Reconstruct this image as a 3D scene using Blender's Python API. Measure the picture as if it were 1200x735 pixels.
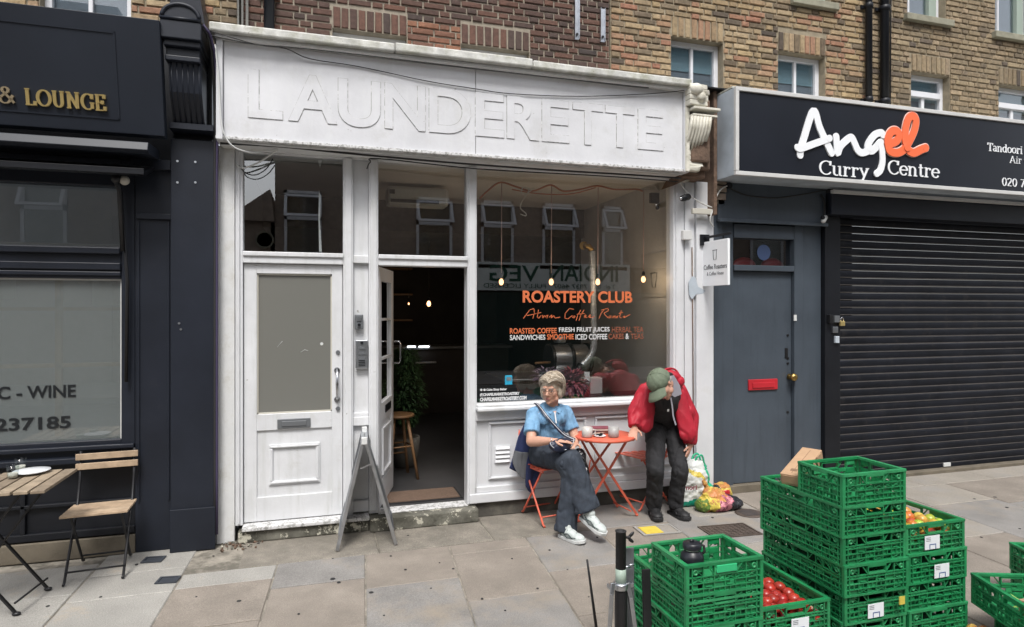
import bpy, math, random
from mathutils import Vector, Matrix, noise
R = math.radians
random.seed(7)
scn = bpy.context.scene
for o in list(bpy.data.objects): bpy.data.objects.remove(o)
COL = scn.collection

# ---------------------------------------------------------------- camera, light, exposure
FL = 750.0; TH = math.atan(FL / 2460.0); DC = 5.1; HC = 1.70
cth, sth = math.cos(TH), math.sin(TH)
cam = bpy.data.cameras.new('camera'); camo = bpy.data.objects.new('camera', cam); COL.objects.link(camo)
camo.location = (0, -DC, HC); camo.rotation_euler = (R(90), 0, -TH)
cam.sensor_width = 36; cam.lens = FL / 1200 * 36; cam.shift_y = -4.5 / 1200
cam.clip_start = .05; cam.clip_end = 500
scn.camera = camo
W = bpy.data.worlds.new("World"); scn.world = W; W.use_nodes = True
nt = W.node_tree; bg = nt.nodes['Background']
sky = nt.nodes.new('ShaderNodeTexSky'); sky.sky_type = 'NISHITA'; sky.sun_disc = False
SUN_EL, SUN_AZ = R(58), R(195)
sky.sun_elevation = SUN_EL; sky.sun_rotation = SUN_AZ; sky.dust_density = 3.0; sky.air_density = 1.0; sky.ozone_density = 1.0
hs = nt.nodes.new('ShaderNodeHueSaturation'); hs.inputs['Saturation'].default_value = .30
nt.links.new(sky.outputs[0], hs.inputs['Color']); nt.links.new(hs.outputs[0], bg.inputs['Color'])
bg.inputs['Strength'].default_value = .14
sl = bpy.data.lights.new('sun', 'SUN'); so = bpy.data.objects.new('sun', sl); COL.objects.link(so)
sl.energy = 1.5; sl.angle = R(16); sl.color = (1, .97, .93)
sd = Vector((math.sin(SUN_AZ) * math.cos(SUN_EL), math.cos(SUN_AZ) * math.cos(SUN_EL), math.sin(SUN_EL)))
so.rotation_euler = (-sd).to_track_quat('-Z', 'Y').to_euler(); so.location = (0, -6, 12)
scn.view_settings.view_transform = 'Standard'; scn.view_settings.look = 'None'; scn.view_settings.gamma = 1
scn.view_settings.exposure = 0.95

# photograph pixel -> place (front plane at depth y / level z): used to read real sizes off the photo
def F(px, py, y=0.0):
    u = (px - 600) / FL; v = (363 - py) / FL; t = (y + DC) / (cth - u * sth)
    return t * (sth + u * cth), HC + t * v
def FX(px, y=0.0): return F(px, 300, y)[0]
def G(px, py, z=0.0):
    u = (px - 600) / FL; v = (363 - py) / FL; t = (z - HC) / v
    return t * (sth + u * cth), t * (cth - u * sth) - DC
def FV(px, py, y):
    x, z = F(px, py, y); return Vector((x, y, z))

# ---------------------------------------------------------------- materials
MATS = {}
def mat(name, col, rough=.6, metal=0, var=.0, vscale=4, bump=0, bscale=80, dirt=None, dscale=5, dth=(.55, .7), spec=.5, coat=0, ramp=None,
        streak=None, alpha=1, emit=None, estr=1, stretch=None, grain=0, flake=None, fth=(.62, .64), fscale=22, trans=0):
    m = bpy.data.materials.new(name); m.use_nodes = True; MATS[name] = m
    n = m.node_tree.nodes; L = m.node_tree.links.new
    b = n['Principled BSDF']
    b.inputs['Base Color'].default_value = (*col, 1); b.inputs['Roughness'].default_value = rough
    b.inputs['Metallic'].default_value = metal; b.inputs['Specular IOR Level'].default_value = spec
    b.inputs['Coat Weight'].default_value = coat; b.inputs['Alpha'].default_value = alpha
    if emit: b.inputs['Emission Color'].default_value = (*emit, 1); b.inputs['Emission Strength'].default_value = estr
    geo = n.new('ShaderNodeNewGeometry')
    pos = geo.outputs['Position']
    if stretch:
        vm = n.new('ShaderNodeVectorMath'); vm.operation = 'MULTIPLY'; vm.inputs[1].default_value = stretch
        L(pos, vm.inputs[0]); pos = vm.outputs[0]
    cur = None
    def rgb(c):
        r = n.new('ShaderNodeRGB'); r.outputs[0].default_value = (*c, 1); return r.outputs[0]
    def mix(a, bcol, fac, mode='MIX'):
        x = n.new('ShaderNodeMix'); x.data_type = 'RGBA'; x.blend_type = mode
        if hasattr(fac, 'links') or not isinstance(fac, (int, float)): L(fac, x.inputs[0])
        else: x.inputs[0].default_value = fac
        L(a, x.inputs[6]); L(bcol, x.inputs[7]); return x.outputs[2]
    def noisef(sc, det=5, lo=None, hi=None, p=None, rgh=.6):
        t = n.new('ShaderNodeTexNoise'); t.inputs['Scale'].default_value = sc; t.inputs['Detail'].default_value = det; t.inputs['Roughness'].default_value = rgh
        L(p if p is not None else pos, t.inputs['Vector']); o = t.outputs[0]
        if lo is not None:
            mr = n.new('ShaderNodeMapRange'); mr.inputs[1].default_value = lo; mr.inputs[2].default_value = hi; L(o, mr.inputs[0]); o = mr.outputs[0]
        return o
    cur = rgb(col)
    if ramp:
        oi = n.new('ShaderNodeObjectInfo')
        ad = n.new('ShaderNodeMath'); ad.operation = 'ADD'; L(oi.outputs['Random'], ad.inputs[0]); L(geo.outputs['Random Per Island'], ad.inputs[1])
        fr = n.new('ShaderNodeMath'); fr.operation = 'FRACT'; L(ad.outputs[0], fr.inputs[0])
        cr = n.new('ShaderNodeValToRGB'); cr.color_ramp.interpolation = 'LINEAR'
        e = cr.color_ramp.elements
        while len(e) < len(ramp): e.new(.5)
        for i, c in enumerate(ramp): e[i].position = i / (len(ramp) - 1); e[i].color = (*c, 1)
        L(fr.outputs[0], cr.inputs[0]); cur = cr.outputs[0]
    if var:
        f = noisef(vscale, 6, .3, .7)
        lo = n.new('ShaderNodeMix'); lo.data_type = 'RGBA'; lo.blend_type = 'MULTIPLY'; lo.inputs[0].default_value = 1
        g = n.new('ShaderNodeMapRange'); g.inputs[3].default_value = 1 - var; g.inputs[4].default_value = 1 + var; L(f, g.inputs[0])
        L(cur, lo.inputs[6]); L(g.outputs[0], lo.inputs[7]); cur = lo.outputs[2]
    if grain:
        f = noisef(170, 3, .3, .7); g = n.new('ShaderNodeMapRange'); g.inputs[3].default_value = 1 - grain; g.inputs[4].default_value = 1 + grain; L(f, g.inputs[0])
        lo = n.new('ShaderNodeMix'); lo.data_type = 'RGBA'; lo.blend_type = 'MULTIPLY'; lo.inputs[0].default_value = 1; L(cur, lo.inputs[6]); L(g.outputs[0], lo.inputs[7]); cur = lo.outputs[2]
    if streak:
        vm = n.new('ShaderNodeVectorMath'); vm.operation = 'MULTIPLY'; vm.inputs[1].default_value = (9, 9, .8); L(geo.outputs['Position'], vm.inputs[0])
        cur = mix(cur, rgb(streak), noisef(2.2, 6, .52, .85, vm.outputs[0]))
    if dirt: cur = mix(cur, rgb(dirt), noisef(dscale, 8, dth[0], dth[1], None, .7))
    fl = None
    if flake:
        fl = noisef(fscale, 8, fth[0], fth[1], None, .75); cur = mix(cur, rgb(flake), fl)
    L(cur, b.inputs['Base Color'])
    if bump:
        bp = n.new('ShaderNodeBump'); bp.inputs['Strength'].default_value = bump; bp.inputs['Distance'].default_value = .01
        h = noisef(bscale, 5)
        if fl is not None:
            sb = n.new('ShaderNodeMath'); sb.operation = 'SUBTRACT'; L(h, sb.inputs[0]); L(fl, sb.inputs[1]); h = sb.outputs[0]
        L(h, bp.inputs['Height']); L(bp.outputs[0], b.inputs['Normal'])
    return m
def glass(name, tint=(1, 1, 1), refl=1.0, rough=0.0, ior=1.5, film=None, filmfac=0):
    m = bpy.data.materials.new(name); m.use_nodes = True; MATS[name] = m
    n = m.node_tree.nodes; L = m.node_tree.links.new; n.remove(n['Principled BSDF'])
    out = n['Material Output']; tr = n.new('ShaderNodeBsdfTransparent'); tr.inputs[0].default_value = (*tint, 1)
    gl = n.new('ShaderNodeBsdfGlossy'); gl.inputs['Roughness'].default_value = rough
    fr = n.new('ShaderNodeFresnel'); fr.inputs[0].default_value = ior
    mu = n.new('ShaderNodeMath'); mu.operation = 'MULTIPLY'; mu.use_clamp = True; mu.inputs[1].default_value = refl; L(fr.outputs[0], mu.inputs[0])
    gb = n.new('ShaderNodeNewGeometry'); iv = n.new('ShaderNodeMath'); iv.operation = 'SUBTRACT'; iv.inputs[0].default_value = 1; L(gb.outputs['Backfacing'], iv.inputs[1])
    m2 = n.new('ShaderNodeMath'); m2.operation = 'MULTIPLY'; L(mu.outputs[0], m2.inputs[0]); L(iv.outputs[0], m2.inputs[1]); mu = m2   # the sheet mirrors on its outer faces only
    base = tr.outputs[0]
    if film:
        df = n.new('ShaderNodeBsdfPrincipled'); df.inputs['Base Color'].default_value = (*film, 1); df.inputs['Roughness'].default_value = .5
        mx0 = n.new('ShaderNodeMixShader'); mx0.inputs[0].default_value = filmfac; L(tr.outputs[0], mx0.inputs[1]); L(df.outputs[0], mx0.inputs[2]); base = mx0.outputs[0]
    mx = n.new('ShaderNodeMixShader'); L(mu.outputs[0], mx.inputs[0]); L(base, mx.inputs[1]); L(gl.outputs[0], mx.inputs[2]); L(mx.outputs[0], out.inputs[0])
    return m
W1 = (.62, .63, .645)
mat('white_paint', W1, .45, var=.10, vscale=3, bump=.12, bscale=70, streak=(.50, .51, .50), dirt=(.47, .465, .44), dscale=4, dth=(.56, .8), flake=(.24, .23, .20), fth=(.665, .68), fscale=15)
mat('white_fascia', (.615, .622, .645), .5, dirt=(.50, .50, .49), dscale=3.2, dth=(.54, .8), var=.10, vscale=2.5, bump=.1, bscale=45, streak=(.64, .65, .66), flake=(.30, .29, .27), fth=(.675, .69), fscale=19)
mat('white_old', (.64, .65, .65), .6, var=.12, vscale=5, bump=.3, bscale=50, dirt=(.46, .45, .41), dscale=5, dth=(.5, .75), flake=(.16, .14, .11), fth=(.665, .685), fscale=12)
mat('white_clean', (.625, .635, .655), .45, flake=(.35, .34, .32), fth=(.69, .70), fscale=16, dirt=(.52, .52, .50), dscale=4, dth=(.56, .8), bump=.08, bscale=60, var=.07, vscale=4, streak=(.62, .63, .63))
mat('groove', (.10, .10, .095), .8)
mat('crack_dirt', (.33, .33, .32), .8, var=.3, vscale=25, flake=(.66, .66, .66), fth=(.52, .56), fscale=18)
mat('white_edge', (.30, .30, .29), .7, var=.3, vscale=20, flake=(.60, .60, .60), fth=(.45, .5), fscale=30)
mat('lead_grey', (.55, .55, .52), .7, var=.3, vscale=9, bump=.3, bscale=30, dirt=(.34, .34, .27), dscale=6, dth=(.45, .65), flake=(.20, .19, .14), fth=(.62, .66), fscale=14)
mat('navy_paint', (.0125, .0155, .0235), .42, spec=.32, var=.25, vscale=2, bump=.05, bscale=40, dirt=(.024, .025, .03), dscale=4, dth=(.6, .9), flake=(.20, .20, .2), fth=(.755, .765), fscale=16)
mat('navy_board', (.015, .019, .028), .45, var=.12, vscale=1.5, spec=.35)
mat('black_paint', (.008, .009, .012), .45, spec=.3, var=.2, vscale=5, bump=.05)
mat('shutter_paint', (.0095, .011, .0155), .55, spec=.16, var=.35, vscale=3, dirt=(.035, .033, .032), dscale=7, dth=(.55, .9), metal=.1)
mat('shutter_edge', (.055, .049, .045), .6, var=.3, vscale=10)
mat('bluegrey_paint', (.056, .070, .088), .42, var=.15, vscale=2.2, bump=.08, bscale=30, streak=(.042, .053, .066), flake=(.11, .12, .13), fth=(.735, .75), fscale=14)
mat('sign_black', (.012, .0145, .021), .30, var=.15, vscale=1.5, spec=.35)
mat('sign_rim', (.55, .55, .54), .4, var=.1)
mat('sign_side', (.40, .45, .50), .5, var=.15, vscale=6)
mat('letter_white', (.80, .82, .84), .4)
mat('letter_orange', (.85, .16, .06), .35)
mat('sage_sleeve', (.30, .38, .32), .5)
mat('orange_rim', (.90, .62, .55), .4)
mat('gold', (.80, .62, .26), .30, metal=.75)
mat('gold_dim', (.42, .34, .22), .4, metal=.6)
mat('decal_orange', (.60, .15, .055), .5)
mat('decal_orange_dim', (.24, .075, .04), .5)
mat('decal_white', (.58, .59, .59), .5)
mat('decal_black', (.012, .014, .016), .3)
mat('red_paint', (.45, .02, .03), .35, var=.1)
mat('brass', (.45, .30, .10), .35, metal=1)
mat('chrome', (.55, .56, .58), .22, metal=1, var=.2, vscale=20)
mat('alu', (.50, .52, .55), .35, metal=1, var=.15, vscale=15)
mat('dark_metal', (.03, .03, .032), .4, metal=.6, var=.2)
mat('grey_plastic', (.16, .17, .18), .45, metal=.4)
mat('light_plastic', (.6, .61, .6), .4)
mat('cream_plastic', (.5, .48, .42), .5)
mat('rubber', (.015, .015, .016), .7)
mat('wood_slat', (.40, .29, .19), .6, var=.25, vscale=14, bump=.15, bscale=60, stretch=(1, 1, 1), ramp=[(.42, .31, .21), (.33, .24, .16), (.48, .37, .26)])
mat('wood_table', (.26, .20, .14), .6, var=.3, vscale=14, bump=.15, bscale=60, ramp=[(.28, .22, .155), (.20, .155, .11), (.34, .27, .19)])
mat('wood_int', (.24, .13, .06), .5, var=.2, vscale=10)
mat('coral_metal', (.60, .115, .065), .38, var=.08, vscale=15)
mat('crate_green', (.012, .22, .07), .42, var=.25, vscale=9, bump=.1, bscale=120, dirt=(.025, .12, .055), dscale=12, dth=(.5, .8), flake=(.12, .36, .22), fth=(.66, .70), fscale=45, ramp=[(.009, .165, .055), (.020, .235, .085), (.009, .19, .062), (.032, .26, .10)])
mat('crate_light', (.03, .42, .17), .45)
mat('card', (.42, .27, .16), .75, var=.12, vscale=12, bump=.1)
mat('card_edge', (.20, .12, .07), .8)
mat('paper', (.72, .75, .78), .5)
mat('ink_blue', (.03, .08, .25), .5)
mat('ink_grey', (.10, .11, .12), .6)
mat('mortar_red', (.27, .235, .185), .9, var=.2, vscale=20, bump=.3, bscale=90)
mat('mortar_yel', (.26, .22, .155), .9, var=.25, vscale=15, bump=.3, bscale=90)
mat('brick_red', (.2, .07, .05), .85, var=.3, vscale=30, bump=.35, bscale=110, ramp=[(.085, .044, .032), (.115, .055, .038), (.060, .040, .033), (.13, .062, .042), (.042, .032, .029), (.10, .050, .036), (.078, .042, .032), (.055, .037, .031)])
mat('brick_patch', (.2, .07, .05), .85, var=.25, vscale=30, bump=.35, bscale=110, ramp=[(.20, .088, .05), (.12, .06, .042), (.23, .105, .06), (.16, .07, .045)])
mat('brick_yel', (.3, .2, .1), .85, var=.3, vscale=28, bump=.4, bscale=100, ramp=[(0.344, 0.254, 0.138), (0.257, 0.180, 0.103), (0.383, 0.289, 0.173), (0.115, 0.085, 0.055), (0.296, 0.219, 0.124), (0.281, 0.131, 0.083), (0.326, 0.249, 0.150), (0.068, 0.052, 0.040), (0.364, 0.269, 0.157)])
mat('brick_brn', (.3, .2, .1), .85, var=.3, vscale=28, bump=.4, bscale=100, ramp=[(0.259, 0.194, 0.117), (0.192, 0.145, 0.089), (0.288, 0.224, 0.138), (0.125, 0.097, 0.065), (0.230, 0.174, 0.106), (0.317, 0.240, 0.154), (0.077, 0.060, 0.047)])
mat('brick_dark', (.27, .215, .175), .85, var=.25, vscale=8)
mat('stone_sill', (.25, .24, .18), .8, var=.25, vscale=9, bump=.2)
SL = dict(rough=.75, bump=.35, bscale=60, grain=.28)
mat('slab_brown', (.240, .210, .178), var=.20, vscale=3.5, dirt=(.19, .165, .14), dscale=2.2, dth=(.42, .75), flake=(.06, .055, .05), fth=(.75, .76), fscale=9, **SL)
mat('slab_grey', (.218, .208, .196), var=.20, vscale=3, dirt=(.29, .245, .19), dscale=1.7, dth=(.50, .74), flake=(.07, .065, .06), fth=(.75, .76), fscale=9, **SL)
mat('slab_light', (.295, .285, .262), var=.14, vscale=3, dirt=(.43, .33, .22), dscale=1.9, dth=(.55, .75), flake=(.10, .10, .09), fth=(.75, .76), fscale=9, **SL)
mat('slab_pale', (.27, .245, .21), var=.12, vscale=3, dirt=(.26, .25, .24), dscale=1.9, dth=(.5, .75), flake=(.10, .10, .09), fth=(.75, .76), fscale=9, **SL)
mat('joint', (.27, .245, .205), .9, var=.3, vscale=12, dirt=(.12, .11, .09), dscale=5, dth=(.45, .6))
mat('concrete', (.205, .185, .155), .85, grain=.4, var=.22, vscale=7, bump=.4, bscale=60, dirt=(.13, .12, .10), dscale=3, dth=(.45, .7), flake=(.33, .30, .25), fth=(.60, .63), fscale=60)
mat('step_stone', (.15, .145, .12), .85, var=.3, vscale=7, bump=.4, bscale=40, dirt=(.06, .058, .045), dscale=5, dth=(.42, .6), flake=(.48, .46, .38), fth=(.56, .58), fscale=9)
mat('plinth_dark', (.075, .07, .06), .85, var=.3, vscale=6, bump=.3, bscale=40, dirt=(.15, .14, .11), dscale=6, dth=(.5, .75))
mat('sand_plinth', (.135, .115, .085), .85, var=.25, vscale=5, bump=.3)
mat('asphalt', (.05, .05, .052), .85, var=.25, vscale=6, bump=.4, bscale=120)
mat('kerb_stone', (.30, .29, .27), .8, var=.2, vscale=5, bump=.2)
mat('road_white', (.6, .6, .57), .7, var=.2, vscale=8)
mat('iron', (.12, .095, .08), .6, metal=.5, var=.3, vscale=12)
mat('slate', (.035, .04, .05), .6, var=.2)
mat('yellow_mark', (.62, .46, .06), .7, var=.15, vscale=20, flake=(.35, .30, .12), fth=(.60, .66), fscale=40)
glass('glass_shop', (.94, .955, .95), 5.6)
glass('glass_upper', (.82, .86, .88), 3.0)
glass('glass_film', (.9, .92, .9), 3.2, film=(.20, .225, .225), filmfac=.42)
glass('glass_door', (.8, .8, .78), 2.6, rough=.12, film=(.185, .185, .165), filmfac=.86)
glass('glass_cup', (.93, .95, .95), .8)
mat('curtain', (.23, .25, .28), .8, var=.1, vscale=6)
mat('reflection_blue', (.27, .38, .42), .7)  # sky mirrored in upper panes, put into a flat colour
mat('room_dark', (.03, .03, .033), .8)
mat('pvc_white', (.66, .67, .70), .35)
mat('pvc_green', (.30, .36, .31), .5)
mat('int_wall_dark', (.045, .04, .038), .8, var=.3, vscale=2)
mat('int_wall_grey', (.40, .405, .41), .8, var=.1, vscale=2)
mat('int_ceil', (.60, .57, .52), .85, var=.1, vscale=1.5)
mat('int_floor', (.045, .045, .047), .45, var=.25, vscale=3, bump=.1)
mat('sticker_blue', (.05, .08, .17), .5)
mat('mat_brown', (.13, .085, .06), .95, var=.2, vscale=60, bump=.4, bscale=300)
def bulb_mat():
    m = bpy.data.materials.new('bulb'); m.use_nodes = True; MATS['bulb'] = m; n = m.node_tree.nodes; L = m.node_tree.links.new; n.remove(n['Principled BSDF'])
    a = n.new('ShaderNodeAddShader'); tr = n.new('ShaderNodeBsdfTransparent'); tr.inputs[0].default_value = (.95, .85, .7, 1); em = n.new('ShaderNodeEmission'); em.inputs[0].default_value = (1, .50, .24, 1); em.inputs[1].default_value = 1.3
    L(tr.outputs[0], a.inputs[0]); L(em.outputs[0], a.inputs[1]); L(a.outputs[0], n['Material Output'].inputs[0])
bulb_mat()
mat('led', (1, 1, 1), .3, emit=(.9, .95, 1), estr=2.2)
mat('copper_cord', (.42, .16, .09), .4, metal=.6)
mat('cord_white', (.55, .55, .53), .6)
mat('cord_purple', (.04, .03, .075), .6)
mat('cord_black', (.02, .02, .02), .6)
mat('cord_pink', (.48, .34, .32), .6)
mat('steel_drum', (.30, .30, .31), .3, metal=.7, var=.2, vscale=8)
mat('duct', (.50, .53, .57), .28, metal=.65, var=.25, vscale=40, bump=.5, bscale=70)
mat('ac_white', (.38, .40, .39), .5)
mat('wicker', (.17, .16, .14), .8, bump=.4, bscale=90)
mat('leaf_green', (.03, .07, .02), .7, var=.45, vscale=14, ramp=[(.022, .06, .016), (.036, .09, .025), (.012, .035, .01)])
mat('leaf_purple', (.10, .02, .03), .5, ramp=[(.30, .05, .08), (.17, .04, .08), (.38, .08, .09), (.12, .05, .09)])
mat('leaf_mauve', (.10, .06, .12), .5, ramp=[(.26, .18, .30), (.14, .09, .16), (.36, .33, .36)])
mat('cyan_plastic', (.02, .42, .62), .4, emit=(.02, .3, .5), estr=.5)
mat('poster', (.34, .34, .33), .6)
mat('ceramic', (.48, .46, .43), .35, var=.08, vscale=30)
mat('ceramic_grey', (.33, .32, .31), .45, var=.15, vscale=40)
mat('saucer', (.72, .74, .76), .3)
mat('book_a', (.20, .05, .07), .5); mat('book_b', (.05, .04, .045), .5); mat('page', (.55, .5, .42), .7)
mat('skin', (.52, .29, .205), .55, var=.07, vscale=25, bump=.05, bscale=150)
mat('skin_man', (.45, .24, .17), .55, var=.08, vscale=25, bump=.05, bscale=150)
mat('lip', (.36, .13, .11), .5)
mat('hair_blond', (.40, .31, .20), .6, ramp=[(.46, .39, .30), (.22, .17, .12), (.58, .52, .43), (.36, .29, .21)], var=.15, vscale=40)
mat('hair_grey', (.3, .28, .26), .6)
mat('eye_white', (.7, .7, .7), .3); mat('iris', (.05, .035, .025), .3)
mat('denim_light', (.15, .30, .47), .85, var=.2, vscale=16, bump=.5, bscale=15, dirt=(.23, .38, .54), dscale=10, dth=(.5, .8))
mat('denim_dark', (.026, .034, .048), .85, var=.3, vscale=18, bump=.45, bscale=16, dirt=(.05, .062, .08), dscale=10, dth=(.5, .8))
mat('navy_cloth', (.02, .03, .095), .75, var=.2, vscale=10, bump=.2, bscale=60)
mat('grey_lining', (.11, .115, .125), .8, var=.15, vscale=10)
mat('navy_nylon', (.010, .014, .035), .45, var=.2, vscale=20)
mat('strap_light', (.5, .52, .55), .6)
mat('shoe_white', (.46, .50, .485), .6, var=.12, vscale=40, bump=.2)
mat('shoe_sole', (.52, .53, .52), .5); mat('lace_dark', (.05, .07, .07), .6)
mat('shoe_black', (.012, .012, .013), .6, var=.3, vscale=40, bump=.2)
mat('red_jacket', (.37, .008, .024), .62, var=.15, vscale=9, bump=.5, bscale=11)
mat('jacket_lining', (.30, .29, .33), .7)
mat('black_shirt', (.014, .014, .016), .8, var=.3, vscale=25, bump=.2)
mat('black_trouser', (.014, .014, .016), .85, var=.3, vscale=16, bump=.5, bscale=14)
mat('cap_green', (.125, .155, .105), .8, var=.10, vscale=25, bump=.2, bscale=200)
mat('bag_white', (.62, .64, .62), .35, var=.1, vscale=20, bump=.4, bscale=18)
mat('bag_green', (.02, .38, .20), .35, bump=.4, bscale=18, var=.15)
mat('bag_teal', (.01, .20, .13), .35, bump=.4, bscale=18)
mat('bag_orange', (.50, .20, .06), .4, bump=.6, bscale=30, flake=(.65, .45, .10), fth=(.5, .6), fscale=12)
mat('bag_yellow', (.58, .46, .08), .4, bump=.6, bscale=30, flake=(.55, .16, .10), fth=(.54, .6), fscale=14)
mat('bag_pink', (.58, .22, .26), .4, bump=.6, bscale=30, flake=(.20, .03, .07), fth=(.50, .54), fscale=24)
mat('bag_black', (.02, .02, .024), .25, bump=.6, bscale=22)
mat('bag_lime', (.10, .17, .03), .4, bump=.6, bscale=30, flake=(.5, .4, .05), fth=(.55, .6), fscale=14)
mat('tomato', (.42, .018, .015), .3, ramp=[(.30, .014, .014), (.36, .035, .02), (.24, .012, .012)], var=.3, vscale=30)
mat('apple', (.5, .1, .05), .3, ramp=[(.45, .03, .02), (.60, .30, .05), (.30, .42, .04), (.50, .10, .03), (.55, .42, .08)], var=.3, vscale=25)
mat('tissue', (.50, .36, .26), .8, var=.2, vscale=15)
mat('veg_green', (.25, .42, .10), .6, var=.3, vscale=20); mat('veg_white', (.6, .62, .55), .6); mat('veg_purple', (.10, .03, .08), .4)
mat('bottle_black', (.010, .011, .016), .38)
mat('timber', (.34, .23, .14), .75, var=.2, vscale=14, bump=.2)
mat('stucco_rot', (.13, .085, .06), .95, var=.4, vscale=14, bump=.8, bscale=35)
mat('stucco_cream', (.62, .60, .52), .75, var=.2, vscale=7, bump=.4, bscale=25, dirt=(.34, .31, .24), dscale=9, dth=(.52, .7))
mat('opp_sign', (.72, .77, .75), .5); mat('opp_letters', (.01, .09, .06), .5); mat('opp_green', (.012, .04, .035), .5, var=.2); mat('roof_slate', (.06, .06, .07), .7, var=.2)

# ---------------------------------------------------------------- mesh helpers
MW = {}
class MB:
    def __init__(s): s.v = []; s.f = []; s.m = []; s.sm = []
    def add(s, vs, fs, mi=0, sm=False):
        b = len(s.v); s.v += [tuple(p) for p in vs]
        for f in fs: s.f.append(tuple(b + i for i in f)); s.m.append(mi); s.sm.append(sm)
    def box(s, x0, x1, y0, y1, z0, z1, mi=0):
        if x0 > x1: x0, x1 = x1, x0
        if y0 > y1: y0, y1 = y1, y0
        if z0 > z1: z0, z1 = z1, z0
        s.add([(x, y, z) for z in (z0, z1) for y in (y0, y1) for x in (x0, x1)],
              [(0, 2, 3, 1), (4, 5, 7, 6), (0, 1, 5, 4), (2, 6, 7, 3), (0, 4, 6, 2), (1, 3, 7, 5)], mi)
    def obox(s, c, h, M=None, mi=0):
        M = M or Matrix.Identity(3); c = Vector(c)
        s.add([c + M @ Vector((x * h[0], y * h[1], z * h[2])) for z in (-1, 1) for y in (-1, 1) for x in (-1, 1)],
              [(0, 2, 3, 1), (4, 5, 7, 6), (0, 1, 5, 4), (2, 6, 7, 3), (0, 4, 6, 2), (1, 3, 7, 5)], mi)
    def bar(s, p, q, w, h, up=(0, 0, 1), mi=0):
        p = Vector(p); q = Vector(q); d = (q - p); L = d.length; d.normalize()
        u = Vector(up)
        if abs(d.dot(u)) > .98: u = Vector((0, 1, 0))
        x = d.cross(u).normalized(); z = x.cross(d)
        M = Matrix((x, d, z)).transposed()
        s.obox((p + q) / 2, (w / 2, L / 2, h / 2), M, mi)
    def tube(s, pts, r, n=8, mi=0, cap=True):
        P = [Vector(p) for p in pts]; k = len(P)
        rr = r if isinstance(r, (list, tuple)) else [r] * k
        t = [(P[min(i + 1, k - 1)] - P[max(i - 1, 0)]).normalized() for i in range(k)]
        a = Vector((0, 0, 1)) if abs(t[0].z) < .9 else Vector((1, 0, 0))
        x = t[0].cross(a).normalized(); vs = []
        for i in range(k):
            x = (x - t[i] * x.dot(t[i])).normalized(); y = t[i].cross(x)
            for j in range(n):
                an = 2 * math.pi * j / n; vs.append(P[i] + (x * math.cos(an) + y * math.sin(an)) * rr[i])
        fs = [(i * n + j, i * n + (j + 1) % n, (i + 1) * n + (j + 1) % n, (i + 1) * n + j) for i in range(k - 1) for j in range(n)]
        s.add(vs, fs, mi, True)
        if cap: b = len(s.v) - len(vs); s.f += [tuple(b + j for j in range(n))[::-1], tuple(b + (k - 1) * n + j for j in range(n))]; s.m += [mi, mi]; s.sm += [False, False]
    def ell(s, c, r, M=None, nu=14, nv=9, mi=0):
        M = M or Matrix.Identity(3); c = Vector(c)
        if isinstance(r, (int, float)): r = (r, r, r)
        vs = [c + M @ Vector((0, 0, -r[2]))]
        for i in range(1, nv):
            a = -math.pi / 2 + math.pi * i / nv
            for j in range(nu):
                b = 2 * math.pi * j / nu; vs.append(c + M @ Vector((r[0] * math.cos(a) * math.cos(b), r[1] * math.cos(a) * math.sin(b), r[2] * math.sin(a))))
        vs.append(c + M @ Vector((0, 0, r[2]))); T = len(vs) - 1; fs = []
        for j in range(nu): fs += [(0, 1 + (j + 1) % nu, 1 + j), (T, T - nu + j, T - nu + (j + 1) % nu)]
        for i in range(nv - 2):
            for j in range(nu): a = 1 + i * nu; fs.append((a + j, a + (j + 1) % nu, a + nu + (j + 1) % nu, a + nu + j))
        s.add(vs, fs, mi, True)
    def cap(s, p, q, r0, r1, n=12, mi=0):
        p = Vector(p); q = Vector(q); s.tube([p, q], [r0, r1], n, mi); s.ell(p, r0 * .999, None, n, 8, mi); s.ell(q, r1 * .999, None, n, 8, mi)
    def lathe(s, c, prof, n=20, mi=0, M=None):
        M = M or Matrix.Identity(3); c = Vector(c); k = len(prof)
        vs = [c + M @ Vector((r * math.cos(2 * math.pi * j / n), r * math.sin(2 * math.pi * j / n), z)) for r, z in prof for j in range(n)]
        s.add(vs, [(i * n + j, i * n + (j + 1) % n, (i + 1) * n + (j + 1) % n, (i + 1) * n + j) for i in range(k - 1) for j in range(n)], mi, True)
        b = len(s.v) - len(vs)
        if prof[0][0] > .0005: s.f.append(tuple(b + j for j in range(n))[::-1]); s.m.append(mi); s.sm.append(False)
        if prof[-1][0] > .0005: s.f.append(tuple(b + (k - 1) * n + j for j in range(n))); s.m.append(mi); s.sm.append(False)
    def prism(s, pts, d, mi=0):
        """closed planar polygon of 3-D points pushed along d"""
        k = len(pts); d = Vector(d); vs = [Vector(p) for p in pts] + [Vector(p) + d for p in pts]
        s.add(vs, [tuple(range(k)), tuple(range(2 * k - 1, k - 1, -1))] + [(i, i + k, (i + 1) % k + k, (i + 1) % k) for i in range(k)], mi)
    def mesh(s, name):
        me = bpy.data.meshes.new(name); me.from_pydata(s.v, [], s.f); me.polygons.foreach_set('material_index', s.m)
        me.polygons.foreach_set('use_smooth', s.sm); me.update(); return me
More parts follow.
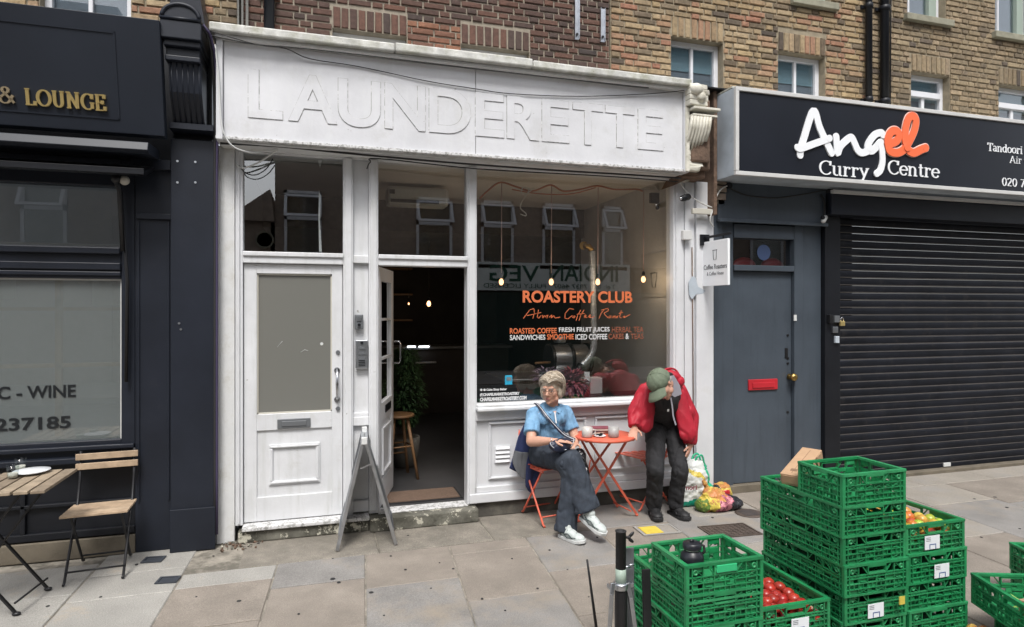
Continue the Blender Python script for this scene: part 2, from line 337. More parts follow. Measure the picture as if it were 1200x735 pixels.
    def build(s, name, mats, parent=None, bevel=0, solid=0, label=None, kind=None, smooth=False, sub=0):
        if parent is not None:
            iv = MW[parent.name].inverted(); s.v = [tuple(iv @ Vector(p)) for p in s.v]
        if smooth: s.sm = [True] * len(s.sm)
        me = s.mesh(name)
        for mm in ([mats] if isinstance(mats, str) else mats): me.materials.append(MATS[mm])
        o = bpy.data.objects.new(name, me); COL.objects.link(o)
        if parent is not None: o.parent = parent; MW[o.name] = MW[parent.name]
        else: MW[o.name] = Matrix.Identity(4)
        if solid: md = o.modifiers.new('solid', 'SOLIDIFY'); md.thickness = solid; md.offset = 0
        if sub: md = o.modifiers.new('sub', 'SUBSURF'); md.levels = sub; md.render_levels = sub
        if bevel: md = o.modifiers.new('bevel', 'BEVEL'); md.width = bevel; md.segments = 2; md.limit_method = 'ANGLE'
        if label: o['label'] = label
        if kind: o['kind'] = kind
        return o
def thing(name, label, cat, loc=(0, 0, 0), rz=0, group=None):
    o = bpy.data.objects.new(name, None); COL.objects.link(o); o.empty_display_size = .1
    o.location = loc; o.rotation_euler = (0, 0, rz); o['label'] = label; o['category'] = cat
    if group: o['group'] = group
    MW[o.name] = Matrix.Translation(Vector(loc)) @ Matrix.Rotation(rz, 4, 'Z'); return o
def tag(o, label, cat, group=None):
    o['label'] = label; o['category'] = cat
    if group: o['group'] = group
    return o
def base(o, loc):
    """give a single-mesh thing its origin at its base"""
    L = Vector(loc); o.data.transform(Matrix.Translation(-L)); o.location = L; MW[o.name] = Matrix.Translation(L); return o
def struct(o): o['kind'] = 'structure'; return o
CH = {}
def kids(o): return [c for c in bpy.data.objects if c.parent == o]
def copy_tree(root, loc, rz=0, label=None, group=None):
    r = root.copy(); COL.objects.link(r); r.location = loc; r.rotation_euler = (0, 0, rz)
    MW[r.name] = Matrix.Translation(Vector(loc)) @ Matrix.Rotation(rz, 4, 'Z')
    if label: r['label'] = label
    if group: r['group'] = group
    for ch in kids(root):
        c = ch.copy(); COL.objects.link(c); c.parent = r
        for g in kids(ch): d = g.copy(); COL.objects.link(d); d.parent = c
    return r
_tc = {}
def text_data(body, bold=0.0):
    key = (body, bold)
    if key in _tc: return _tc[key]
    cu = bpy.data.curves.new('t', 'FONT'); cu.body = body; cu.offset = bold; cu.size = 1; cu.resolution_u = 8 if len(body) == 1 else 4
    ob = bpy.data.objects.new('t', cu); COL.objects.link(ob)
    dg = bpy.context.evaluated_depsgraph_get(); me = bpy.data.meshes.new_from_object(ob.evaluated_get(dg))
    vs = [(v.co.x, v.co.y) for v in me.vertices]; fs = [tuple(p.vertices) for p in me.polygons]
    x0 = min(v[0] for v in vs); x1 = max(v[0] for v in vs); y0 = min(v[1] for v in vs); y1 = max(v[1] for v in vs)
    bpy.data.objects.remove(ob); bpy.data.curves.remove(cu); bpy.data.meshes.remove(me)
    _tc[key] = ([((x - x0) / (x1 - x0), (y - y0) / (y1 - y0)) for x, y in vs], fs); return _tc[key]
def put_text(mb, body, O, U, V, N=(0, -.001, 0), bold=0.0, mi=0, side=None):
    vs, fs = text_data(body, bold); O = Vector(O); U = Vector(U); V = Vector(V); N = Vector(N)
    P = [O + U * a + V * b for a, b in vs]; k = len(P)
    mb.add([p + N for p in P], fs, mi)
    cnt = {}
    for f in fs:
        for i in range(len(f)):
            e = (f[i], f[(i + 1) % len(f)]); cnt[e] = 1
    sides = [(a, b, b + k, a + k) for (a, b) in cnt if (b, a) not in cnt]
    mb.add([p + N for p in P] + P, sides, mi if side is None else side)
def ftext(name, body, px0, px1, pyt, pyb, y, mat_, parent, dep=.001, bold=0.0):
    pm = (px0 + px1) / 2; zt = F(pm, pyt, y)[1]; zb = F(pm, pyb, y)[1]; x0 = FX(px0, y); x1 = FX(px1, y)
    mb = MB(); put_text(mb, body, (x0, y, zb), (x1 - x0, 0, 0), (0, 0, zt - zb), (0, -dep, 0), bold); return mb.build(name, mat_, parent)
def catmull(P, n=7):
    Q = []; P = [P[0]] + P + [P[-1]]
    for i in range(1, len(P) - 2):
        for k in range(n):
            u = k / n; Q.append(.5 * ((2 * P[i]) + (P[i + 1] - P[i - 1]) * u + (2 * P[i - 1] - 5 * P[i] + 4 * P[i + 1] - P[i + 2]) * u * u + (3 * P[i] - P[i - 1] - 3 * P[i + 1] + P[i + 2]) * u ** 3))
    Q.append(P[-2]); return Q
# serif lettering from strokes: thick where a stroke runs upright, thin where it runs level
def ribbon(mb, pts, O, U, V, N, thick, thin, mi=0, rnd=False, k=None):
    O = Vector(O); U = Vector(U); V = Vector(V); N = Vector(N); n = len(pts); L = []; Rr = []
    asp = U.length / V.length
    for i in range(n):
        a = pts[max(i - 1, 0)]; b = pts[min(i + 1, n - 1)]; dx, dy = (b[0] - a[0]) * asp, b[1] - a[1]; l = math.hypot(dx, dy) or 1
        w = thin + (thick - thin) * (abs(dy) / l) ** 1.5
        nx, ny = -dy / l * w / 2 / asp, dx / l * w / 2
        L.append((pts[i][0] + nx, pts[i][1] + ny)); Rr.append((pts[i][0] - nx, pts[i][1] - ny))
    P = [O + U * x + V * y for x, y in L + Rr]
    fr = [p + N for p in P]
    mb.add(P + fr, [(i + 2 * n, i + 1 + 2 * n, i + 1 + 3 * n, i + 3 * n) for i in range(n - 1)] + [(i, i + 1, i + 1 + 2 * n, i + 2 * n) for i in range(n - 1)] +
           [(i + n, i + 1 + n, i + 1 + 3 * n, i + 3 * n) for i in range(n - 1)] + [(0, n, 3 * n, 2 * n), (n - 1, 2 * n - 1, 4 * n - 1, 3 * n - 1)], mi)
def arc(cx, cy, rx, ry, a0, a1, n=14): return [(cx + rx * math.cos(R(a0 + (a1 - a0) * i / n)), cy + ry * math.sin(R(a0 + (a1 - a0) * i / n))) for i in range(n + 1)]
def srf(x, y, w=.16): return [(x - w, y), (x + w, y)]
GL = {
 'C': (.80, [arc(.45, .5, .37, .47, 48, 318), [(.72, .98), (.70, .68)], [(.74, .2), (.70, .17)]]),
 'G': (.88, [arc(.45, .5, .37, .47, 48, 300), [(.72, .98), (.70, .68)], [(.72, .42), (.72, .08)], srf(.72, .43, .15)]),
 'O': (.92, [arc(.46, .5, .38, .47, 0, 360, 24)]), '0': (.62, [arc(.31, .5, .22, .47, 0, 360, 20)]), 'o': (.62, [arc(.31, .34, .24, .32, 0, 360, 20)]),
 'u': (.68, [[(.14, .68), (.14, .25)] + arc(.3, .22, .16, .2, 180, 300, 6), [(.50, .68), (.50, .02)], srf(.10, .66, .08), srf(.46, .66, .08), srf(.56, .02, .07)]),
 'r': (.52, [[(.16, .66), (.16, .02)], srf(.16, .02, .14), srf(.11, .66, .08), arc(.34, .44, .17, .2, 180, 60, 7), [(.40, .62), (.44, .52)]]),
 'y': (.62, [[(.10, .66), (.34, .04)], [(.54, .66), (.24, -.18), (.14, -.24), (.08, -.2)], srf(.1, .66, .1), srf(.53, .66, .1)]),
 'e': (.58, [arc(.30, .34, .24, .32, 0, 325, 16), [(.08, .37), (.54, .37)]]),
 'n': (.70, [[(.14, .66), (.14, .02)], srf(.14, .02, .12), srf(.09, .66, .08), arc(.32, .42, .18, .23, 170, 0, 8) + [(.50, .02)], srf(.52, .02, .12)]),
 't': (.42, [[(.19, .88), (.19, .14)] + arc(.29, .13, .1, .11, 180, 330, 6), [(.04, .64), (.36, .64)]]),
 'a': (.56, [arc(.24, .45, .17, .21, 150, 20, 7) + [(.41, .05)], arc(.25, .19, .17, .17, 80, 360, 12), [(.41, .03), (.52, .05)]]),
 'd': (.66, [arc(.28, .34, .20, .32, 0, 360, 18), [(.49, .98), (.49, .02)], srf(.44, .97, .08), srf(.55, .02, .08)]),
 'i': (.34, [[(.16, .66), (.16, .02)], srf(.16, .02, .13), srf(.12, .66, .08), [(.16, .94), (.16, .83)]]),
 'T': (.74, [[(.37, .96), (.37, .02)], [(.05, .95), (.69, .95)], [(.06, .98), (.06, .74)], [(.68, .98), (.68, .74)], srf(.37, .02, .17)]),
 'R': (.82, [[(.16, .96), (.16, .02)], srf(.16, .02, .15), srf(.12, .96, .10), [(.16, .96), (.36, .96)] + arc(.36, .74, .22, .22, 90, -90, 8) + [(.16, .52)], [(.38, .5), (.70, .02)], srf(.72, .02, .1)]),
 'A': (.86, [[(.42, .98), (.74, .02)], [(.42, .96), (.12, .02)], [(.22, .32), (.62, .32)], srf(.12, .02, .12), srf(.74, .02, .13)]),
 'L': (.72, [[(.18, .96), (.18, .02)], srf(.18, .97, .15), [(.04, .03), (.62, .03)], [(.62, .0), (.64, .26)]]),
 'U': (.90, [[(.2, .97), (.2, .35)] + arc(.43, .33, .23, .29, 180, 360, 10) + [(.66, .97)], srf(.2, .97, .15), srf(.66, .97, .14)]),
 'N': (.92, [[(.18, .97), (.18, .02)], [(.18, .97), (.70, .02)], [(.70, .97), (.70, .02)], srf(.14, .97, .12), srf(.18, .02, .14), srf(.70, .97, .14)]),
 'E': (.76, [[(.18, .96), (.18, .02)], [(.04, .97), (.62, .97)], [(.04, .03), (.64, .03)], [(.18, .51), (.5, .51)], [(.62, .99), (.62, .76)], [(.64, .01), (.66, .26)], [(.5, .62), (.5, .4)]]),
 '&': (.95, [[(.80, .06), (.28, .72)] + arc(.40, .80, .15, .17, 210, -60, 8) + [(.14, .36)] + arc(.36, .25, .24, .23, 150, 330, 8) + [(.76, .52)]]),
 '2': (.62, [arc(.29, .72, .21, .25, 165, -35, 9) + [(.08, .05)], [(.08, .05), (.54, .05)]]), '7': (.60, [[(.07, .93), (.54, .93)], [(.54, .93), (.22, .02)]]),
 '8': (.62, [arc(.3, .74, .17, .22, 0, 360, 14), arc(.3, .27, .21, .25, 0, 360, 14)]), ' ': (.34, [])}
def serif(mb, word, O, U, V, N, thick=.15, thin=.06, mi=0, mis=None):
    tot = sum(GL[c][0] for c in word); x = 0; O = Vector(O); U = Vector(U); V = Vector(V)
    for q, c in enumerate(word):
        w, st = GL[c]; u = U * (1 / tot)
        for j, p in enumerate(st): ribbon(mb, p, O + u * x, u, V, Vector(N) * (1 + .09 * j), thick, thin, mi if mis is None else mis[q])
        x += w

# ================================================================ GROUND
def proj(x, y, z):
    dx, dy, dz = x, y + DC, z - HC
    d = dx * sth + dy * cth
    if d < .1: return (-9999, -9999, d)
    return (600 + FL * (dx * cth - dy * sth) / d, 363 - FL * dz / d, d)
mb = MB(); mb.box(-40, 60, -60, 30, -.30, -.16); struct(mb.build('ground', 'asphalt'))
mb = MB(); mb.box(-20, 30, -9.0, -4.6, -.155, -.12); struct(mb.build('road', 'asphalt'))
mb = MB()
for k in range(12): mb.box(-19 + k * 4, -17 + k * 4, -6.85, -6.75, -.12, -.116)
struct(mb.build('road_markings', 'road_white'))
mb = MB()
for k in range(55): mb.box(-20 + k * .915, -20 + k * .915 + .905, -4.6, -4.45, -.15, -.002 + .001 * (k % 2))
struct(mb.build('kerb', 'kerb_stone', bevel=.01))
mb = MB(); mb.box(-20, 30, -12, -9.0, -.15, 0); struct(mb.build('far_pavement', 'slab_grey'))
mb = MB(); mb.box(-20, 30, -4.45, .3, -.15, -.007); pav = struct(mb.build('pavement', 'joint'))
rs = random.Random(3)
def slab(c, m, nm='paving_slab', th=.03):
    """c: four (x, y) corners anticlockwise"""
    cx = sum(p[0] for p in c) / 4; cy = sum(p[1] for p in c) / 4
    def ins(p, d):
        v = Vector((cx - p[0], cy - p[1])); return (p[0] + (.0 if not d else math.copysign(d, v.x)), p[1] + math.copysign(d, v.y))
    g = .0045; dz = rs.uniform(-.0015, .0025); tx = rs.uniform(-.002, .002)
    b = [ins(p, g) for p in c]; t = [ins(p, g + .005) for p in c]
    mb = MB(); vs = [(p[0] - cx, p[1] - cy, -th) for p in b] + [(p[0] - cx, p[1] - cy, -.005 + dz) for p in b] + [(p[0] - cx, p[1] - cy, dz + tx * (p[0] - cx)) for p in t]
    fs = [(3, 2, 1, 0), (8, 9, 10, 11)]
    for i in range(4): j = (i + 1) % 4; fs += [(i, j, j + 4, i + 4), (i + 4, j + 4, j + 8, i + 8)]
    mb.add(vs, fs); me = mb.mesh(nm); me.materials.append(MATS[m]); o = bpy.data.objects.new(nm, me); COL.objects.link(o)
    o.parent = pav; o.location = (cx, cy, 0); return o
Jp = [((88, 693), (50, 735)), ((213, 675), (177, 735)), ((325, 661.7), (303, 735)), ((428, 648), (429, 735)), ((525, 636.7), (558, 735)), ((613, 625), (676.7, 723)), ((701.7, 623.3), (720, 641.7))]
cols = []
for a, b in Jp:
    A = G(*a); B = G(*b); s = .073 if a[0] > 700 else (A[0] - B[0]) / (A[1] - B[1])
    cols.append((A[0] - s * (A[1] + .55), s))
x = cols[0][0]; left = []
for k in range(4): x -= .72; left.append((x, .1))
cols = left[::-1] + cols; x = cols[-1][0]
while x < 13: x += rs.choice((.62, .75, .9)); cols.append((x, .073))
YL = {  # measured cross joints
    5: [G(207, 690.7)[1], G(250, 733)[1]], 6: [G(318, 690)[1]], 7: [G(430, 690)[1]], 8: [G(531.7, 650)[1], G(548, 705)[1]],
    9: [G(645, 670)[1], G(678, 722)[1]]}
MT = {5: ['slab_light', 'slab_brown', 'slab_brown'], 6: ['slab_grey', 'slab_brown', 'slab_brown'], 7: ['slab_brown', 'slab_grey', 'slab_brown'], 8: ['slab_brown', 'slab_brown', 'slab_grey'], 9: ['slab_grey', 'slab_brown', 'slab_brown'],
      4: ['slab_light', 'slab_light', 'slab_light'], 3: ['slab_light', 'slab_light', 'slab_light'], 2: ['slab_light', 'slab_pale', 'slab_light']}
STRIP_X0, STRIP_X1 = -.50, 2.08
for i in range(len(cols) - 1):
    (xa, sa), (xb, sb) = cols[i], cols[i + 1]
    onstrip = 5 <= i <= 9
    if i == 10: yt = -.545
    elif onstrip: yt = -.553
    elif xa > 4.6: yt = -.36
    else: yt = -.02
    ys = [yt] + YL.get(i, [])
    if i < 5: ys = [-.19 if i > 1 else -.25, -.62 - .06 * (i % 2), -1.15]
    if i == 4: ys = [-.02, -.42, -.80]
    y = ys[-1]
    while y > -4.45: y = max(-4.45, y - rs.choice((.5, .62, .75, .9))); ys.append(y)
    if ys[-2] + 4.45 < .12: ys.pop(-2)
    for k in range(len(ys) - 1):
        y1, y0 = ys[k], ys[k + 1]
        X = lambda c, s, yy: c + s * (yy + .55)
        c = [(X(xa, sa, y0), y0), (X(xb, sb, y0), y0), (X(xb, sb, y1), y1), (X(xa, sa, y1), y1)]
        m = MT.get(i, [])[k] if k < len(MT.get(i, [])) else rs.choice(('slab_brown', 'slab_brown', 'slab_grey', 'slab_pale') if xa < 3 else ('slab_brown', 'slab_brown', 'slab_pale', 'slab_brown', 'slab_grey'))
        slab(c, m)
def strip(x0, x1, y0, y1, m='concrete'): o = slab([(x0, y0), (x1, y0), (x1, y1), (x0, y1)], m, 'concrete_strip'); return o
for a, b in ((-.5, .42), (.42, 1.25), (1.25, 2.1)): strip(a, b, -.552, .06)
strip(2.1, 3.0, -.545, .06, 'slab_grey')
for k in range(9): strip(4.72 + k * .9, 4.72 + k * .9 + .9, -.355, .06, 'slab_pale')
# dark gum spots and flecks trodden flat on the slabs
mb = MB()
for px, py, r in [(390, 679, .016), (397, 683, .011), (280, 705, .013), (435, 695, .014), (475, 668, .009), (458, 652, .008), (565, 702, .007), (644, 645, .008), (478, 628, .008), (531, 667, .008), (303, 637, .01), (592, 716, .006),
                  (1120, 660, .014), (1166, 583, .014), (1180, 595, .012), (1142, 585, .01), (160, 662, .01), (56, 711, .01), (985, 640, .01), (870, 655, .01), (835, 607, .01), (700, 630, .008), (735, 650, .007), (230, 700, .006), (118, 700, .008), (250, 652, .007), (350, 720, .007), (505, 690, .006), (515, 660, .005), (600, 655, .006), (630, 690, .007), (665, 668, .006), (690, 700, .005), (450, 722, .006), (1090, 610, .008), (1150, 630, .009), (1195, 620, .008), (905, 600, .006), (390, 655, .006)]:
    x, y = G(px, py); mb.lathe((x, y, .0015), [(r * 1.1, 0), (r, .003)], 9)
o = mb.build('chewing_gum_spot', 'rubber'); o['kind'] = 'stuff'; tag(o, 'flat dark spots of old chewing gum trodden into the paving slabs', 'chewing gum')

def cover(name, label, pxc, sx, sy, m, grid, rz=0, frame=None, mark=None):
    x, y = G(*pxc); t = thing(name, label, 'cover', (x, y, .002), rz)
    mb = MB(); c = lambda *a: mb.box(*a)
    w, h = sx / 2, sy / 2
    fr = MB()
    for a in ((-w, w, -h, -h + .015), (-w, w, h - .015, h), (-w, -w + .015, -h + .015, h - .015), (w - .015, w, -h + .015, h - .015)): fr.box(*a, 0, .007)
    fr.v = [tuple(MW[t.name] @ Vector(p)) for p in fr.v]; fr.build('frame', frame or m, t)
    pl = MB(); pl.box(-w + .016, w - .016, -h + .016, h - .016, 0, .003)
    if grid:
        nx, ny = grid
        for i in range(nx):
            for j in range(ny):
                a = -w + .022 + (sx - .044) * i / nx; b = -h + .022 + (sy - .044) * j / ny
                pl.box(a + .002, a + (sx - .044) / nx - .004, b + .002, b + (sy - .044) / ny - .004, .003, .006)
    pl.v = [tuple(MW[t.name] @ Vector(p)) for p in pl.v]; pl.build('plate', m, t); return t
cover('access_cover', 'small slate grey access cover in the paving beside the black shopfront base', (180, 656.5), .13, .10, 'slate', None, R(-8))
cover('access_cover', 'small slate grey access cover farther out on the paving, left of the door', (197, 680.5), .125, .10, 'slate', None, R(-8))
cover('drain_cover', 'rusty brown patterned iron cover in the paving in front of the shopping bags', (855, 622.5), .40, .26, 'iron', (9, 6), R(-4), 'iron')
slab_t = cover('utility_cover', 'pale stone cover with a yellow painted square, in front of the man in red', (770, 621.5), .31, .20, 'slab_pale', None, R(-4), 'kerb_stone')
ym = MB(); ym.box(-.125, .02, -.075, .075, .003, .0065); ym.v = [tuple(MW[slab_t.name] @ Vector(p)) for p in ym.v]; ym.build('yellow_square', 'yellow_mark', slab_t)
x, y = G(878, 602); t = thing('manhole_cover', 'round dark iron cover in the paving beside the shopping bags', 'cover', (x, y, .002))
mb = MB(); mb.lathe((x, y, .002), [(.115, 0), (.115, .005), (.10, .006)], 28); mb.build('rim', 'iron', t)
mb = MB(); mb.lathe((x, y, .002), [(.095, 0), (.095, .0045)], 28)
for k in range(5): mb.box(x - .07, x + .07, y - .06 + k * .028, y - .052 + k * .028, .006, .009)
mb.build('plate', 'slate', t)

# ================================================================ UPPER BRICK BUILDINGS
def make_brick(nm, L, H, D, m, seed):
    r = random.Random(seed); mb = MB(); j = lambda: r.uniform(-.003, .003)
    vs = [(x * L / 2 + j(), y, z * H / 2 + j()) for y, x, z in ((D, -1, -1), (D, 1, -1), (D, 1, 1), (D, -1, 1))]
    f0 = [(x * L / 2 + j() * .8, 0.004, z * H / 2 + j() * .8) for x, z in ((-1, -1), (1, -1), (1, 1), (-1, 1))]
    f1 = [(x * (L / 2 - .005), -.001 + j() * .5, z * (H / 2 - .005)) for x, z in ((-1, -1), (1, -1), (1, 1), (-1, 1))]
    mb.add(vs + f0 + f1, [(11, 10, 9, 8)][::-1] + [(8, 9, 10, 11)] + [(4 + i, 4 + (i + 1) % 4, 8 + (i + 1) % 4, 8 + i) for i in range(4)] + [(i, (i + 1) % 4, 4 + (i + 1) % 4, 4 + i) for i in range(4)])
    me = mb.mesh(nm); me.materials.append(MATS[m]); return me
def brick_wall(parent, x0, x1, z0, z1, y, openings, m, mortar, seed, arches=(), patches=(), pitch=.182, gauge=.056):
    """openings / patches / arches: (xa, xb, za, zb) rectangles"""
    r = random.Random(seed)
    xs = sorted({x0, x1} | {v for o in openings for v in o[:2] if x0 < v < x1}); zs = sorted({z0, z1} | {v for o in openings for v in o[2:] if z0 < v < z1})
    mb = MB()
    for i in range(len(xs) - 1):
        for j in range(len(zs) - 1):
            cx, cz = (xs[i] + xs[i + 1]) / 2, (zs[j] + zs[j + 1]) / 2
            if any(a < cx < b and c < cz < d for a, b, c, d in openings): continue
            mb.box(xs[i], xs[i + 1], y + .010, y + .26, zs[j], zs[j + 1])
    mb.build('mortar_wall', mortar, parent)
    protos = {}
    for kind, L, H in (('s', pitch - .012, gauge - .012), ('h', pitch / 2 - .012, gauge - .012), ('v', .052, pitch - .014)):
        for mm in (m, 'brick_patch'): protos[kind, mm] = [make_brick('brick', L, H, .03, mm, seed + q) for q in range(3)]
    items = []; block = list(openings) + list(arches)
    z = z0; row = 0
    while z + gauge <= z1:
        x = x0 + (0 if row % 2 else -pitch / 4 * 1); q = 0
        while x < x1 - .02:
            k = 's' if (q + row) % 2 == 0 or r.random() < .12 else 'h'
            L = pitch if k == 's' else pitch / 2
            a, b = x, x + L; x = b; q += 1
            a = max(a, x0); b = min(b, x1); full = abs((b - a) - L) < 1e-4; segs = [(a, b)]
            for (oa, ob, oc, od) in block:
                if z + gauge > oc + .01 and z < od - .01:
                    ns = []
                    for s, e in segs:
                        if e <= oa or s >= ob: ns.append((s, e)); continue
                        full = False
                        if s < oa - .02: ns.append((s, oa))
                        if e > ob + .02: ns.append((ob, e))
                    segs = ns
            for s, e in segs:
                if e - s > .025: items.append((k if full else 'c', (s + e) / 2, z + gauge / 2, e - s, gauge))
        z += gauge; row += 1
    for (a, b, c, d) in arches:
        n = int((b - a) / .062); w = (b - a) / n
        for i in range(n):
            for kk in range(1): items.append(('v', a + w * (i + .5), (c + d) / 2, w, d - c))
    def vis(it):
        p = proj(it[1], y, it[2]); inside = -20 < p[0] < 1220 and -10 < p[1] < 205
        return (0 if inside and it[0] != 'c' else 1, p[2])
    items.sort(key=vis); stuff = MB(); n = 0
    for it in items:
        k, cx, cz, w, h = it
        mm = 'brick_patch' if any(a < cx < b and c < cz < d for a, b, c, d in patches) else m
        dy = r.uniform(-.004, .003)
        if k != 'c' and n < 300:
            o = bpy.data.objects.new('brick', r.choice(protos[k, mm])); COL.objects.link(o); o.parent = parent; o.location = (cx + r.uniform(-.002, .002), y + dy, cz)
            if k == 'v': o.scale = (1, 1, (h - .014) / (pitch - .014))
            n += 1
        else:
            mi = 1 if mm == 'brick_patch' else 0; a, b = cx - w / 2 + .006, cx + w / 2 - .006; c, d = cz - h / 2 + .006, cz + h / 2 - .006; e = .004
            stuff.add([(a, y + .03, c), (b, y + .03, c), (b, y + .03, d), (a, y + .03, d), (a, y + .004 + dy, c), (b, y + .004 + dy, c), (b, y + .004 + dy, d), (a, y + .004 + dy, d),
                       (a + e, y + dy, c + e), (b - e, y + dy, c + e), (b - e, y + dy, d - e), (a + e, y + dy, d - e)],
                      [(8, 9, 10, 11)] + [(4 + i, 4 + (i + 1) % 4, 8 + (i + 1) % 4, 8 + i) for i in range(4)] + [(i, (i + 1) % 4, 4 + (i + 1) % 4, 4 + i) for i in range(4)], mi)
    if stuff.v: stuff.build('bricks', [m, 'brick_patch'], parent, kind='stuff')
def sash(parent, x0, x1, z0, z1, y, style='plain', sill=None, fm='pvc_white', curt='curtain'):
    """window set back in its opening: frame, mullion, pane, blind"""
    yf = y + .09; w = MB(); e = .045
    w.box(x0, x0 + e, yf, yf + .06, z0, z1); w.box(x1 - e, x1, yf, yf + .06, z0, z1); w.box(x0 + e, x1 - e, yf, yf + .06, z1 - e, z1); w.box(x0 + e, x1 - e, yf, yf + .06, z0, z0 + e)
    xm = x0 + (x1 - x0) * .5
    if style == 'plain': w.box(xm - .014, xm + .014, yf + .01, yf + .05, z0 + e, z1 - e)
    if style == 'rail':
        zm = z1 - .20; w.box(x0 + e, x1 - e, yf - .012, yf + .05, zm - .03, zm + .03); w.box(xm - .02, xm + .02, yf + .01, yf + .05, z0 + e, zm - .03)
    if style == 'casement':
        w.box(xm - .15, xm - .13, yf + .01, yf + .05, z0 + e, z1 - e); w.box(xm + .12, xm + .22, yf - .01, yf + .05, z0 + e, z1 - e, 1)
    fr = w.build('window', [fm, 'pvc_green'], parent, bevel=.004)
    g = MB(); g.box(x0 + e, x1 - e, yf + .03, yf + .036, z0 + e, z1 - e); g.build('pane', 'glass_upper', fr)
    c = MB(); c.box(x0 + e, x1 - e, yf + .052, yf + .056, z0, z1 - e); c.build('curtain', 'curtain', fr)
    c = MB(); c.box(x0 + e, x1 - e, yf + .044, yf + .048, z1 - .26 if z1 - z0 < 1.4 else z1 - .40, z1 - e); c.build('painted_reflection', 'reflection_blue', fr)  # pale blue sheet painted as the sky's reflection in the upper pane
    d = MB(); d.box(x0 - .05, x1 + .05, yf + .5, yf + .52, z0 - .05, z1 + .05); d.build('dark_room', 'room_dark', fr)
    if sill:
        s = MB(); s.box(x0 - .06, x1 + .06, y - .05, yf, z0 - .07, z0 - .002); s.build('sill', 'stone_sill', fr, bevel=.006)
    return fr
YB = .10
def bx(px): return FX(px, YB)
def bz(px, py): return F(px, py, YB)[1]
XL0, XA, XB, XC, XD = -4.6, bx(284), bx(714.5), bx(1021), 13.0
ZB, ZT = 3.45, 8.2
# yellow building over the black shopfront
t = thing('terraced_building', 'upper brick front above the black bar shopfront, yellow stock brick', 'building', (-1.5, YB, 0))
wx0, wx1 = bx(46), bx(153); wz0 = ZB; wz1 = bz(100, 12) + 1.1
def locals_(parent):  # bricks are placed in world numbers: shift them under their parent
    L = parent.location
    for c in kids(parent):
        if c.name.split('.')[0] == 'brick': c.location = c.location - Vector(L)
brick_wall(t, XL0, XA - .03, ZB, ZT, YB, [(wx0, wx1, wz0, wz1)], 'brick_yel', 'mortar_yel', 11)
sash(t, wx0, wx1, wz0, wz1, YB, 'plain'); locals_(t)
# dark red building over the launderette
t = thing('terraced_building', 'upper front of dark red brick above the white launderette sign', 'building', (1.5, YB, 0))
h1 = (bx(389.5), bx(477)); h2 = (bx(540.5), bx(621)); hz = bz(433, 46)
hz1 = bz(390, 32)
pier = (bx(477), bx(540), ZB, bz(508, 24))
brick_wall(t, XA, XB, ZB, ZT, YB, [(h1[0], h1[1], ZB, hz1), (h2[0], h2[1], ZB, hz1)], 'brick_red', 'mortar_red', 12,
           arches=[(h1[0], h1[1], hz1, hz1 + .17), (h2[0], h2[1], hz1, hz1 + .17)], patches=[pier], gauge=.0545)
for a, b in (h1, h2): sash(t, a, b, ZB - .3, hz1, YB, 'bare')
locals_(t)
# long yellow brick building
t = thing('terraced_building', 'upper front of mottled yellow brick above the curry house sign, two sash windows', 'building', (4.5, YB, 0))
def opn(pl, pr, pt, zb): return (bx(pl), bx(pr), zb, bz(pl, pt))
o1 = opn(787, 848, 42, ZB); o2 = opn(912.5, 967.5, 59, ZB)
brick_wall(t, XB + .012, XC, ZB, ZT, YB, [o1, o2, (bx(932), bx(974), bz(932, -2), bz(932, -60))], 'brick_yel', 'mortar_yel', 13,
           arches=[(o1[0], o1[1], o1[3], o1[3] + .19), (o2[0], o2[1], o2[3], o2[3] + .19)])
for a in (o1, o2): sash(t, a[0], a[1], a[2], a[3], YB, 'plain')
sash(t, bx(932), bx(974), bz(932, -2), bz(932, -60), YB, 'casement', True)
locals_(t)
t = thing('terraced_building', 'upper front of duller brown brick beyond the drainpipes at the far right', 'building', (9, YB, 0))
o3 = opn(1068.5, 1114, 83, ZB); o4 = opn(1171, 1222, 98, ZB)
o5 = (bx(1064), bx(1109), bz(1064, 17), bz(1064, -60)); o6 = (bx(1167), bx(1215), bz(1167, 38), bz(1167, -50))
brick_wall(t, XC + .012, XD, ZB, ZT, YB, [o3, o4, o5, o6], 'brick_brn', 'mortar_yel', 14, arches=[(o3[0], o3[1], o3[3], o3[3] + .19), (o4[0], o4[1], o4[3], o4[3] + .19)])
for a in (o3, o4): sash(t, a[0], a[1], a[2], a[3], YB, 'rail')
for a in (o5, o6): sash(t, a[0], a[1], a[2], a[3], YB, 'casement', True, curt='full')
locals_(t)
# pipes on the brickwork
def pipe(label, px, r, m, z0, clips=True, py0=None):
    x = bx(px); t = thing('drainpipe', label, 'drainpipe', (x, YB - .06, z0)); mb = MB(); mb.tube([(x, YB - .055, z0), (x, YB - .055, ZT)], r, 14); mb.build('pipe', m, t)
    z = z0 + .5
    while z < ZT: mb = MB(); mb.lathe((x, YB - .055, z), [(r * 1.0, 0), (r * 1.25, .005), (r * 1.25, .05), (r, .055)], 14); mb.box(x - r * 1.9, x + r * 1.9, YB - .02, YB - .008, z + .01, z + .045); mb.build('collar', m, t); z += .95
    return t
pipe('dark blue drainpipe on the dark red brick, above the left end of the white sign', 316, .038, 'navy_paint', 3.55)
pipe('black drainpipe, left of the pair on the yellow brick', 1013, .032, 'black_paint', 3.3)
pipe('black drainpipe, right and thicker one of the pair on the yellow brick', 1031.5, .042, 'black_paint', 3.3)
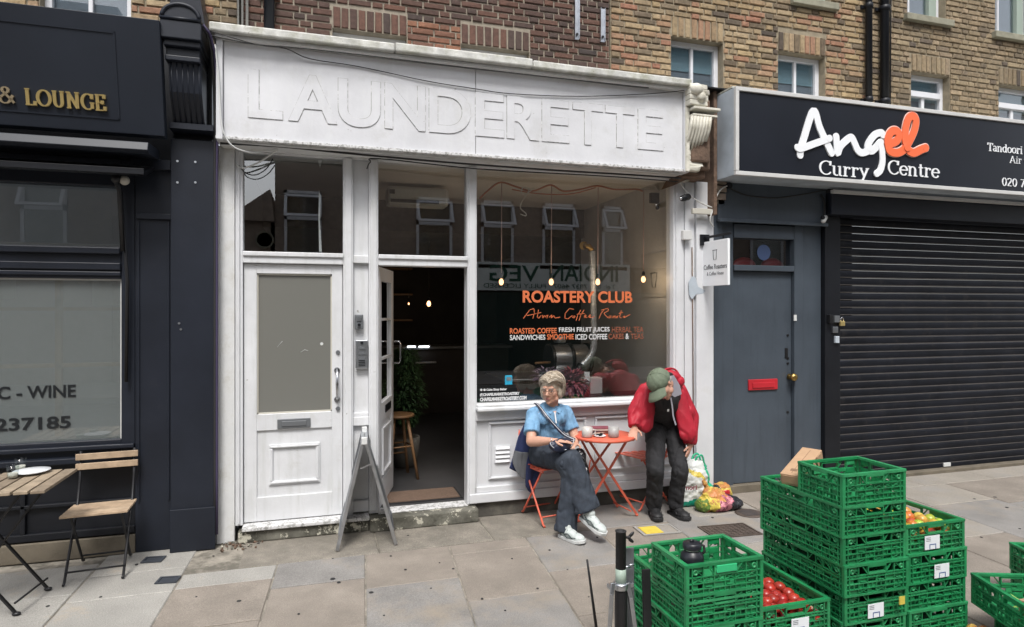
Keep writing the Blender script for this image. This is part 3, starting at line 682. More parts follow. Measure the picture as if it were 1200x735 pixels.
x = bx(1042); mb = MB(); mb.tube([(x, YB - .012, 3.6), (x + .01, YB - .012, 5), (x, YB - .012, ZT)], .007, 6); base(tag(mb.build('cable', 'cord_black'), 'thin black cable running up the brick beside the thick drainpipe', 'cable'), (x, YB, 3.6))
for i, (px, nm) in enumerate(((279.5, 'leftmost'), (284.5, 'middle'), (290, 'rightmost'))):
    x = bx(px); mb = MB(); mb.tube([(x, YB - .03, 3.62), (x, YB - .03, ZT)], .008 if i < 2 else .011, 6)
    base(tag(mb.build('cable', 'cord_white'), 'cream cable on the brick joint above the white sign, %s of three' % nm, 'cable', 'cream cables running up the brick'), (x, YB - .03, 3.62))
for px, a, b, nm in ((675, -40, 47, 'left and higher'), (705, 11, 50, 'right and lower')):
    x = bx(px); t = thing('steel_channel', 'galvanised steel channel screwed to the dark brick, %s of the pair' % nm, 'bracket', (x, YB, bz(px, b)), group='steel channels on the brick')
    mb = MB(); z0, z1 = bz(px, b), bz(px, a)
    mb.box(x - .022, x + .022, YB - .012, YB - .008, z0, z1); mb.box(x - .022, x - .018, YB - .035, YB - .012, z0, z1); mb.box(x + .018, x + .022, YB - .035, YB - .012, z0, z1); mb.build('channel', 'alu', t)
    mb = MB(); mb.lathe((x, YB - .02, z0 + .04), [(.012, 0), (.012, .01)], 8, M=Matrix.Rotation(R(90), 3, 'X')); mb.build('bolt', 'dark_metal', t)

# ================================================================ BLACK BAR SHOPFRONT (left)
def solve_y(x, px, lo=-2.5, hi=5.0):
    """depth at which the line of sight px meets the plane X = x (for things square to the front)"""
    u = (px - 600) / FL; k = (sth + u * cth) / (cth - u * sth); return x / k - DC
t = thing('bar_shopfront', 'black painted bar shopfront with window and pilasters, at the left edge', 'shopfront', (-2.0, 0, 0))
XP0, XP1 = FX(200, -.12), FX(252, -.12)
xw = FX(142, -.04)
def B(name, m, boxes, bevel=.004, par=t):
    mb = MB()
    for b in boxes: mb.box(*b)
    return mb.build(name, m, par, bevel=bevel)
B('pilaster', 'navy_paint', [(XP0, XP1, -.12, .10, .0, 2.90)])
B('pilaster_base', 'navy_paint', [(XP0 - .004, XP1 + .004, -.135, -.12, .0, .30)])
xq0, xq1 = FX(158, -.06), XP0 - .003
B('pilaster', 'navy_paint', [(xq0, xq1, -.05, .1, 0, 2.72)])
B('capital', 'navy_paint', [(xq0 + .01, xq1 - .004, -.075, -.05, 2.335, 2.375), (xq0 - .01, xq1, -.10, -.05, 2.68, 2.75), (xq0 + .015, xq0 + .03, -.06, -.05, .35, 2.32), (xq1 - .03, xq1 - .015, -.06, -.05, .35, 2.32)])
zt0, zt1 = F(142, 290, -.04)[1], F(142, 219, -.04)[1]; zl0, zl1 = F(137, 515, -.04)[1], F(137, 327, -.04)[1]
XL = -4.5
B('window_frame', 'navy_paint', [(xw, xq0 - .003, -.04, .06, .66, 2.75), (XL, xw, -.04, .06, zt1, 2.75), (XL, xw, -.04, .06, zl1 + .0, zt0), (XL, xw, -.035, .06, .66, zl0)], .006)
B('transom', 'navy_paint', [(XL, xw, -.075, -.04, zt0 - .05, zt0 - .005), (XL, xw, -.06, -.04, zt0 - .16, zt0 - .11), (XL, xw, -.055, -.04, zl1 + .02, zl1 + .05)], .006)
B('sill', 'navy_paint', [(XL, xq0 - .004, -.10, -.036, .655, .695), (XL, xq0 - .004, -.07, -.036, zl0 - .06, zl0 - .03)], .006)
B('stall_riser', 'black_paint', [(XL, xq0 - .004, -.02, .06, .13, .654), (XL, xq0 - .004, -.05, -.02, .14, .19), (XL, xq0 - .004, -.05, -.02, .36, .385), (-1.9, -1.87, -.05, -.02, .19, .655), (-3.1, -3.07, -.05, -.02, .19, .655)], .005)
B('plinth', 'sand_plinth', [(XL, xq0, -.06, .06, 0, .13)], .006)
pn = B('pane', 'glass_upper', [(XL, xw, .0, .006, zt1 - .4 + .0, zt1)], 0)
pn = MB(); pn.box(XL, xw - .012, .0, .006, zl0, zl1); pn = pn.build('pane', 'glass_film', t)
mb = MB(); rl = [(XL, xw - .012, -.012, .012, zl1 - .012, zl1), (xw - .012, xw - .004, -.012, .012, zl0, zl1)]
for b in rl: mb.box(*b)
mb.build('glazing_bead', 'sign_rim', t)
ftext('lettering', 'IC - WINE', -8, 89, 452, 467, -.003, 'decal_black', t, .002, .02)
ftext('lettering', '237185', -6, 83, 489, 504, -.003, 'decal_black', t, .002, .025)
xm = FX(70, .25)
B('crossing_bars', 'wood_slat', [(xm - .02, xm + .02, .22, .26, zl0, zl1), (XL, xw, .22, .26, F(70, 362, .25)[1] - .013, F(70, 362, .25)[1] + .013), (XL, xw, .22, .26, F(70, 428, .25)[1] - .013, F(70, 428, .25)[1] + .013)], 0)  # pale crossing bars set behind the filmed pane
B('inner_sheet', 'paper', [(XL, FX(18, .3), .30, .31, F(5, 350, .3)[1], zl1), (FX(108, .3), xw, .30, .31, F(120, 358, .3)[1], zl1)], 0)
B('back_room', 'int_wall_grey', [(XL, xw + .3, 1.4, 1.45, .1, 2.8), (XL, xw + .3, .1, 1.4, .5, .52), (xw + .3, xw + .35, .1, 1.45, .1, 2.8)], 0)
B('backing', 'black_paint', [(XL, xq1, .0, .098, 2.752, 3.70), (xq1, XP1 - .03, -.05, .098, 2.902, 3.66), (XL, xq0 - .01, -.10, .0, 2.752, 2.80)], 0)
# fascia board leaning out at the top
yt_, yb_ = -.46, -.30
xr = FX(190, -.38); ztp = F(186, 23.5, yt_)[1]; zbt = F(196, 160, yb_)[1]
def lean(a, b, th, x0, x1): # slab between heights a..b on the leaning board
    k = lambda z: yb_ + (yt_ - yb_) * (z - zbt) / (ztp - zbt)
    return [(x0, k(a) - th, a), (x1, k(a) - th, a), (x1, k(b) - th, b), (x0, k(b) - th, b)]
mb = MB(); mb.prism(lean(zbt, ztp, 0, XL, xr), (0, .09, 0)); mb.build('fascia_board', 'navy_board', t, bevel=.004)
xi = FX(136.5, -.4); zi1 = F(136, 38, -.43)[1]; zi0 = F(136, 140, -.33)[1]
mb = MB()
for a, b, p, q in ((zi0, zi0 + .012, XL, xi), (zi1 - .012, zi1, XL, xi), (zi0, zi1, xi - .012, xi)): mb.prism(lean(a, b, .005, p, q), (0, .006, 0))
mb.build('fascia_moulding', 'navy_board', t)
k = lambda z: yb_ + (yt_ - yb_) * (z - zbt) / (ztp - zbt)
za, zb_ = F(77, 130, -.35)[1] + .02, F(77, 110, -.37)[1] + .015
sx0, sx1 = FX(28, -.36), FX(124.5, -.36); mb = MB()
serif(mb, 'LOUNGE', (sx0, k(za) - .004, za), (sx1 - sx0, 0, 0), (0, k(zb_) - k(za), zb_ - za), (0, -.012, 0), .19, .075)
mb.build('lettering', 'gold', t, label='gold letters LOUNGE')
mb = MB(); serif(mb, '&', (FX(-4, -.36), k(za) - .004, za), (FX(19, -.36) - FX(-4, -.36), 0, 0), (0, k(zb_) - k(za), zb_ - za), (0, -.012, 0), .17, .07); mb.build('lettering', 'gold_dim', t)
# awning cassette
ac = F(130, 164, -.42)[1]; ab = F(130, 201, -.36)[1]
mb = MB(); mb.prism([(XL, -.12, ac + .02), (XL, -.42, ac), (XL, -.44, ac - .055), (XL, -.40, ac - .07), (XL, -.12, ac - .05)], (FX(174, -.42) - XL, 0, 0)); mb.build('awning_cassette', 'navy_board', t, bevel=.004)
mb = MB(); mb.prism([(XL, -.10, ab + .10), (XL, -.34, ab + .02), (XL, -.37, ab + .03), (XL, -.37, ab - .01), (XL, -.33, ab - .015), (XL, -.10, ab + .07)], (FX(169, -.36) - XL, 0, 0)); mb.build('awning_bar', 'black_paint', t, bevel=.003)
mb = MB(); xx = FX(138, -.2); mb.tube([(xx + .01, -.18, 2.52), (xx + .03, -.09, 1.9), (xx + .02, -.08, 1.2)], .012, 8); mb.tube([(xx - .01, -.26, 2.60), (xx + .01, -.2, 2.5), (xx + .015, -.14, 2.1)], .016, 8)
mb.ell((xx, -.24, 2.575), (.03, .03, .034)); mb.build('awning_arm', 'dark_metal', t)
mb = MB(); mb.ell((xx + .045, -.22, 2.57), .032); mb.build('awning_knob', 'cream_plastic', t)
# console bracket at the top of the pilaster
cx0, cx1 = FX(187, -.42), FX(236, -.42); cm = (cx0 + cx1) / 2
zA, zB_, zC, zD = F(210, 24, -.42)[1], F(210, 45, -.42)[1], F(210, 73, -.34)[1], F(215, 145, -.22)[1]
con = B('console_bracket', 'navy_paint', [(cx0 + .0, cx1, -.42, .09, zB_, zA), (cx0 + .015, cx1 - .01, -.39, .08, zC + .09, zB_), (cx0 + .025, cx1 - .02, -.355, .08, zC + .035, zC + .09), (cx0 + .02, cx1 - .015, -.37, .08, zC, zC + .035)], .006)
mb = MB(); pr = [(cx0 + .035, -.335, zC), (cx0 + .035, -.30, (zC + zD) / 2), (cx0 + .035, -.17, zD), (cx0 + .035, .08, zD), (cx0 + .035, .08, zC)]
mb.prism(pr, (cx1 - cx0 - .05, 0, 0))
for i in range(6): xx = cx0 + .05 + i * (cx1 - cx0 - .08) / 5; mb.tube([(xx, -.332, zC), (xx, -.298, (zC + zD) / 2), (xx, -.168, zD)], .0062, 8)
mb.build('console_shaft', 'navy_paint', con)
mb = MB(); mb.box(cx0 + .01, XP1, -.20, .09, zD - .03, zD + .01); mb.build('console_foot', 'navy_paint', con)
mb = MB()
pts = [(cx0, -.42, zA + .004), (cx1, -.42, zA + .004)] + [(cm + (cx1 - cx0) / 2 * math.cos(R(a)), -.42, zA + .004 + (cx1 - cx0) / 2 * .80 * math.sin(R(a))) for a in range(10, 180, 10)]
mb.prism(pts, (0, .45, 0)); mb.build('console_hood', 'navy_paint', con)
mb = MB(); ring = [(cm + (cx1 - cx0) / 2 * .9 * math.cos(R(a)), -.42, zA + .02 + (cx1 - cx0) / 2 * .70 * math.sin(R(a))) for a in range(0, 181, 12)]
mb.tube(ring, .014, 8); mb.tube([(cx0, -.42, zA + .012), (cx1, -.42, zA + .012)], .012, 8); mb.build('hood_moulding', 'navy_paint', con)
mb = MB(); mb.prism([(cx0 + .02, -.30, zA + .05), (cx1 + .01, -.30, zA), (cm + .05, -.30, zA + .5), (cm - .04, -.30, zA + .5)], (0, .33, 0)); mb.build('pediment', 'navy_paint', con)
mb = MB()
for px, py in ((208, 189), (229, 190), (208, 214), (229, 214), (210, 379), (212, 386)): p = FV(px, py, -.12); mb.lathe(p, [(.008, 0), (.008, .006)], 8, M=Matrix.Rotation(R(90), 3, 'X'))
mb.build('screw_head', 'alu', t)
# purple and black cables hugging the corner
for dx, m, lab in ((0.012, 'cord_purple', 'purple cable clipped down the right corner of the black pilaster'), (-.006, 'cord_black', 'black cable beside the purple one down the black pilaster')):
    mb = MB(); P = [FV(236, 29, -.40), FV(244, 40, -.36), FV(249, 60, -.30), FV(252, 95, -.22), FV(253, 150, -.16)]
    P = [p + Vector((dx, 0, 0)) for p in P] + [Vector((XP1 + dx * .7 + .004, -.125, z)) for z in (2.7, 2.2, 1.6, 1.0, .5, .1)]
    mb.tube(P, .009, 8); base(tag(mb.build('cable', m), lab, 'cable'), (XP1, -.12, .1))

# ================================================================ WHITE LAUNDERETTE SHOPFRONT
XF0, XF1 = -.695, 3.47
t = thing('launderette_shopfront', 'old white painted wooden shopfront with two doors and a large window', 'shopfront', (1.2, 0, 0))
X = dict(fl=-.52, dr=.193, m1=.268, m2=.386, d0=.458, d1=1.169, g0=1.248, g1=3.06, f1=3.17)
ZTR0, ZTR1, ZG, ZS = 2.045, 2.122, 2.862, .93
B2 = lambda name, m, bxs, bev=.004, par=t, **k: B(name, m, bxs, bev, par)
B2('pilaster', 'white_old', [(XF0, FX(275, -.04), -.045, .10, 0.0, 2.89)])
B2('architrave', 'white_clean', [(FX(275, -.04) + .002, X['fl'], -.03, .10, .115, 2.89), (FX(275, -.04) + .02, X['fl'] - .02, -.045, -.03, .13, 2.86)])
B2('head_rail', 'white_paint', [(X['fl'], X['g1'], -.02, .10, ZG, 2.92)])
B2('transom', 'white_paint', [(X['fl'], X['dr'], -.03, .09, ZTR0, ZTR1), (X['d0'], X['d1'], -.03, .09, ZTR0, ZTR1), (X['fl'], X['dr'], -.045, -.03, ZTR1 - .025, ZTR1 + .008), (X['d0'], X['d1'], -.045, -.03, ZTR1 - .025, ZTR1 + .008)], .005)
for a, b in ((X['dr'], X['m1']), (X['m2'], X['d0']), (X['d1'], X['g0'])): B2('mullion', 'white_paint', [(a, b, -.025, .10, .115, ZG), (a + .012, b - .012, -.038, -.025, .14, ZG)], .005)
B2('infill_panel', 'white_paint', [(X['m1'], X['m2'], .02, .09, .13, ZG), (X['m1'], X['m2'], -.012, .02, 2.06, 2.12), (X['m1'], X['m2'], -.012, .02, .80, .87), (X['m1'], X['m2'], -.012, .02, .13, .22), (X['m1'], X['m2'], .0, .02, .87, .90)], .005)
# stall riser under the big window
B2('sill', 'white_paint', [(X['g0'] - .01, X['g1'] + .06, -.10, .08, .875, .905), (X['g0'], X['g1'], -.045, .08, .905, .928)], .008)
xs0, xs1 = X['d1'] + .012, X['g1'] + .11
B2('stall_riser', 'white_clean', [(xs0, xs1, -.0, .08, .13, .875), (xs0, xs1, -.03, -.0, .79, .872), (xs0, xs1, -.045, -.0, .125, .20), (xs0, xs1, -.025, -.0, .20, .25)], .006)
p0 = F(571, 497, -.0); pz1 = p0[1]; pz0 = F(574, 566, 0)[1]
def mould(name, x0, x1, z0, z1, y, m, w=.022, d=.016, par=t):
    b = [(x0, x1, y - d, y, z1 - w, z1), (x0, x1, y - d, y, z0, z0 + w), (x0, x0 + w, y - d, y, z0 + w, z1 - w), (x1 - w, x1, y - d, y, z0 + w, z1 - w)]
    e = w * .35
    b += [(x0 + e, x1 - e, y - d - .007, y - d, z1 - w + e * .6, z1 - e), (x0 + e, x1 - e, y - d - .007, y - d, z0 + e, z0 + w - e * .6), (x0 + e, x0 + w - e * .6, y - d - .007, y - d, z0 + w, z1 - w), (x1 - w + e * .6, x1 - e, y - d - .007, y - d, z0 + w, z1 - w)]
    return B(name, m, b, .003, par)
mould('riser_moulding', F(572, 500)[0], 2.22, .30, .775, 0, 'white_clean'); mould('riser_moulding', 2.30, X['g1'], .30, .775, 0, 'white_clean')
va = F(579, 521)[0]; vb = F(598, 521)[0]; vz1 = F(590, 522)[1]; vz0 = F(590, 542)[1]
mb = MB(); mb.box(va, vb, -.008, 0, vz0, vz1)
for i in range(4): z = vz0 + (vz1 - vz0) * (i + .1) / 4; mb.prism([(va + .01, -.008, z), (va + .01, -.022, z + .004), (va + .01, -.008, z + .026)], (vb - va - .02, 0, 0))
mb.build('vent_grille', 'white_clean', t)
B2('plinth', 'plinth_dark', [(xs0, xs1, -.01, .09, 0, .125), (xs1, 3.47, -.02, .09, 0, .06)], .006)
B2('step', 'step_stone', [(X['m2'] + .0, X['g0'] - .01, -.13, .3, 0, .108)], .012)
B2('step', 'step_stone', [(X['fl'] - .03, X['m2'] - .003, -.085, .3, 0, .088)], .012)
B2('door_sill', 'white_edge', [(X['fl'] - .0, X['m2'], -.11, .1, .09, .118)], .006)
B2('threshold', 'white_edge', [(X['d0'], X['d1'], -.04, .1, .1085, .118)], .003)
# right hand frame and pilaster
B2('window_jamb', 'white_clean', [(X['g1'], X['f1'], -.03, .10, .915, ZG + .04), (X['g1'] + .02, X['f1'] - .02, -.045, -.03, .93, 2.85)], .006)
B2('pilaster', 'white_clean', [(X['f1'] + .004, X['f1'] + .10, -.035, .10, .06, 2.86), (X['f1'] + .115, 3.465, -.05, .10, .0, 2.86), (X['f1'] + .10, X['f1'] + .115, -.02, .1, .0, 2.86)], .006)
mb = MB(); P = [FV(*p, -.052) for p in ((811, 324), (815, 325), (818, 336), (827, 341), (824, 344), (816, 345), (811, 351), (808, 346), (807, 331))]
mb.prism(P, (0, .004, 0)); mb.build('bare_patch', 'sign_side', t)
mb = MB(); mb.tube([FV(811, 290, -.045), FV(812, 400, -.045), FV(813, 560, -.045)], .005, 6); mb.build('crack_filler', 'stucco_rot', t)
# glass
mb = MB(); mb.box(X['fl'], X['dr'], .03, .036, ZTR1, ZG); mb.build('transom_pane', 'glass_shop', t)
mb = MB(); mb.box(X['d0'], X['d1'], .03, .036, ZTR1, ZG); mb.build('transom_pane', 'glass_shop', t)
mb = MB(); mb.box(X['g0'], X['g1'], .03, .036, .93, ZG); pane = mb.build('shop_pane', 'glass_shop', t)
# torn paper edge in the left transom light
mb = MB(); mb.prism([FV(374, 222, .05), FV(376, 230, .05), FV(375, 260, .05), FV(377, 295, .05), FV(374, 295, .05), FV(373, 250, .05)], (0, .004, 0)); mb.build('tape_strip', 'light_plastic', t)
mb = MB(); mb.prism([FV(372, 187, .05), FV(379, 186, .05), FV(377, 190, .05), FV(375, 197, .05)], (0, .002, 0)); mb.build('tape_strip', 'light_plastic', t)
# ---- window lettering
yd = .0285
ftext('window_lettering', 'ROASTERY CLUB', 612.5, 741, 341, 355, yd, 'decal_orange', t, .001, .03)
def script(name, pxy, rad, m):
    mb = MB(); P = [FV(a, b, yd) for a, b in pxy]
    for i in range(len(P) - 1): mb.bar(P[i], P[i + 1] + (P[i + 1] - P[i]) * .08, rad, .001, up=(1, 0, 0) if abs((P[i + 1] - P[i]).normalized().x) < .7 else (0, 0, 1))
    mb.build(name, m, t)
def zz(l): return [(540 + a / 4.085, 340 + b / 4.085) for a, b in l]
mbs = MB()
SC = [[(300, 135), (330, 95), (350, 88), (352, 110), (345, 135)], [(318, 122), (355, 115), (372, 108)], [(372, 95), (366, 130), (374, 135), (384, 122)], [(362, 112), (384, 108)], [(392, 120), (392, 134), (402, 122)], [(404, 130), (410, 122), (418, 120), (412, 134)],
      [(424, 130), (436, 118), (432, 134), (446, 122), (450, 134), (475, 130)], [(540, 92), (520, 88), (500, 112), (498, 134), (512, 138), (534, 122)], [(540, 124), (534, 132), (544, 134), (548, 124), (540, 124)],
      [(574, 96), (560, 120), (552, 146)], [(590, 96), (574, 120), (566, 146)], [(556, 116), (592, 112)], [(590, 130), (602, 122), (596, 118), (590, 130), (604, 132)], [(612, 130), (624, 122), (618, 118), (610, 130), (626, 132), (640, 126)],
      [(690, 90), (672, 110), (662, 136)], [(672, 96), (704, 88), (708, 98), (684, 112), (704, 132)], [(712, 124), (706, 132), (716, 134), (720, 124), (712, 124)], [(730, 124), (726, 134), (740, 122), (738, 134)], [(744, 130), (754, 122), (748, 134)], [(768, 98), (760, 130), (768, 134)], [(756, 112), (776, 108)],
      [(776, 130), (786, 122), (780, 134), (800, 122), (810, 118)]]
for s in SC:
    P = [FV(a, b, yd) for a, b in zz(s)]
    for i in range(len(P) - 1):
        d = (P[i + 1] - P[i]).normalized(); mbs.bar(P[i] - d * .002, P[i + 1] + d * .002, .0052, .001, up=(0, -1, 0))
mbs.build('window_script', 'decal_orange', t)
ftext('window_lettering', 'ROASTED COFFEE', 597.5, 652.5, 384.5, 391, yd, 'decal_orange', t, .001, .02)
ftext('window_lettering', 'FRESH FRUIT JUICES', 655, 714.5, 383.5, 390.5, yd, 'decal_white', t, .001, .02)
ftext('window_lettering', 'HERBAL TEA', 717, 754, 383, 389.5, yd, 'decal_orange_dim', t, .001, .01)
ftext('window_lettering', 'SANDWICHES', 597.5, 639, 392.5, 398.5, yd, 'decal_white', t, .001, .02)
ftext('window_lettering', 'SMOOTHIE', 641, 672.5, 391.5, 398, yd, 'decal_orange', t, .001, .02)
ftext('window_lettering', 'ICED COFFEE', 674.5, 711.5, 391.5, 398, yd, 'decal_white', t, .001, .02)
ftext('window_lettering', 'CAKES', 713, 731, 391, 397.5, yd, 'decal_orange_dim', t, .001, .02)
ftext('window_lettering', '&', 733, 737, 391, 397.5, yd, 'decal_white', t, .001, .02)
ftext('window_lettering', 'TEAS', 739, 754, 391, 397.5, yd, 'decal_orange_dim', t, .001, .01)
ftext('window_lettering', '@CHAPELMARKETROASTERY', 562.5, 609, 460, 464.5, yd, 'decal_white', t, .001, .05)
ftext('window_lettering', 'CHAPELMARKETROASTERY.COM', 562.5, 617, 465, 469.5, yd, 'decal_white', t, .001, .05)
ftext('window_lettering', 'Cake Shop Baker', 570, 594, 455, 458.5, yd, 'decal_white', t, .001, .04)
mb = MB()
for px in (564, 567.8): p = FV(px, 457, yd); mb.lathe(p, [(.010, 0), (.010, .001)], 12, M=Matrix.Rotation(R(90), 3, 'X'))
mb.build('window_emblem', 'decal_white', t)
# ---- the closed door
D0, D1, DZ0, DZ1 = X['fl'] + .004, X['dr'] - .004, .125, ZTR0 - .004
gx0, gx1 = F(301, 400)[0], F(389, 400)[0]; gz1 = F(345, 321)[1]; gz0 = F(345, 484)[1]
rail = F(345, 503)[1]; bot = F(345, 580)[1]
px0, px1 = F(298, 540)[0], F(391, 540)[0]
dw = MB()
dw.box(D0, gx0, .0, .045, DZ0, DZ1); dw.box(gx1, D1, .0, .045, DZ0, DZ1); dw.box(gx0, gx1, .0, .045, gz1, DZ1); dw.box(gx0, gx1, .0, .045, rail, gz0); dw.box(gx0, gx1, .0, .045, DZ0, bot)
door = dw.build('door', 'white_paint', t, bevel=.003, label='closed white wooden door with dark glazed upper half')
mb = MB(); mb.box(gx0, gx1, .014, .04, bot, rail); mb.build('panel', 'white_paint', door)
mould('panel_moulding', F(315, 540)[0], F(375, 540)[0], F(345, 567)[1], F(345, 520)[1], .013, 'white_paint', .03, .012, door)
mb = MB(); mb.box(gx0, gx1, .022, .028, gz0, gz1); mb.build('pane', 'glass_door', door)
mb = MB()
for b in ((gx0, gx1, .012, .022, gz1 - .012, gz1), (gx0, gx1, .012, .022, gz0, gz0 + .01), (gx0, gx0 + .01, .012, .022, gz0, gz1), (gx1 - .01, gx1, .012, .022, gz0, gz1)): mb.box(*b)
mb.build('glazing_bead', 'cream_plastic', door)
for b in ((px0 - .003, px0 + .002), (px1 - .002, px1 + .003)):
    pass
mb = MB(); a0, a1 = F(325, 495)[0], F(364, 495)[0]; c0, c1 = F(345, 501.5)[1], F(345, 490.5)[1]
mb.box(a0, a1, -.010, 0, c0, c1); mb.box(a0 + .03, a1 - .03, -.016, -.010, c0 + .016, c1 - .016); mb.build('letterbox', 'grey_plastic', door, bevel=.004)
mb = MB(); hx = F(395, 440)[0]; h1_, h0_ = F(395, 434)[1], F(395, 468)[1]
mb.tube([(hx, -.01, h1_), (hx, -.05, h1_ - .02), (hx, -.055, (h1_ + h0_) / 2), (hx, -.05, h0_ + .02), (hx, -.01, h0_)], [.012, .009, .012, .009, .012], 10)
for z in (h1_, h0_): mb.lathe((hx, .0, z), [(.024, 0), (.02, .012)], 14, M=Matrix.Rotation(R(90), 3, 'X'))
mb.build('handle', 'chrome', door)
mb = MB()
for py in (413, 479): mb.lathe(FV(396, py, 0), [(.017, 0), (.014, .012)], 14, M=Matrix.Rotation(R(90), 3, 'X'))
mb.build('lock', 'grey_plastic', door)
mb = MB(); mb.lathe(FV(377, 403, .02), [(.012, 0), (.012, .001)], 14, M=Matrix.Rotation(R(90), 3, 'X')); mb.tube([FV(325, 407, .02), FV(329, 402, .02), FV(331, 400, .02)], .0015, 5); mb.tube([FV(352, 413, .02), FV(357, 410, .02), FV(361, 411, .02)], .0015, 5); mb.build('sticker', 'light_plastic', door)
# ---- the open glazed door, swung inwards
hx, hz0_, hz1_ = X['d0'] + .012, .125, ZTR0 - .004
far = Vector((FX(461, .66), .66, 0)); near = Vector((hx, .03, 0)); dv = (far - near); Lw = dv.length; dv.normalize(); nv_ = Vector((-dv.y, dv.x, 0))
M3 = Matrix((dv, nv_, Vector((0, 0, 1)))).transposed()
def dbox(mb, a, b, n0, n1, z0, z1, mi=0):
    c = near + dv * (a + b) / 2 + nv_ * (n0 + n1) / 2; mb.obox((c.x, c.y, (z0 + z1) / 2), (abs(b - a) / 2, abs(n1 - n0) / 2, (z1 - z0) / 2), M3, mi)
mb = MB(); s_ = .10
dbox(mb, 0, s_, 0, .045, hz0_, hz1_); dbox(mb, Lw - s_, Lw, 0, .045, hz0_, hz1_); dbox(mb, s_, Lw - s_, 0, .045, hz1_ - .11, hz1_); dbox(mb, s_, Lw - s_, 0, .045, hz0_, hz0_ + .2); dbox(mb, s_, Lw - s_, 0, .045, .80, .95); dbox(mb, s_, Lw - s_, .012, .033, hz0_ + .2, .80)
od = mb.build('door', 'white_clean', t, bevel=.004, label='white glazed door standing open into the dark shop')
mb = MB(); dbox(mb, s_, Lw - s_, .02, .026, .95, hz1_ - .11); mb.build('pane', 'glass_shop', od)
mb = MB()
for z in (1.30, 1.62): dbox(mb, s_, Lw - s_, .006, .04, z - .01, z + .01)
dbox(mb, s_ + .04, Lw - s_ - .04, -.008, .012, .36, .38); dbox(mb, s_ + .04, Lw - s_ - .04, -.008, .012, .72, .74); dbox(mb, s_ + .04, s_ + .06, -.008, .012, .38, .72); dbox(mb, Lw - s_ - .06, Lw - s_ - .04, -.008, .012, .38, .72)
mb.build('glazing_bar', 'white_clean', od)
mb = MB(); c = lambda a, n, z: near + dv * a + nv_ * n + Vector((0, 0, z))
mb.tube([c(Lw - .05, -.005, 1.42), c(Lw - .05, -.06, 1.42), c(Lw - .05, -.07, 1.40), c(Lw - .05, -.07, 1.25), c(Lw - .05, -.06, 1.23), c(Lw - .05, -.005, 1.23)], .008, 8); mb.build('handle', 'chrome', od)
mb = MB(); dbox(mb, s_ + .15, Lw - .15, -.006, 0, .85, .91); mb.build('letterbox', 'black_paint', od)
# intercoms: keypad and bell panel
def panelthing(name, label, px0, px1, py0, py1, y, m, cat):
    x0, x1 = FX(px0, y), FX(px1, y); z1 = F(px0, py0, y)[1]; z0 = F(px0, py1, y)[1]
    q = thing(name, label, cat, ((x0 + x1) / 2, y, z0)); mb = MB(); mb.box(x0, x1, y - .025, y, z0, z1); mb.build('case', m, q, bevel=.006); return q, x0, x1, z0, z1
q, x0, x1, z0, z1 = panelthing('key_safe', 'small grey key safe on the white strip between the doors, above the intercom', 415.5, 425.5, 368.5, 386, .0, 'grey_plastic', 'key safe')
mb = MB(); mb.box(x0 + .015, x1 - .015, -.034, -.025, z1 - .05, z1 - .02); mb.box(x0 + .02, x1 - .02, -.032, -.025, z0 + .02, z0 + .05); mb.build('face', 'alu', q)
mb = MB(); mb.lathe(((x0 + x1) / 2, -.032, z0 + .035), [(.012, 0), (.01, .01)], 12, M=Matrix.Rotation(R(90), 3, 'X')); mb.build('dial', 'black_paint', q)
q, x0, x1, z0, z1 = panelthing('intercom', 'tall grey metal door intercom with three name plates, between the two doors', 416.5, 431, 398.5, 432, .0, 'alu', 'intercom')
for k in range(3): mb = MB(); z = z1 - .05 - k * .042; mb.box(x0 + .025, x1 - .022, -.030, -.025, z - .02, z); mb.build('name_plate', 'grey_plastic', q)
mb = MB()
for k in range(4): mb.box(x0 + .022, x1 - .022, -.028, -.025, z0 + .02 + k * .013, z0 + .026 + k * .013)
mb.build('speaker_slots', 'black_paint', q)
mb = MB(); mb.lathe(((x0 + x1) / 2, -.026, z1 - .022), [(.012, 0), (.01, .006)], 12, M=Matrix.Rotation(R(90), 3, 'X')); mb.build('button', 'black_paint', q)

# ================================================================ LAUNDERETTE SIGN
YS = -.25
t = thing('shop_sign', 'long white painted sign board with raised old lettering LAUNDERETTE', 'sign', (1.2, 0, 2.89))
fx0, fx1 = F(262, 100, YS)[0], F(800, 150, YS)[0]; fz0, fz1 = 2.90, 3.572
xj = FX(557.5, YS)
B('sign_board', 'white_fascia', [(fx0, xj - .002, YS, .0, fz0 + .01, fz1)], .003, t); B('sign_board', 'white_fascia', [(xj + .002, fx1, YS, .0, fz0 + .01, fz1)], .003, t)
B('board_joint', 'groove', [(xj - .002, xj + .002, YS + .006, -.01, fz0 + .02, fz1 - .02)], 0, t)
B('end_board', 'white_fascia', [(fx0 - .045, fx0 - .003, YS - .03, 0, fz0 - .02, fz1 + .01)], .004, t); B('end_board', 'white_fascia', [(fx1 + .003, fx1 + .045, YS - .03, 0, fz0 - .02, fz1 + .01)], .004, t)
B('cornice', 'lead_grey', [(fx0 - .08, .55, YS - .10, .13, 3.598, 3.662), (.553, 1.62, YS - .105, .13, 3.60, 3.668), (1.623, fx1 + .03, YS - .10, .13, 3.598, 3.660)], .012, t)
B('cornice_moulding', 'white_old', [(fx0 - .05, fx1 + .02, YS - .06, .0, 3.574, 3.597)], .004, t)
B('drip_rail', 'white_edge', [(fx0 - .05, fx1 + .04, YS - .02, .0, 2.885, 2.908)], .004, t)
B('soffit', 'white_old', [(fx0 - .03, fx1 + .02, YS + .02, -.02, 2.872, 2.884)], .0, t)
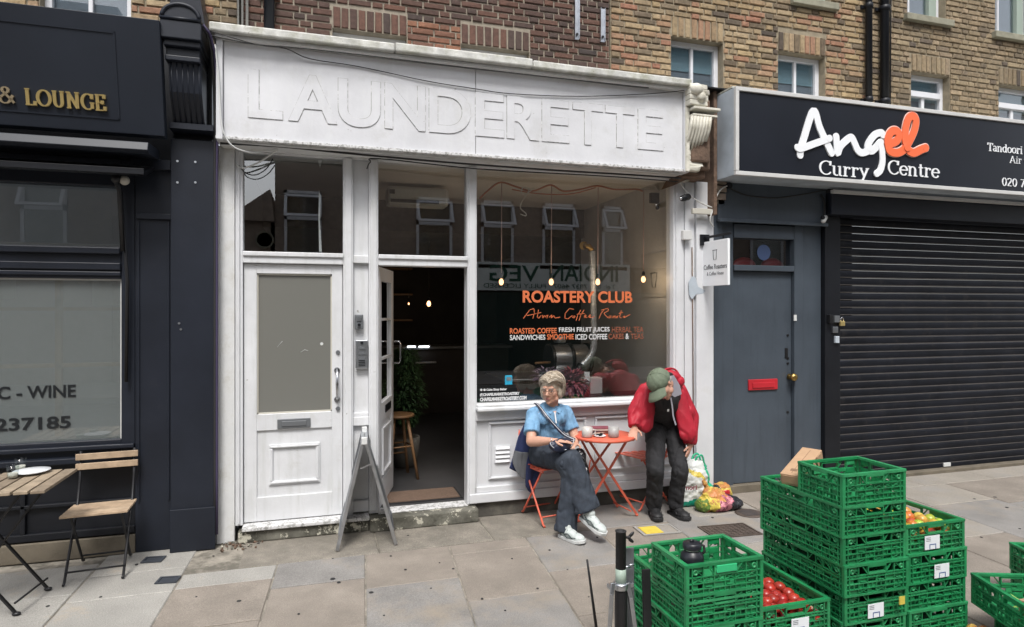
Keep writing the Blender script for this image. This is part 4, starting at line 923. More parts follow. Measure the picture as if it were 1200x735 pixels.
LT = [('L', 187, 335, 0), ('A', 360, 570, 0), ('U', 575, 757, 0), ('N', 776, 950, 0), ('D', 967, 1146, 0), ('E', 64, 187, 1), ('R', 200, 338, 1), ('E', 351, 468, 1), ('T', 484, 613, 1), ('T', 624, 748, 1), ('E', 765, 873, 1)]
lz0, lz1 = F(291, 137.5, YS)[1], F(291, 81, YS)[1]
for ch, a, b, o_ in LT:
    pa, pb = (240 if not o_ else 540) + a / 3.675, (240 if not o_ else 540) + b / 3.675
    x0, x1 = FX(pa, YS - .01), FX(pb, YS - .01); mb = MB(); lo = -.008 if ch == 'U' else 0
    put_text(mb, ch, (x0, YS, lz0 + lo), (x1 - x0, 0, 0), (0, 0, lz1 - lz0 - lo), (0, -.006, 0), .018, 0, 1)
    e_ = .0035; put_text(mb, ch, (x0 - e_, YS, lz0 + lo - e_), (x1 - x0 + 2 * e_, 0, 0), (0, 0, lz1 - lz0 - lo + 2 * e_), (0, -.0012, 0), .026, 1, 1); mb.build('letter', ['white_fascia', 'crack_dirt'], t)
# cables on the sign
def wire(label, pts, r, m='cord_black', name='cable'):
    pts = catmull([Vector(p) for p in pts], 4); mb = MB(); mb.tube(pts, r, 6); P = pts[0]; return base(tag(mb.build(name, m), label, 'cable'), tuple(P))
def swag(a, b, n=10, sag=.03): a = Vector(a); b = Vector(b); return [a.lerp(b, i / n) - Vector((0, 0, sag * 4 * (i / n) * (1 - i / n))) for i in range(n + 1)]
wire('thin black wire sagging across the top of the launderette sign', [FV(245, 36, -.37), FV(300, 52, -.35), FV(335, 57, -.30), FV(363, 69, -.27), FV(420, 78, -.262), FV(500, 95, -.262), FV(556, 104, -.262), FV(600, 110, -.262), FV(680, 113, -.262), FV(760, 110, -.27), FV(802, 106, -.31)], .0035)
wire('bundle of black cables running under the lower edge of the white sign', [FV(258, 168, -.22), FV(330, 172, -.2), FV(420, 181, -.19), FV(520, 190, -.2), FV(640, 199, -.2), FV(740, 205, -.19), FV(798, 209, -.2)], .008)
wire('second black cable running under the lower edge of the white sign, below the bundle', [FV(430, 198, -.06), FV(434, 190, -.1), FV(445, 186, -.15), FV(560, 198, -.16), FV(700, 206, -.17), FV(795, 213, -.17)], .005)
wire('white cable looping down from the left end of the launderette sign', [FV(252, 52, -.30), FV(256, 90, -.30), FV(259, 140, -.30), FV(264, 160, -.29), FV(275, 173, -.27), FV(295, 179, -.2), FV(312, 177, -.17), FV(325, 176, -.16)], .006, 'light_plastic')
wire('pale cable curling across the top of the left transom light', [FV(325, 176, -.16), FV(315, 183, -.1), FV(300, 192, -.07), FV(284, 197, -.06), FV(276, 192, -.05)], .006, 'light_plastic')
wire('black cable curling across the top of the left transom light', [FV(320, 186, -.08), FV(312, 198, -.06), FV(300, 205, -.05), FV(288, 203, -.05), FV(280, 194, -.05)], .004)
wire('group of black cables lying along the top edge of the white sign', [FV(248, 42, -.33), FV(300, 52, -.34), FV(348, 56, -.345), FV(420, 64, -.345), FV(520, 76, -.34), FV(640, 90, -.34), FV(760, 103, -.34)], .005)

# ================================================================ BROKEN WHITE CONSOLE BRACKET
yc = -.34
x0, x1, x2 = FX(807.5, yc), FX(831, yc), FX(841, yc)
t = thing('console_bracket', 'broken white plaster console bracket with crumbling brown core, between the two signs', 'console bracket', ((x0 + x1) / 2, 0, 2.86))
zc = lambda py: F(820, py, yc)[1]
mb = MB()
rr = random.Random(5)
def rough_block(mb, x0, x1, y0, y1, z0, z1, n=5, j=.02, mi=0):
    """block whose right edge is broken away unevenly"""
    for i in range(n):
        a = z0 + (z1 - z0) * i / n; b = z0 + (z1 - z0) * (i + 1) / n; e = rr.uniform(-j, j)
        mb.prism([(x0, y0, a), (x1 + e, y0 + rr.uniform(0, .02), a + rr.uniform(-.006, .006)), (x1 + e * .5, y0 + rr.uniform(0, .02), b), (x0, y0, b)], (0, y1 - y0, 0), mi)
B('core', 'stucco_rot', [(x0 + .02, x2 - .02, -.20, .1, zc(205), zc(100)), (x0 + .05, x2, -.24, -.20, zc(196), zc(110)), (x0 + .06, x2 - .03, -.28, -.24, zc(188), zc(150))], .02, t)
mb = MB(); rough_block(mb, x0, x1 - .02, -.36, .05, zc(124), zc(99), 4, .03); mb.build('cap_block', 'stucco_cream', t, bevel=.008)
mb = MB(); mb.ell((x0 + .06, -.36, zc(106)), (.06, .04, .05)); mb.ell((x0 + .11, -.34, zc(114)), (.05, .05, .05)); mb.build('plaster_lump', 'stucco_cream', t)
B('moulding', 'stucco_cream', [(x0 + .03, x2 + .01, -.37, .0, zc(129), zc(126)), (x0 + .03, x2 - .01, -.355, .0, zc(136.5), zc(134))], .004, t)
mb = MB()
for i in range(7):
    xx = x0 + .012 + i * .030; b = zc(174) + (.0 if i < 4 else .02 + .03 * (i - 4)) + rr.uniform(-.01, .01)
    mb.tube([(xx + .012, -.35, zc(137)), (xx + .006, -.34, zc(150)), (xx, -.30, zc(163)), (xx - .004, -.26, b)], [.013, .014, .013, .011], 8)
mb.build('flute', 'stucco_cream', t)
mb = MB(); mb.box(x0, x0 + .03, -.30, .05, zc(200), zc(125)); mb.build('side_face', 'stucco_cream', t)
mb = MB(); rough_block(mb, x0 + .01, x1 - .02, -.27, .0, zc(198), zc(174), 4, .025); mb.build('lower_block', 'stucco_cream', t, bevel=.008)
mb = MB(); mb.prism([(x0, -.22, zc(199)), (x1, -.22, zc(199)), (x0, -.10, zc(212))], (.0, .22, 0)); mb.build('foot', 'stucco_rot', t)
t = thing('party_pier', 'narrow strip of dark broken brick and timber beside the black curry house sign', 'pier', (3.5, .05, 0))
xa, xb = FX(834, -.1), FX(848, -.1); mb = MB()
for k in range(14): z = 2.70 + k * .068; mb.box(xa + .03 + rr.uniform(-.006, .006), xb + .03, -.10 + rr.uniform(-.01, .01), .05, z, z + .056)
mb.build('bricks', 'brick_dark', t, kind='stuff')
B('mortar', 'plinth_dark', [(xa + .03, xb + .02, -.08, .09, 2.66, 3.7)], 0, t); B('timber_edge', 'stucco_rot', [(xa - .01, xa + .025, -.15, .08, 2.55, 3.66)], .005, t)
B('lead_flap', 'dark_metal', [(x0 + .05, xb + .02, -.20, .1, 3.66, 3.672)], 0, t)

# ================================================================ CURRY HOUSE SHOPFRONT
t = thing('curry_shopfront', 'slate blue and black painted curry house front with door and closed roller shutter', 'shopfront', (5.2, 0, 0))
xb0, xb1 = 3.472, FX(963, -.02)
dx0, dx1 = FX(858, 0), FX(928, 0); dz1 = F(893, 318.5, 0)[1]
zf = F(900, 262, -.06)[1]
B('door_surround', 'bluegrey_paint', [(xb0, xb0 + .09, -.04, .10, .02, 2.86), (xb0 + .094, dx0 - .004, -.02, .10, .02, 2.86), (dx1 + .004, dx1 + .10, -.03, .10, .05, zf), (dx1 + .104, xb1, -.01, .10, .02, zf)], .004, t)
B('fascia_panel', 'bluegrey_paint', [(xb0 + .02, FX(968, -.08), -.08, .1, zf, 2.95), (xb0 + .02, FX(968, -.08), -.11, -.08, zf - .01, zf + .02)], .004, t)
tz0, tz1 = F(893, 311, 0)[1], F(893, 280, 0)[1]
B('transom', 'bluegrey_paint', [(dx0 - .0, dx1, -.035, .09, dz1 + .004, tz0 - .003), (dx0, dx1, -.03, .09, tz1, zf - .012)], .004, t)
mb = MB(); mb.box(dx0, dx1, .03, .036, tz0, tz1); mb.build('transom_pane', 'glass_upper', t)
mb = MB(); mb.box(dx0 - .4, dx1 + .8, .9, .92, tz0 - .5, tz1 + 1.2); mb.box(dx1 + .8, dx1 + .82, .1, .9, tz0 - .5, tz1 + 1.2); mb.box(dx0 - .2, dx0 - .18, .1, .9, tz0 - .5, tz1 + 1.2); mb.box(dx0 - .2, dx1 + .8, .1, .9, tz1 + .3, tz1 + .32); mb.build('lobby_wall', 'int_wall_dark', t)
mb = MB(); mb.ell((FX(872, .2), .2, tz0 + .0), (.14, .04, .09)); mb.ell((FX(905, .2), .2, tz0 - .0), (.14, .04, .09)); mb.build('red_lamp', 'red_paint', t)
mb = MB(); mb.lathe(FV(895, 296, .028), [(.075, 0), (.075, .001)], 24, M=Matrix.Rotation(R(90), 3, 'X')); mb.build('sticker', 'sticker_blue', t)
door = B('door', 'bluegrey_paint', [(dx0, dx1, .01, .06, .075, dz1)], .003, t)
lb = F(893, 457, 0)[1]; lt = F(893, 444.5, 0)[1]; lx0, lx1 = FX(877, 0), FX(911, 0)
B('letterbox', 'red_paint', [(lx0, lx1, -.006, .01, lb, lt), (lx0 + .04, lx1 - .04, -.014, -.006, lb + .02, lt - .03)], .004, door)
mb = MB(); p = FV(925, 441.5, .0); mb.lathe(p, [(.03, 0), (.018, .02), (.02, .04), (.036, .055), (.034, .075), (.015, .085)], 16, M=Matrix.Rotation(R(90), 3, 'X')); mb.build('knob', 'brass', door)
mb = MB()
for py in (393, 420, 426, 483): mb.lathe(FV(923, py, .01), [(.014, 0), (.012, .006)], 10, M=Matrix.Rotation(R(90), 3, 'X'))
mb.box(FX(920.5, 0), FX(923.5, 0), .002, .01, F(922, 420, 0)[1], F(922, 408, 0)[1]); mb.build('lock', 'dark_metal', door)
B('door_sill', 'sand_plinth', [(dx0 - .1, dx1 + .12, -.05, .1, .0, .07)], .005, t)
mb = MB(); a, b = FX(930, -.03), FX(933, -.03); mb.box(a, b, -.038, -.03, F(931, 376, 0)[1], F(931, 369, 0)[1]); mb.build('bell_push', 'light_plastic', t)
# shutter frame, box, guide, slats
xg0, xg1 = FX(967, -.06), FX(983, -.02)
zh0, zh1 = F(983, 256, -.04)[1], F(983, 226, -.12)[1]
B('guide_rail', 'black_paint', [(xg0, xg1 - .02, -.06, .10, .02, zh0 + .02), (xg1 - .018, xg1, -.03, .10, .02, zh0)], .004, t)
XE = 9.4
B('shutter_box', 'navy_paint', [(xg0, XE, -.14, .10, zh0 + .02, zh1)], .006, t)
B('light_strip', 'sign_rim', [(FX(977, -.2), XE, -.20, -.16, F(977, 226, -.2)[1], F(977, 222, -.2)[1])], .003, t)
B('plinth', 'sand_plinth', [(xg1, XE, -.05, .1, -.005, .035)], .004, t)
zs0 = .075; n = 34; pitch = (zh0 + .02 - zs0) / n
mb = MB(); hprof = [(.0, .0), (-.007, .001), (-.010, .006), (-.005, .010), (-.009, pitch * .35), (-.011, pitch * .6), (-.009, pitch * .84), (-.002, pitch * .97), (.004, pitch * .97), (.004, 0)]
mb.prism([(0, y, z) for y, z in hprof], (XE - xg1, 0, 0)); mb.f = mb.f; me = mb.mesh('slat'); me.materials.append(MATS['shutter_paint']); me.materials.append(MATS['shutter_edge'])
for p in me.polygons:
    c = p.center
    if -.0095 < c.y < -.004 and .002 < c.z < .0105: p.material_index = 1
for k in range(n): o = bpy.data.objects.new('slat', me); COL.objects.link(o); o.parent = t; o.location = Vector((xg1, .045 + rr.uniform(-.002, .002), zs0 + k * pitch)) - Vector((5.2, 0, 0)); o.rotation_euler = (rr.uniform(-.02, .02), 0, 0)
B('bottom_bar', 'shutter_paint', [(xg1, XE, .03, .06, .04, zs0)], .003, t)
B('bottom_lug', 'light_plastic', [(FX(1108, 0), FX(1116, 0), .015, .03, .045, .085)], .003, t)
B('end_pier', 'navy_paint', [(XE, XE + .5, -.1, .1, 0, 3.4)], .004, t)
# lock on the guide rail
p = FV(978, 376, -.06)
t2 = thing('padlock', 'brass padlock hanging from the hasp of the black shutter guide', 'padlock', (p.x + .06, -.08, p.z - .07))
q = FV(986, 379, -.07); mb = MB(); mb.box(q.x - .027, q.x + .027, -.09, -.065, q.z - .025, q.z + .022); mb.build('body', 'gold', t2, bevel=.004)
mb = MB(); mb.tube([(q.x - .017, -.078, q.z + .02), (q.x - .017, -.078, q.z + .045), (q.x, -.078, q.z + .06), (q.x + .017, -.078, q.z + .045), (q.x + .017, -.078, q.z + .02)], .005, 8); mb.build('shackle', 'chrome', t2)
t2 = thing('shutter_lock', 'steel hasp and small lock boxes on the black shutter guide', 'lock', tuple(FV(976, 384, -.06)))
def pb(name, m, a, b, c, d, y0=-.085, par=t2): B(name, m, [(FX(a, -.06), FX(b, -.06), y0, -.0605, F(a, d, -.06)[1], F(a, c, -.06)[1])], .003, par)
pb('hasp', 'dark_metal', 969, 973, 369, 379, -.10); pb('hasp_plate', 'grey_plastic', 976, 982, 370, 378); pb('lock_box', 'alu', 974, 980, 383, 390); pb('lock_box', 'sign_side', 977, 981.5, 394, 402)

# ================================================================ CURRY HOUSE SIGN
YC = -.40
cx0, cx1 = FX(861.5, YC), 9.6; cz1, cz0 = 3.615, 2.862
t = thing('shop_sign', 'long black box sign with white rim reading Angel Curry Centre', 'sign', (6.5, YC, cz0))
B('sign_box', 'sign_side', [(cx0, cx1, YC + .02, -.05, cz0, cz1)], .003, t)
B('sign_face', 'sign_black', [(cx0 + .03, cx1, YC + .004, YC + .02, cz0 + .03, cz1 - .03)], 0, t)
B('rim', 'sign_rim', [(cx0, cx1, YC - .012, YC + .02, cz1 - .032, cz1 + .004), (cx0, cx1, YC - .012, YC + .02, cz0 - .004, cz0 + .032), (cx0 - .002, cx0 + .032, YC - .014, YC + .02, cz0 + .033, cz1 - .033)], .004, t)
B('top_flashing', 'lead_grey', [(cx0, cx1, -.36, .12, cz1 + .006, cz1 + .02)], 0, t)
def za(l): return [(920 + a / 6.316, 110 + b / 6.316) for a, b in l]
def flatstroke(mb, pts, w, y0, d, mi=0):
    P = catmull([FV(a, b, y0) for a, b in za(pts)]); n = len(P); L = []; Rr = []
    for i in range(n):
        tt = (P[min(i + 1, n - 1)] - P[max(i - 1, 0)]).normalized(); nn = Vector((-tt.z, 0, tt.x)) * w / 2; L.append(P[i] + nn); Rr.append(P[i] - nn)
    V = L + Rr; V2 = [v + Vector((0, -d - .004 * (q % n) / n, 0)) for q, v in enumerate(V)]; m = n
    mb.add(V + V2, [(i + 2 * m, i + 1 + 2 * m, i + 1 + 3 * m, i + 3 * m) for i in range(m - 1)] + [(i, i + 1, i + 1 + 2 * m, i + 2 * m) for i in range(m - 1)] + [(i + m, i + 1 + m, i + 1 + 3 * m, i + 3 * m) for i in range(m - 1)], mi)
    for e, x_ in ((P[0], -.0006), (P[-1], .0048)): mb.lathe(e, [(w / 2, 0), (w / 2, d + x_)], 16, mi, Matrix.Rotation(R(90), 3, 'X'))
wS = .067
STK = {'A': [[(108, 455), (112, 410), (135, 330), (205, 130), (250, 250), (300, 360), (338, 440)], [(88, 398), (115, 405), (220, 368), (322, 332)]],
       'n': [[(374, 318), (378, 380), (385, 440), (405, 390), (450, 345), (485, 325), (508, 365), (530, 415), (560, 438), (600, 428), (622, 405)]],
       'g': [[(720, 305), (705, 290), (660, 305), (615, 365), (608, 410), (635, 425), (670, 395), (700, 360)], [(700, 370), (712, 420), (716, 500), (700, 565), (672, 592)]]}
for ch, ss in STK.items():
    mb = MB()
    for i, s in enumerate(ss): flatstroke(mb, s, wS * (.95 if i else 1), YC + .003 - .0055 * i, .010)
    mb.build('letter', 'letter_white', t)
for ch, ss in {'e': [[(768, 372), (820, 352), (842, 310), (825, 278), (790, 278), (762, 320), (758, 380), (775, 425), (820, 438), (860, 425), (888, 402)]],
               'l': [[(888, 402), (925, 340), (955, 270), (967, 200), (948, 168), (915, 178), (893, 240), (886, 310), (890, 370), (912, 420), (950, 438), (1000, 415), (1036, 402)], [(890, 355), (897, 375), (900, 398)]]}.items():
    mb = MB()
    for s in ss: flatstroke(mb, [(a - 2, b - 1) for a, b in s], wS * 1.34, YC + .003 - .0003 * ss.index(s), .004, 1); flatstroke(mb, s, wS * 1.12, YC - .006 - .0055 * ss.index(s), .006, 0)
    mb.build('letter', ['letter_orange', 'orange_rim'], t)
def fser(word, px0, px1, pt, pb_, thick=.17, thin=.07, name='lettering'):
    a, b = FX(px0, YC), FX(px1, YC); pm = (px0 + px1) / 2; z1, z0 = F(pm, pt, YC)[1], F(pm, pb_, YC)[1]; mb = MB()
    serif(mb, word, (a, YC + .003, z0), (b - a, 0, 0), (0, 0, z1 - z0), (0, -.005, 0), thick, thin); mb.build(name, 'letter_white', t)
fser('Curry', 959.5, 1018, 190, 206.5); fser('Centre', 1040, 1101, 190, 206.5)
fser('Tandoori Re', 1157, 1213, 170, 179.5, .16, .07); fser('Air C', 1183, 1207, 183.5, 192, .10, .05); fser('020 78', 1174, 1207, 209.5, 219, .16, .07)

# ================================================================ HANGING SIGN AND FITTINGS ON THE WHITE PILASTER
xs = 3.36
ya, yb = solve_y(xs, 823.5), solve_y(xs, 854.2)
zat = F(823.5, 284.5, ya)[1]; zbt2 = F(854.2, 334, yb)[1]
t = thing('hanging_sign', 'square white hanging sign with cup drawing reading Coffee Roasters on a black arm', 'sign', (xs, -.06, 2.12))
B('board', 'letter_white', [(xs - .012, xs + .012, yb, ya, zbt2, zat)], .003, t)
y0 = solve_y(xs, 813)
B('arm', 'black_paint', [(xs - .012, xs + .012, yb - .02, -.05, zat + .03, zat + .05)], .002, t)
B('wall_plate', 'black_paint', [(xs - .045, xs + .045, -.075, -.051, zat - .03, zat + .07)], .003, t)
mb = MB()
for yy in (ya - .06, yb + .08): mb.tube([(xs, yy, zat - .01), (xs, yy, zat + .04)], .005, 6)
mb.build('hanger', 'black_paint', t)
xf = xs - .0125
def side_text(name, body, pa, pb2, pt, pbm, m, bold=0):
    a, b = solve_y(xf, pa), solve_y(xf, pb2); pm = (pa + pb2) / 2; ym = solve_y(xf, pm); z1, z0 = F(pm, pt, ym)[1], F(pm, pbm, ym)[1]
    mb = MB(); put_text(mb, body, (xf, a, z0), (0, b - a, 0), (0, 0, z1 - z0), (-.001, 0, 0), bold); mb.build(name, m, t)
side_text('lettering', 'Coffee Roasters', 824.8, 851.8, 309.5, 315.2, 'ink_grey', .012); side_text('lettering', '& Coffee House', 828.5, 848, 318.2, 322.4, 'ink_grey', 0)
mb = MB(); ya_, yb_2 = solve_y(xf, 835.6), solve_y(xf, 839.8); za_, zb2 = F(838, 304.5, ya_)[1], F(838, 293.5, ya_)[1]
mb.tube([(xf, ya_, zb2), (xf, ya_ - .008, za_), (xf, yb_2 + .008, za_), (xf, yb_2, zb2)], .003, 5); mb.tube([(xf, ya_ + .008, zb2), (xf, yb_2 - .008, zb2)], .003, 5); mb.build('cup_drawing', 'ink_grey', t)
def fit(name, label, cat, boxes, y0, y1, m, bev=.004):
    b = []
    for pa, pb2, pt, pbm in boxes: b.append((FX(pa, y0), FX(pb2, y0), y0, y1, F((pa + pb2) / 2, pbm, y0)[1], F((pa + pb2) / 2, pt, y0)[1]))
    mb = MB(); [mb.box(*q) for q in b]; o = mb.build(name, m, None, bevel=bev); tag(o, label, cat); base(o, ((b[0][0] + b[0][1]) / 2, y1, b[0][4])); return o
fit('junction_box', 'cream junction box under the right end of the launderette sign', 'junction box', [(796, 808, 203.5, 212)], -.13, -.05, 'cream_plastic')
fit('junction_box', 'pale grey box high on the white pilaster, above the hanging sign', 'junction box', [(801, 811, 270, 281)], -.09, -.05, 'sign_rim')
fit('cable_bracket', 'cream horizontal bracket strip left of the slate blue fascia', 'bracket', [(812, 839, 244.5, 251)], -.12, -.09, 'cream_plastic')
p = FV(804, 232, -.14)
t = thing('security_camera', 'black bullet security camera on the white jamb below the sign', 'camera', (p.x, -.05, p.z))
mb = MB(); mb.cap(p + Vector((-.05, -.02, -.01)), p + Vector((.035, .03, .015)), .026, .03); mb.build('body', 'black_paint', t)
mb = MB(); mb.tube([p + Vector((.02, .03, .01)), p + Vector((.03, .09, .0))], .012, 8); mb.build('arm', 'black_paint', t)
mb = MB(); c_ = p + Vector((-.075, -.035, -.016)); mb.ell(c_, .014); mb.build('lens', 'chrome', t)
p = FV(966, 257, -.14)
t = thing('security_camera', 'small white and black camera under the slate blue fascia beside the shutter box', 'camera', (p.x, -.1, p.z))
mb = MB(); mb.cap(p + Vector((-.03, -.02, -.02)), p + Vector((.03, .02, .02)), .022, .022); mb.build('body', 'light_plastic', t)
mb = MB(); mb.ell(p + Vector((-.045, -.03, .01)), .02); mb.build('lens', 'black_paint', t)
wire('white cable drooping from the cream junction box past the black camera', [FV(796, 209, -.1), FV(801, 220, -.09), FV(812, 232, -.10), FV(826, 240, -.11), FV(840, 245, -.12)], .006, 'cord_white')
wire('pale cable looping from the curry sign down to the cream bracket', [FV(852, 218, -.13), FV(845, 222, -.12), FV(839, 232, -.12), FV(836, 244, -.125), FV(832, 258, -.12), FV(836, 266, -.1)], .007, 'cord_white')
wire('thin black cable across the slate blue fascia panel', [FV(852, 218, -.115), FV(862, 224, -.09), FV(880, 230, -.085), FV(910, 232, -.085), FV(940, 228, -.085), FV(966, 223, -.1), FV(976, 222, -.12)], .006)
wire('black cable looping at the right end of the slate blue fascia', [FV(962, 228, -.09), FV(966, 236, -.1), FV(966, 250, -.1), FV(962, 262, -.1)], .008)
mb = MB(); q = FV(853, 218, -.1); mb.lathe(q, [(.028, 0), (.028, .03)], 16, M=Matrix.Rotation(R(90), 3, 'X')); base(tag(mb.build('cable_gland', 'black_paint'), 'round black cable gland at the left end of the slate blue fascia', 'gland'), tuple(q))

# ================================================================ CAFE INTERIOR
t = thing('cafe_interior', 'dim cafe room behind the white shopfront, grey side wall and dark back wall', 'room', (1.4, 2.5, 0))
IX0, IX1, IZ, IY = -.56, 3.20, 2.95, 6.4
yw = solve_y(3.0, 716)
B('room_floor', 'int_floor', [(IX0, IX1 + .1, .10, IY, .02, .110)], 0, t)
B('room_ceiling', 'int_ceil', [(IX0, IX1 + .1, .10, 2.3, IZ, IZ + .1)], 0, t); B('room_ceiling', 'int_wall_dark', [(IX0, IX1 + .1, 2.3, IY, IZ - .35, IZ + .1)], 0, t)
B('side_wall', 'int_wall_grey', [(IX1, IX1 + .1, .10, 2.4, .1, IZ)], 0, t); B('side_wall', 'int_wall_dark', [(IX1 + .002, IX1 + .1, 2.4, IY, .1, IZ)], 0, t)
B('side_wall', 'int_wall_dark', [(IX0 - .1, IX0, .10, IY, .1, IZ)], 0, t)
B('hall_partition', 'int_wall_dark', [(.30, .36, .10, IY, .1, IZ - .001)], 0, t)
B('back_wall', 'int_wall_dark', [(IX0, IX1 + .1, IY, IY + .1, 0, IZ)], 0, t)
B('back_shelf', 'wood_int', [(.5, 1.6, 6.1, 6.39, 1.5 + k * .45, 1.53 + k * .45) for k in range(3)] + [(1.0, 1.06, 6.05, 6.39, 1.3, 2.6)], 0, t)
# things inside
mb = MB(); P = [(.50, .30, 0), (1.12, .30, 0), (1.12, .62, 0), (.50, .62, 0)]
a = [G(454, 582, .112), G(532, 574, .112), G(512, 563, .112), G(462, 566, .112)]
t = thing('doormat', 'flat brown doormat with dark rim just inside the open doorway', 'doormat', (a[0][0], a[0][1], .112))
q = [(a[0][0] - .05, .18), (a[1][0] + .02, .18), (a[1][0] + .02, .52), (a[0][0] - .05, .52)]
mb = MB(); mb.box(q[0][0], q[1][0], .18, .52, .111, .118); mb.build('rim', 'rubber', t); mb = MB(); mb.box(q[0][0] + .02, q[1][0] - .02, .20, .50, .1185, .124); mb.build('pile', 'mat_brown', t)
# stool
sp = F(467, 485, 1.0); sx, sy = sp[0], 1.0; sz = sp[1]
t = thing('bar_stool', 'round wooden stool inside the doorway beside the plant', 'stool', (sx, sy, .11))
mb = MB(); mb.lathe((sx, sy, sz), [(.12, -.03), (.15, -.022), (.15, -.004), (.14, 0)], 22); mb.build('seat', 'wood_int', t)
for k in range(4):
    an = R(45 + 90 * k + 12); d = Vector((math.cos(an), math.sin(an), 0)); mb = MB(); mb.tube([Vector((sx, sy, sz - .03)) + d * .09, Vector((sx, sy, .11)) + d * .20], [.016, .014], 8); mb.build('leg', 'wood_int', t)
for z, r_ in ((.32, .165), (.42, .150)):
    mb = MB(); mb.tube([(sx + r_ * math.cos(R(a_)), sy + r_ * math.sin(R(a_)), z) for a_ in range(57, 418, 90)], .009, 6); mb.build('stretcher', 'wood_int', t)
# leafy plants
def leaf(mb, p, d, L, w, up, mi=0, bend=.25):
    d = d.normalized(); s = d.cross(up)
    if s.length < .05: s = d.cross(Vector((1, 0, 0)))
    s.normalize(); n = s.cross(d); a = p; b = p + d * L * .5 + s * w / 2 + n * .0; c = p + d * L - n * L * bend; e = p + d * L * .5 - s * w / 2; m = p + d * L * .5 + n * L * .06
    mb.add([a, b, c, e, m], [(0, 1, 4), (1, 2, 4), (2, 3, 4), (3, 0, 4)], mi)
pp = F(476, 470, 1.45); X0 = pp[0] - .01
t = thing('potted_plant', 'bushy green plant in a pale woven basket inside the doorway', 'plant', (X0, 1.45, .11))
mb = MB(); rp = random.Random(9)
for k in range(2600):
    h = rp.random(); an = rp.uniform(0, 6.28); rad = (.10 + .13 * math.sin(math.pi * min(1, h * 1.05))) * math.sqrt(rp.random()) * (1 + .2 * math.sin(an * 3 + h * 9))
    p = Vector((X0 + rad * math.cos(an) * .8, 1.45 + rad * math.sin(an), .52 + h * .78)); d = Vector((math.cos(an), math.sin(an), rp.uniform(-.7, .6))); leaf(mb, p, d, rp.uniform(.04, .08), .022, Vector((0, 0, 1)))
mb.build('foliage', 'leaf_green', t)
mb = MB()
for k in range(7): mb.tube([(X0, 1.45, .4), (X0 + rp.uniform(-.06, .06), 1.45 + rp.uniform(-.06, .06), .8), (X0 + rp.uniform(-.1, .1), 1.45 + rp.uniform(-.1, .1), 1.2)], .006, 5)
mb.build('stem', 'leaf_green', t)
mb = MB(); mb.lathe((X0, 1.45, .111), [(.11, 0), (.14, .16), (.15, .30), (.14, .30), (.12, .22), (0.001, .22)], 20); mb.build('basket', 'wicker', t)
# counter deep in the shop
t = thing('cafe_counter', 'dark counter with bright display strips deep inside the doorway', 'counter', (1.7, 5.0, .11))
B('body', 'int_wall_dark', [(1.0, 2.9, 4.6, 5.1, .11, 1.1)], .01, t); B('worktop', 'grey_plastic', [(.95, 2.95, 4.55, 5.15, 1.1, 1.14)], .004, t)
for a_, b_, c_ in ((477.5, 487, 406.5), (491, 503, 406.5)):
    x_, z_ = F(a_, c_, 4.5); x2_, _ = F(b_, c_, 4.5); B('light_strip', 'led', [(x_, x2_, 4.50, 4.52, z_ - .012, z_ + .012)], 0, t)
x_, z_ = F(497, 426, 4.5); B('tray', 'duct', [(x_ - .12, x_ + .2, 4.56, 4.8, z_ - .01, z_ + .02)], .01, t)
def pendant(px, pyb, y, ztop, lab, grp=None, r=.024, cord='cord_pink'):
    x_, z_ = F(px, pyb, y); q = thing('pendant_lamp', lab, 'lamp', (x_, y, z_), group=grp)
    mb = MB(); mb.lathe((x_, y, z_), [(.001, -r * 1.25), (r * .6, -r * 1.0), (r * .9, -r * .2), (r * .75, r * .6), (r * .4, r * 1.15)], 12); mb.build('bulb', 'bulb', q)
    mb = MB(); mb.lathe((x_, y, z_ + r * 1.1), [(r * .55, 0), (r * .65, .03), (r * .35, .05)], 12); mb.build('socket', 'dark_metal', q)
    mb = MB(); mb.tube([(x_, y, z_ + r * 1.1 + .045), (x_ + .004, y, ztop)], .0045, 6); mb.build('cord', cord, q)
    lt = bpy.data.lights.new('bulb_light', 'POINT'); lt.energy = 1.3 if r > .02 else .3; lt.color = (1, .80, .62); lt.shadow_soft_size = .0075; lo = bpy.data.objects.new('bulb_light', lt); COL.objects.link(lo); lo.parent = q; lo.location = (0, 0, -.004)
for px, nm, top in ((587.5, 'leftmost of four in the big window', 214), (646, 'second of four from the left', 216), (700.5, 'third of four, beside the steel duct', 219), (754, 'rightmost of the window four', 222)):
    pendant(px, 330.5 if px < 740 else 327.5, .38, F(px, top, .38)[1], 'bare glowing bulb hanging on a cord, ' + nm)
x_, z_ = F(502.5, 356, 3.2); pendant(502.5, 356, 3.2, IZ - .36, 'small glowing bulb deep inside the open doorway', None, .03, 'cord_black')
x_, z_ = F(479, 356, 5.4); pendant(479, 356, 5.4, IZ - .36, 'tiny faint bulb farthest back inside the doorway', None, .014, 'cord_black')
pts = [FV(*p, .38) for p in ((562, 233), (570, 225), (586, 214), (605, 219), (624, 224), (645, 217), (660, 224), (680, 222), (700, 218), (720, 222), (745, 222), (753, 224))]
wire('copper coloured flex strung in waves along the ceiling of the shop window', catmull(pts, 4), .009, 'copper_cord')
wire('second copper flex looping between the window bulbs', catmull([FV(*p, .40) for p in ((600, 222), (622, 226), (648, 228), (672, 227), (698, 220))], 4), .006, 'copper_cord')
wire('loose white cable loops hanging beside the first window bulb', catmull([FV(*p, .36) for p in ((626, 220), (616, 228), (611, 226), (613, 220), (620, 222), (612, 236), (610, 244), (616, 250), (616, 253), (610, 251))], 4), .005, 'cord_white')
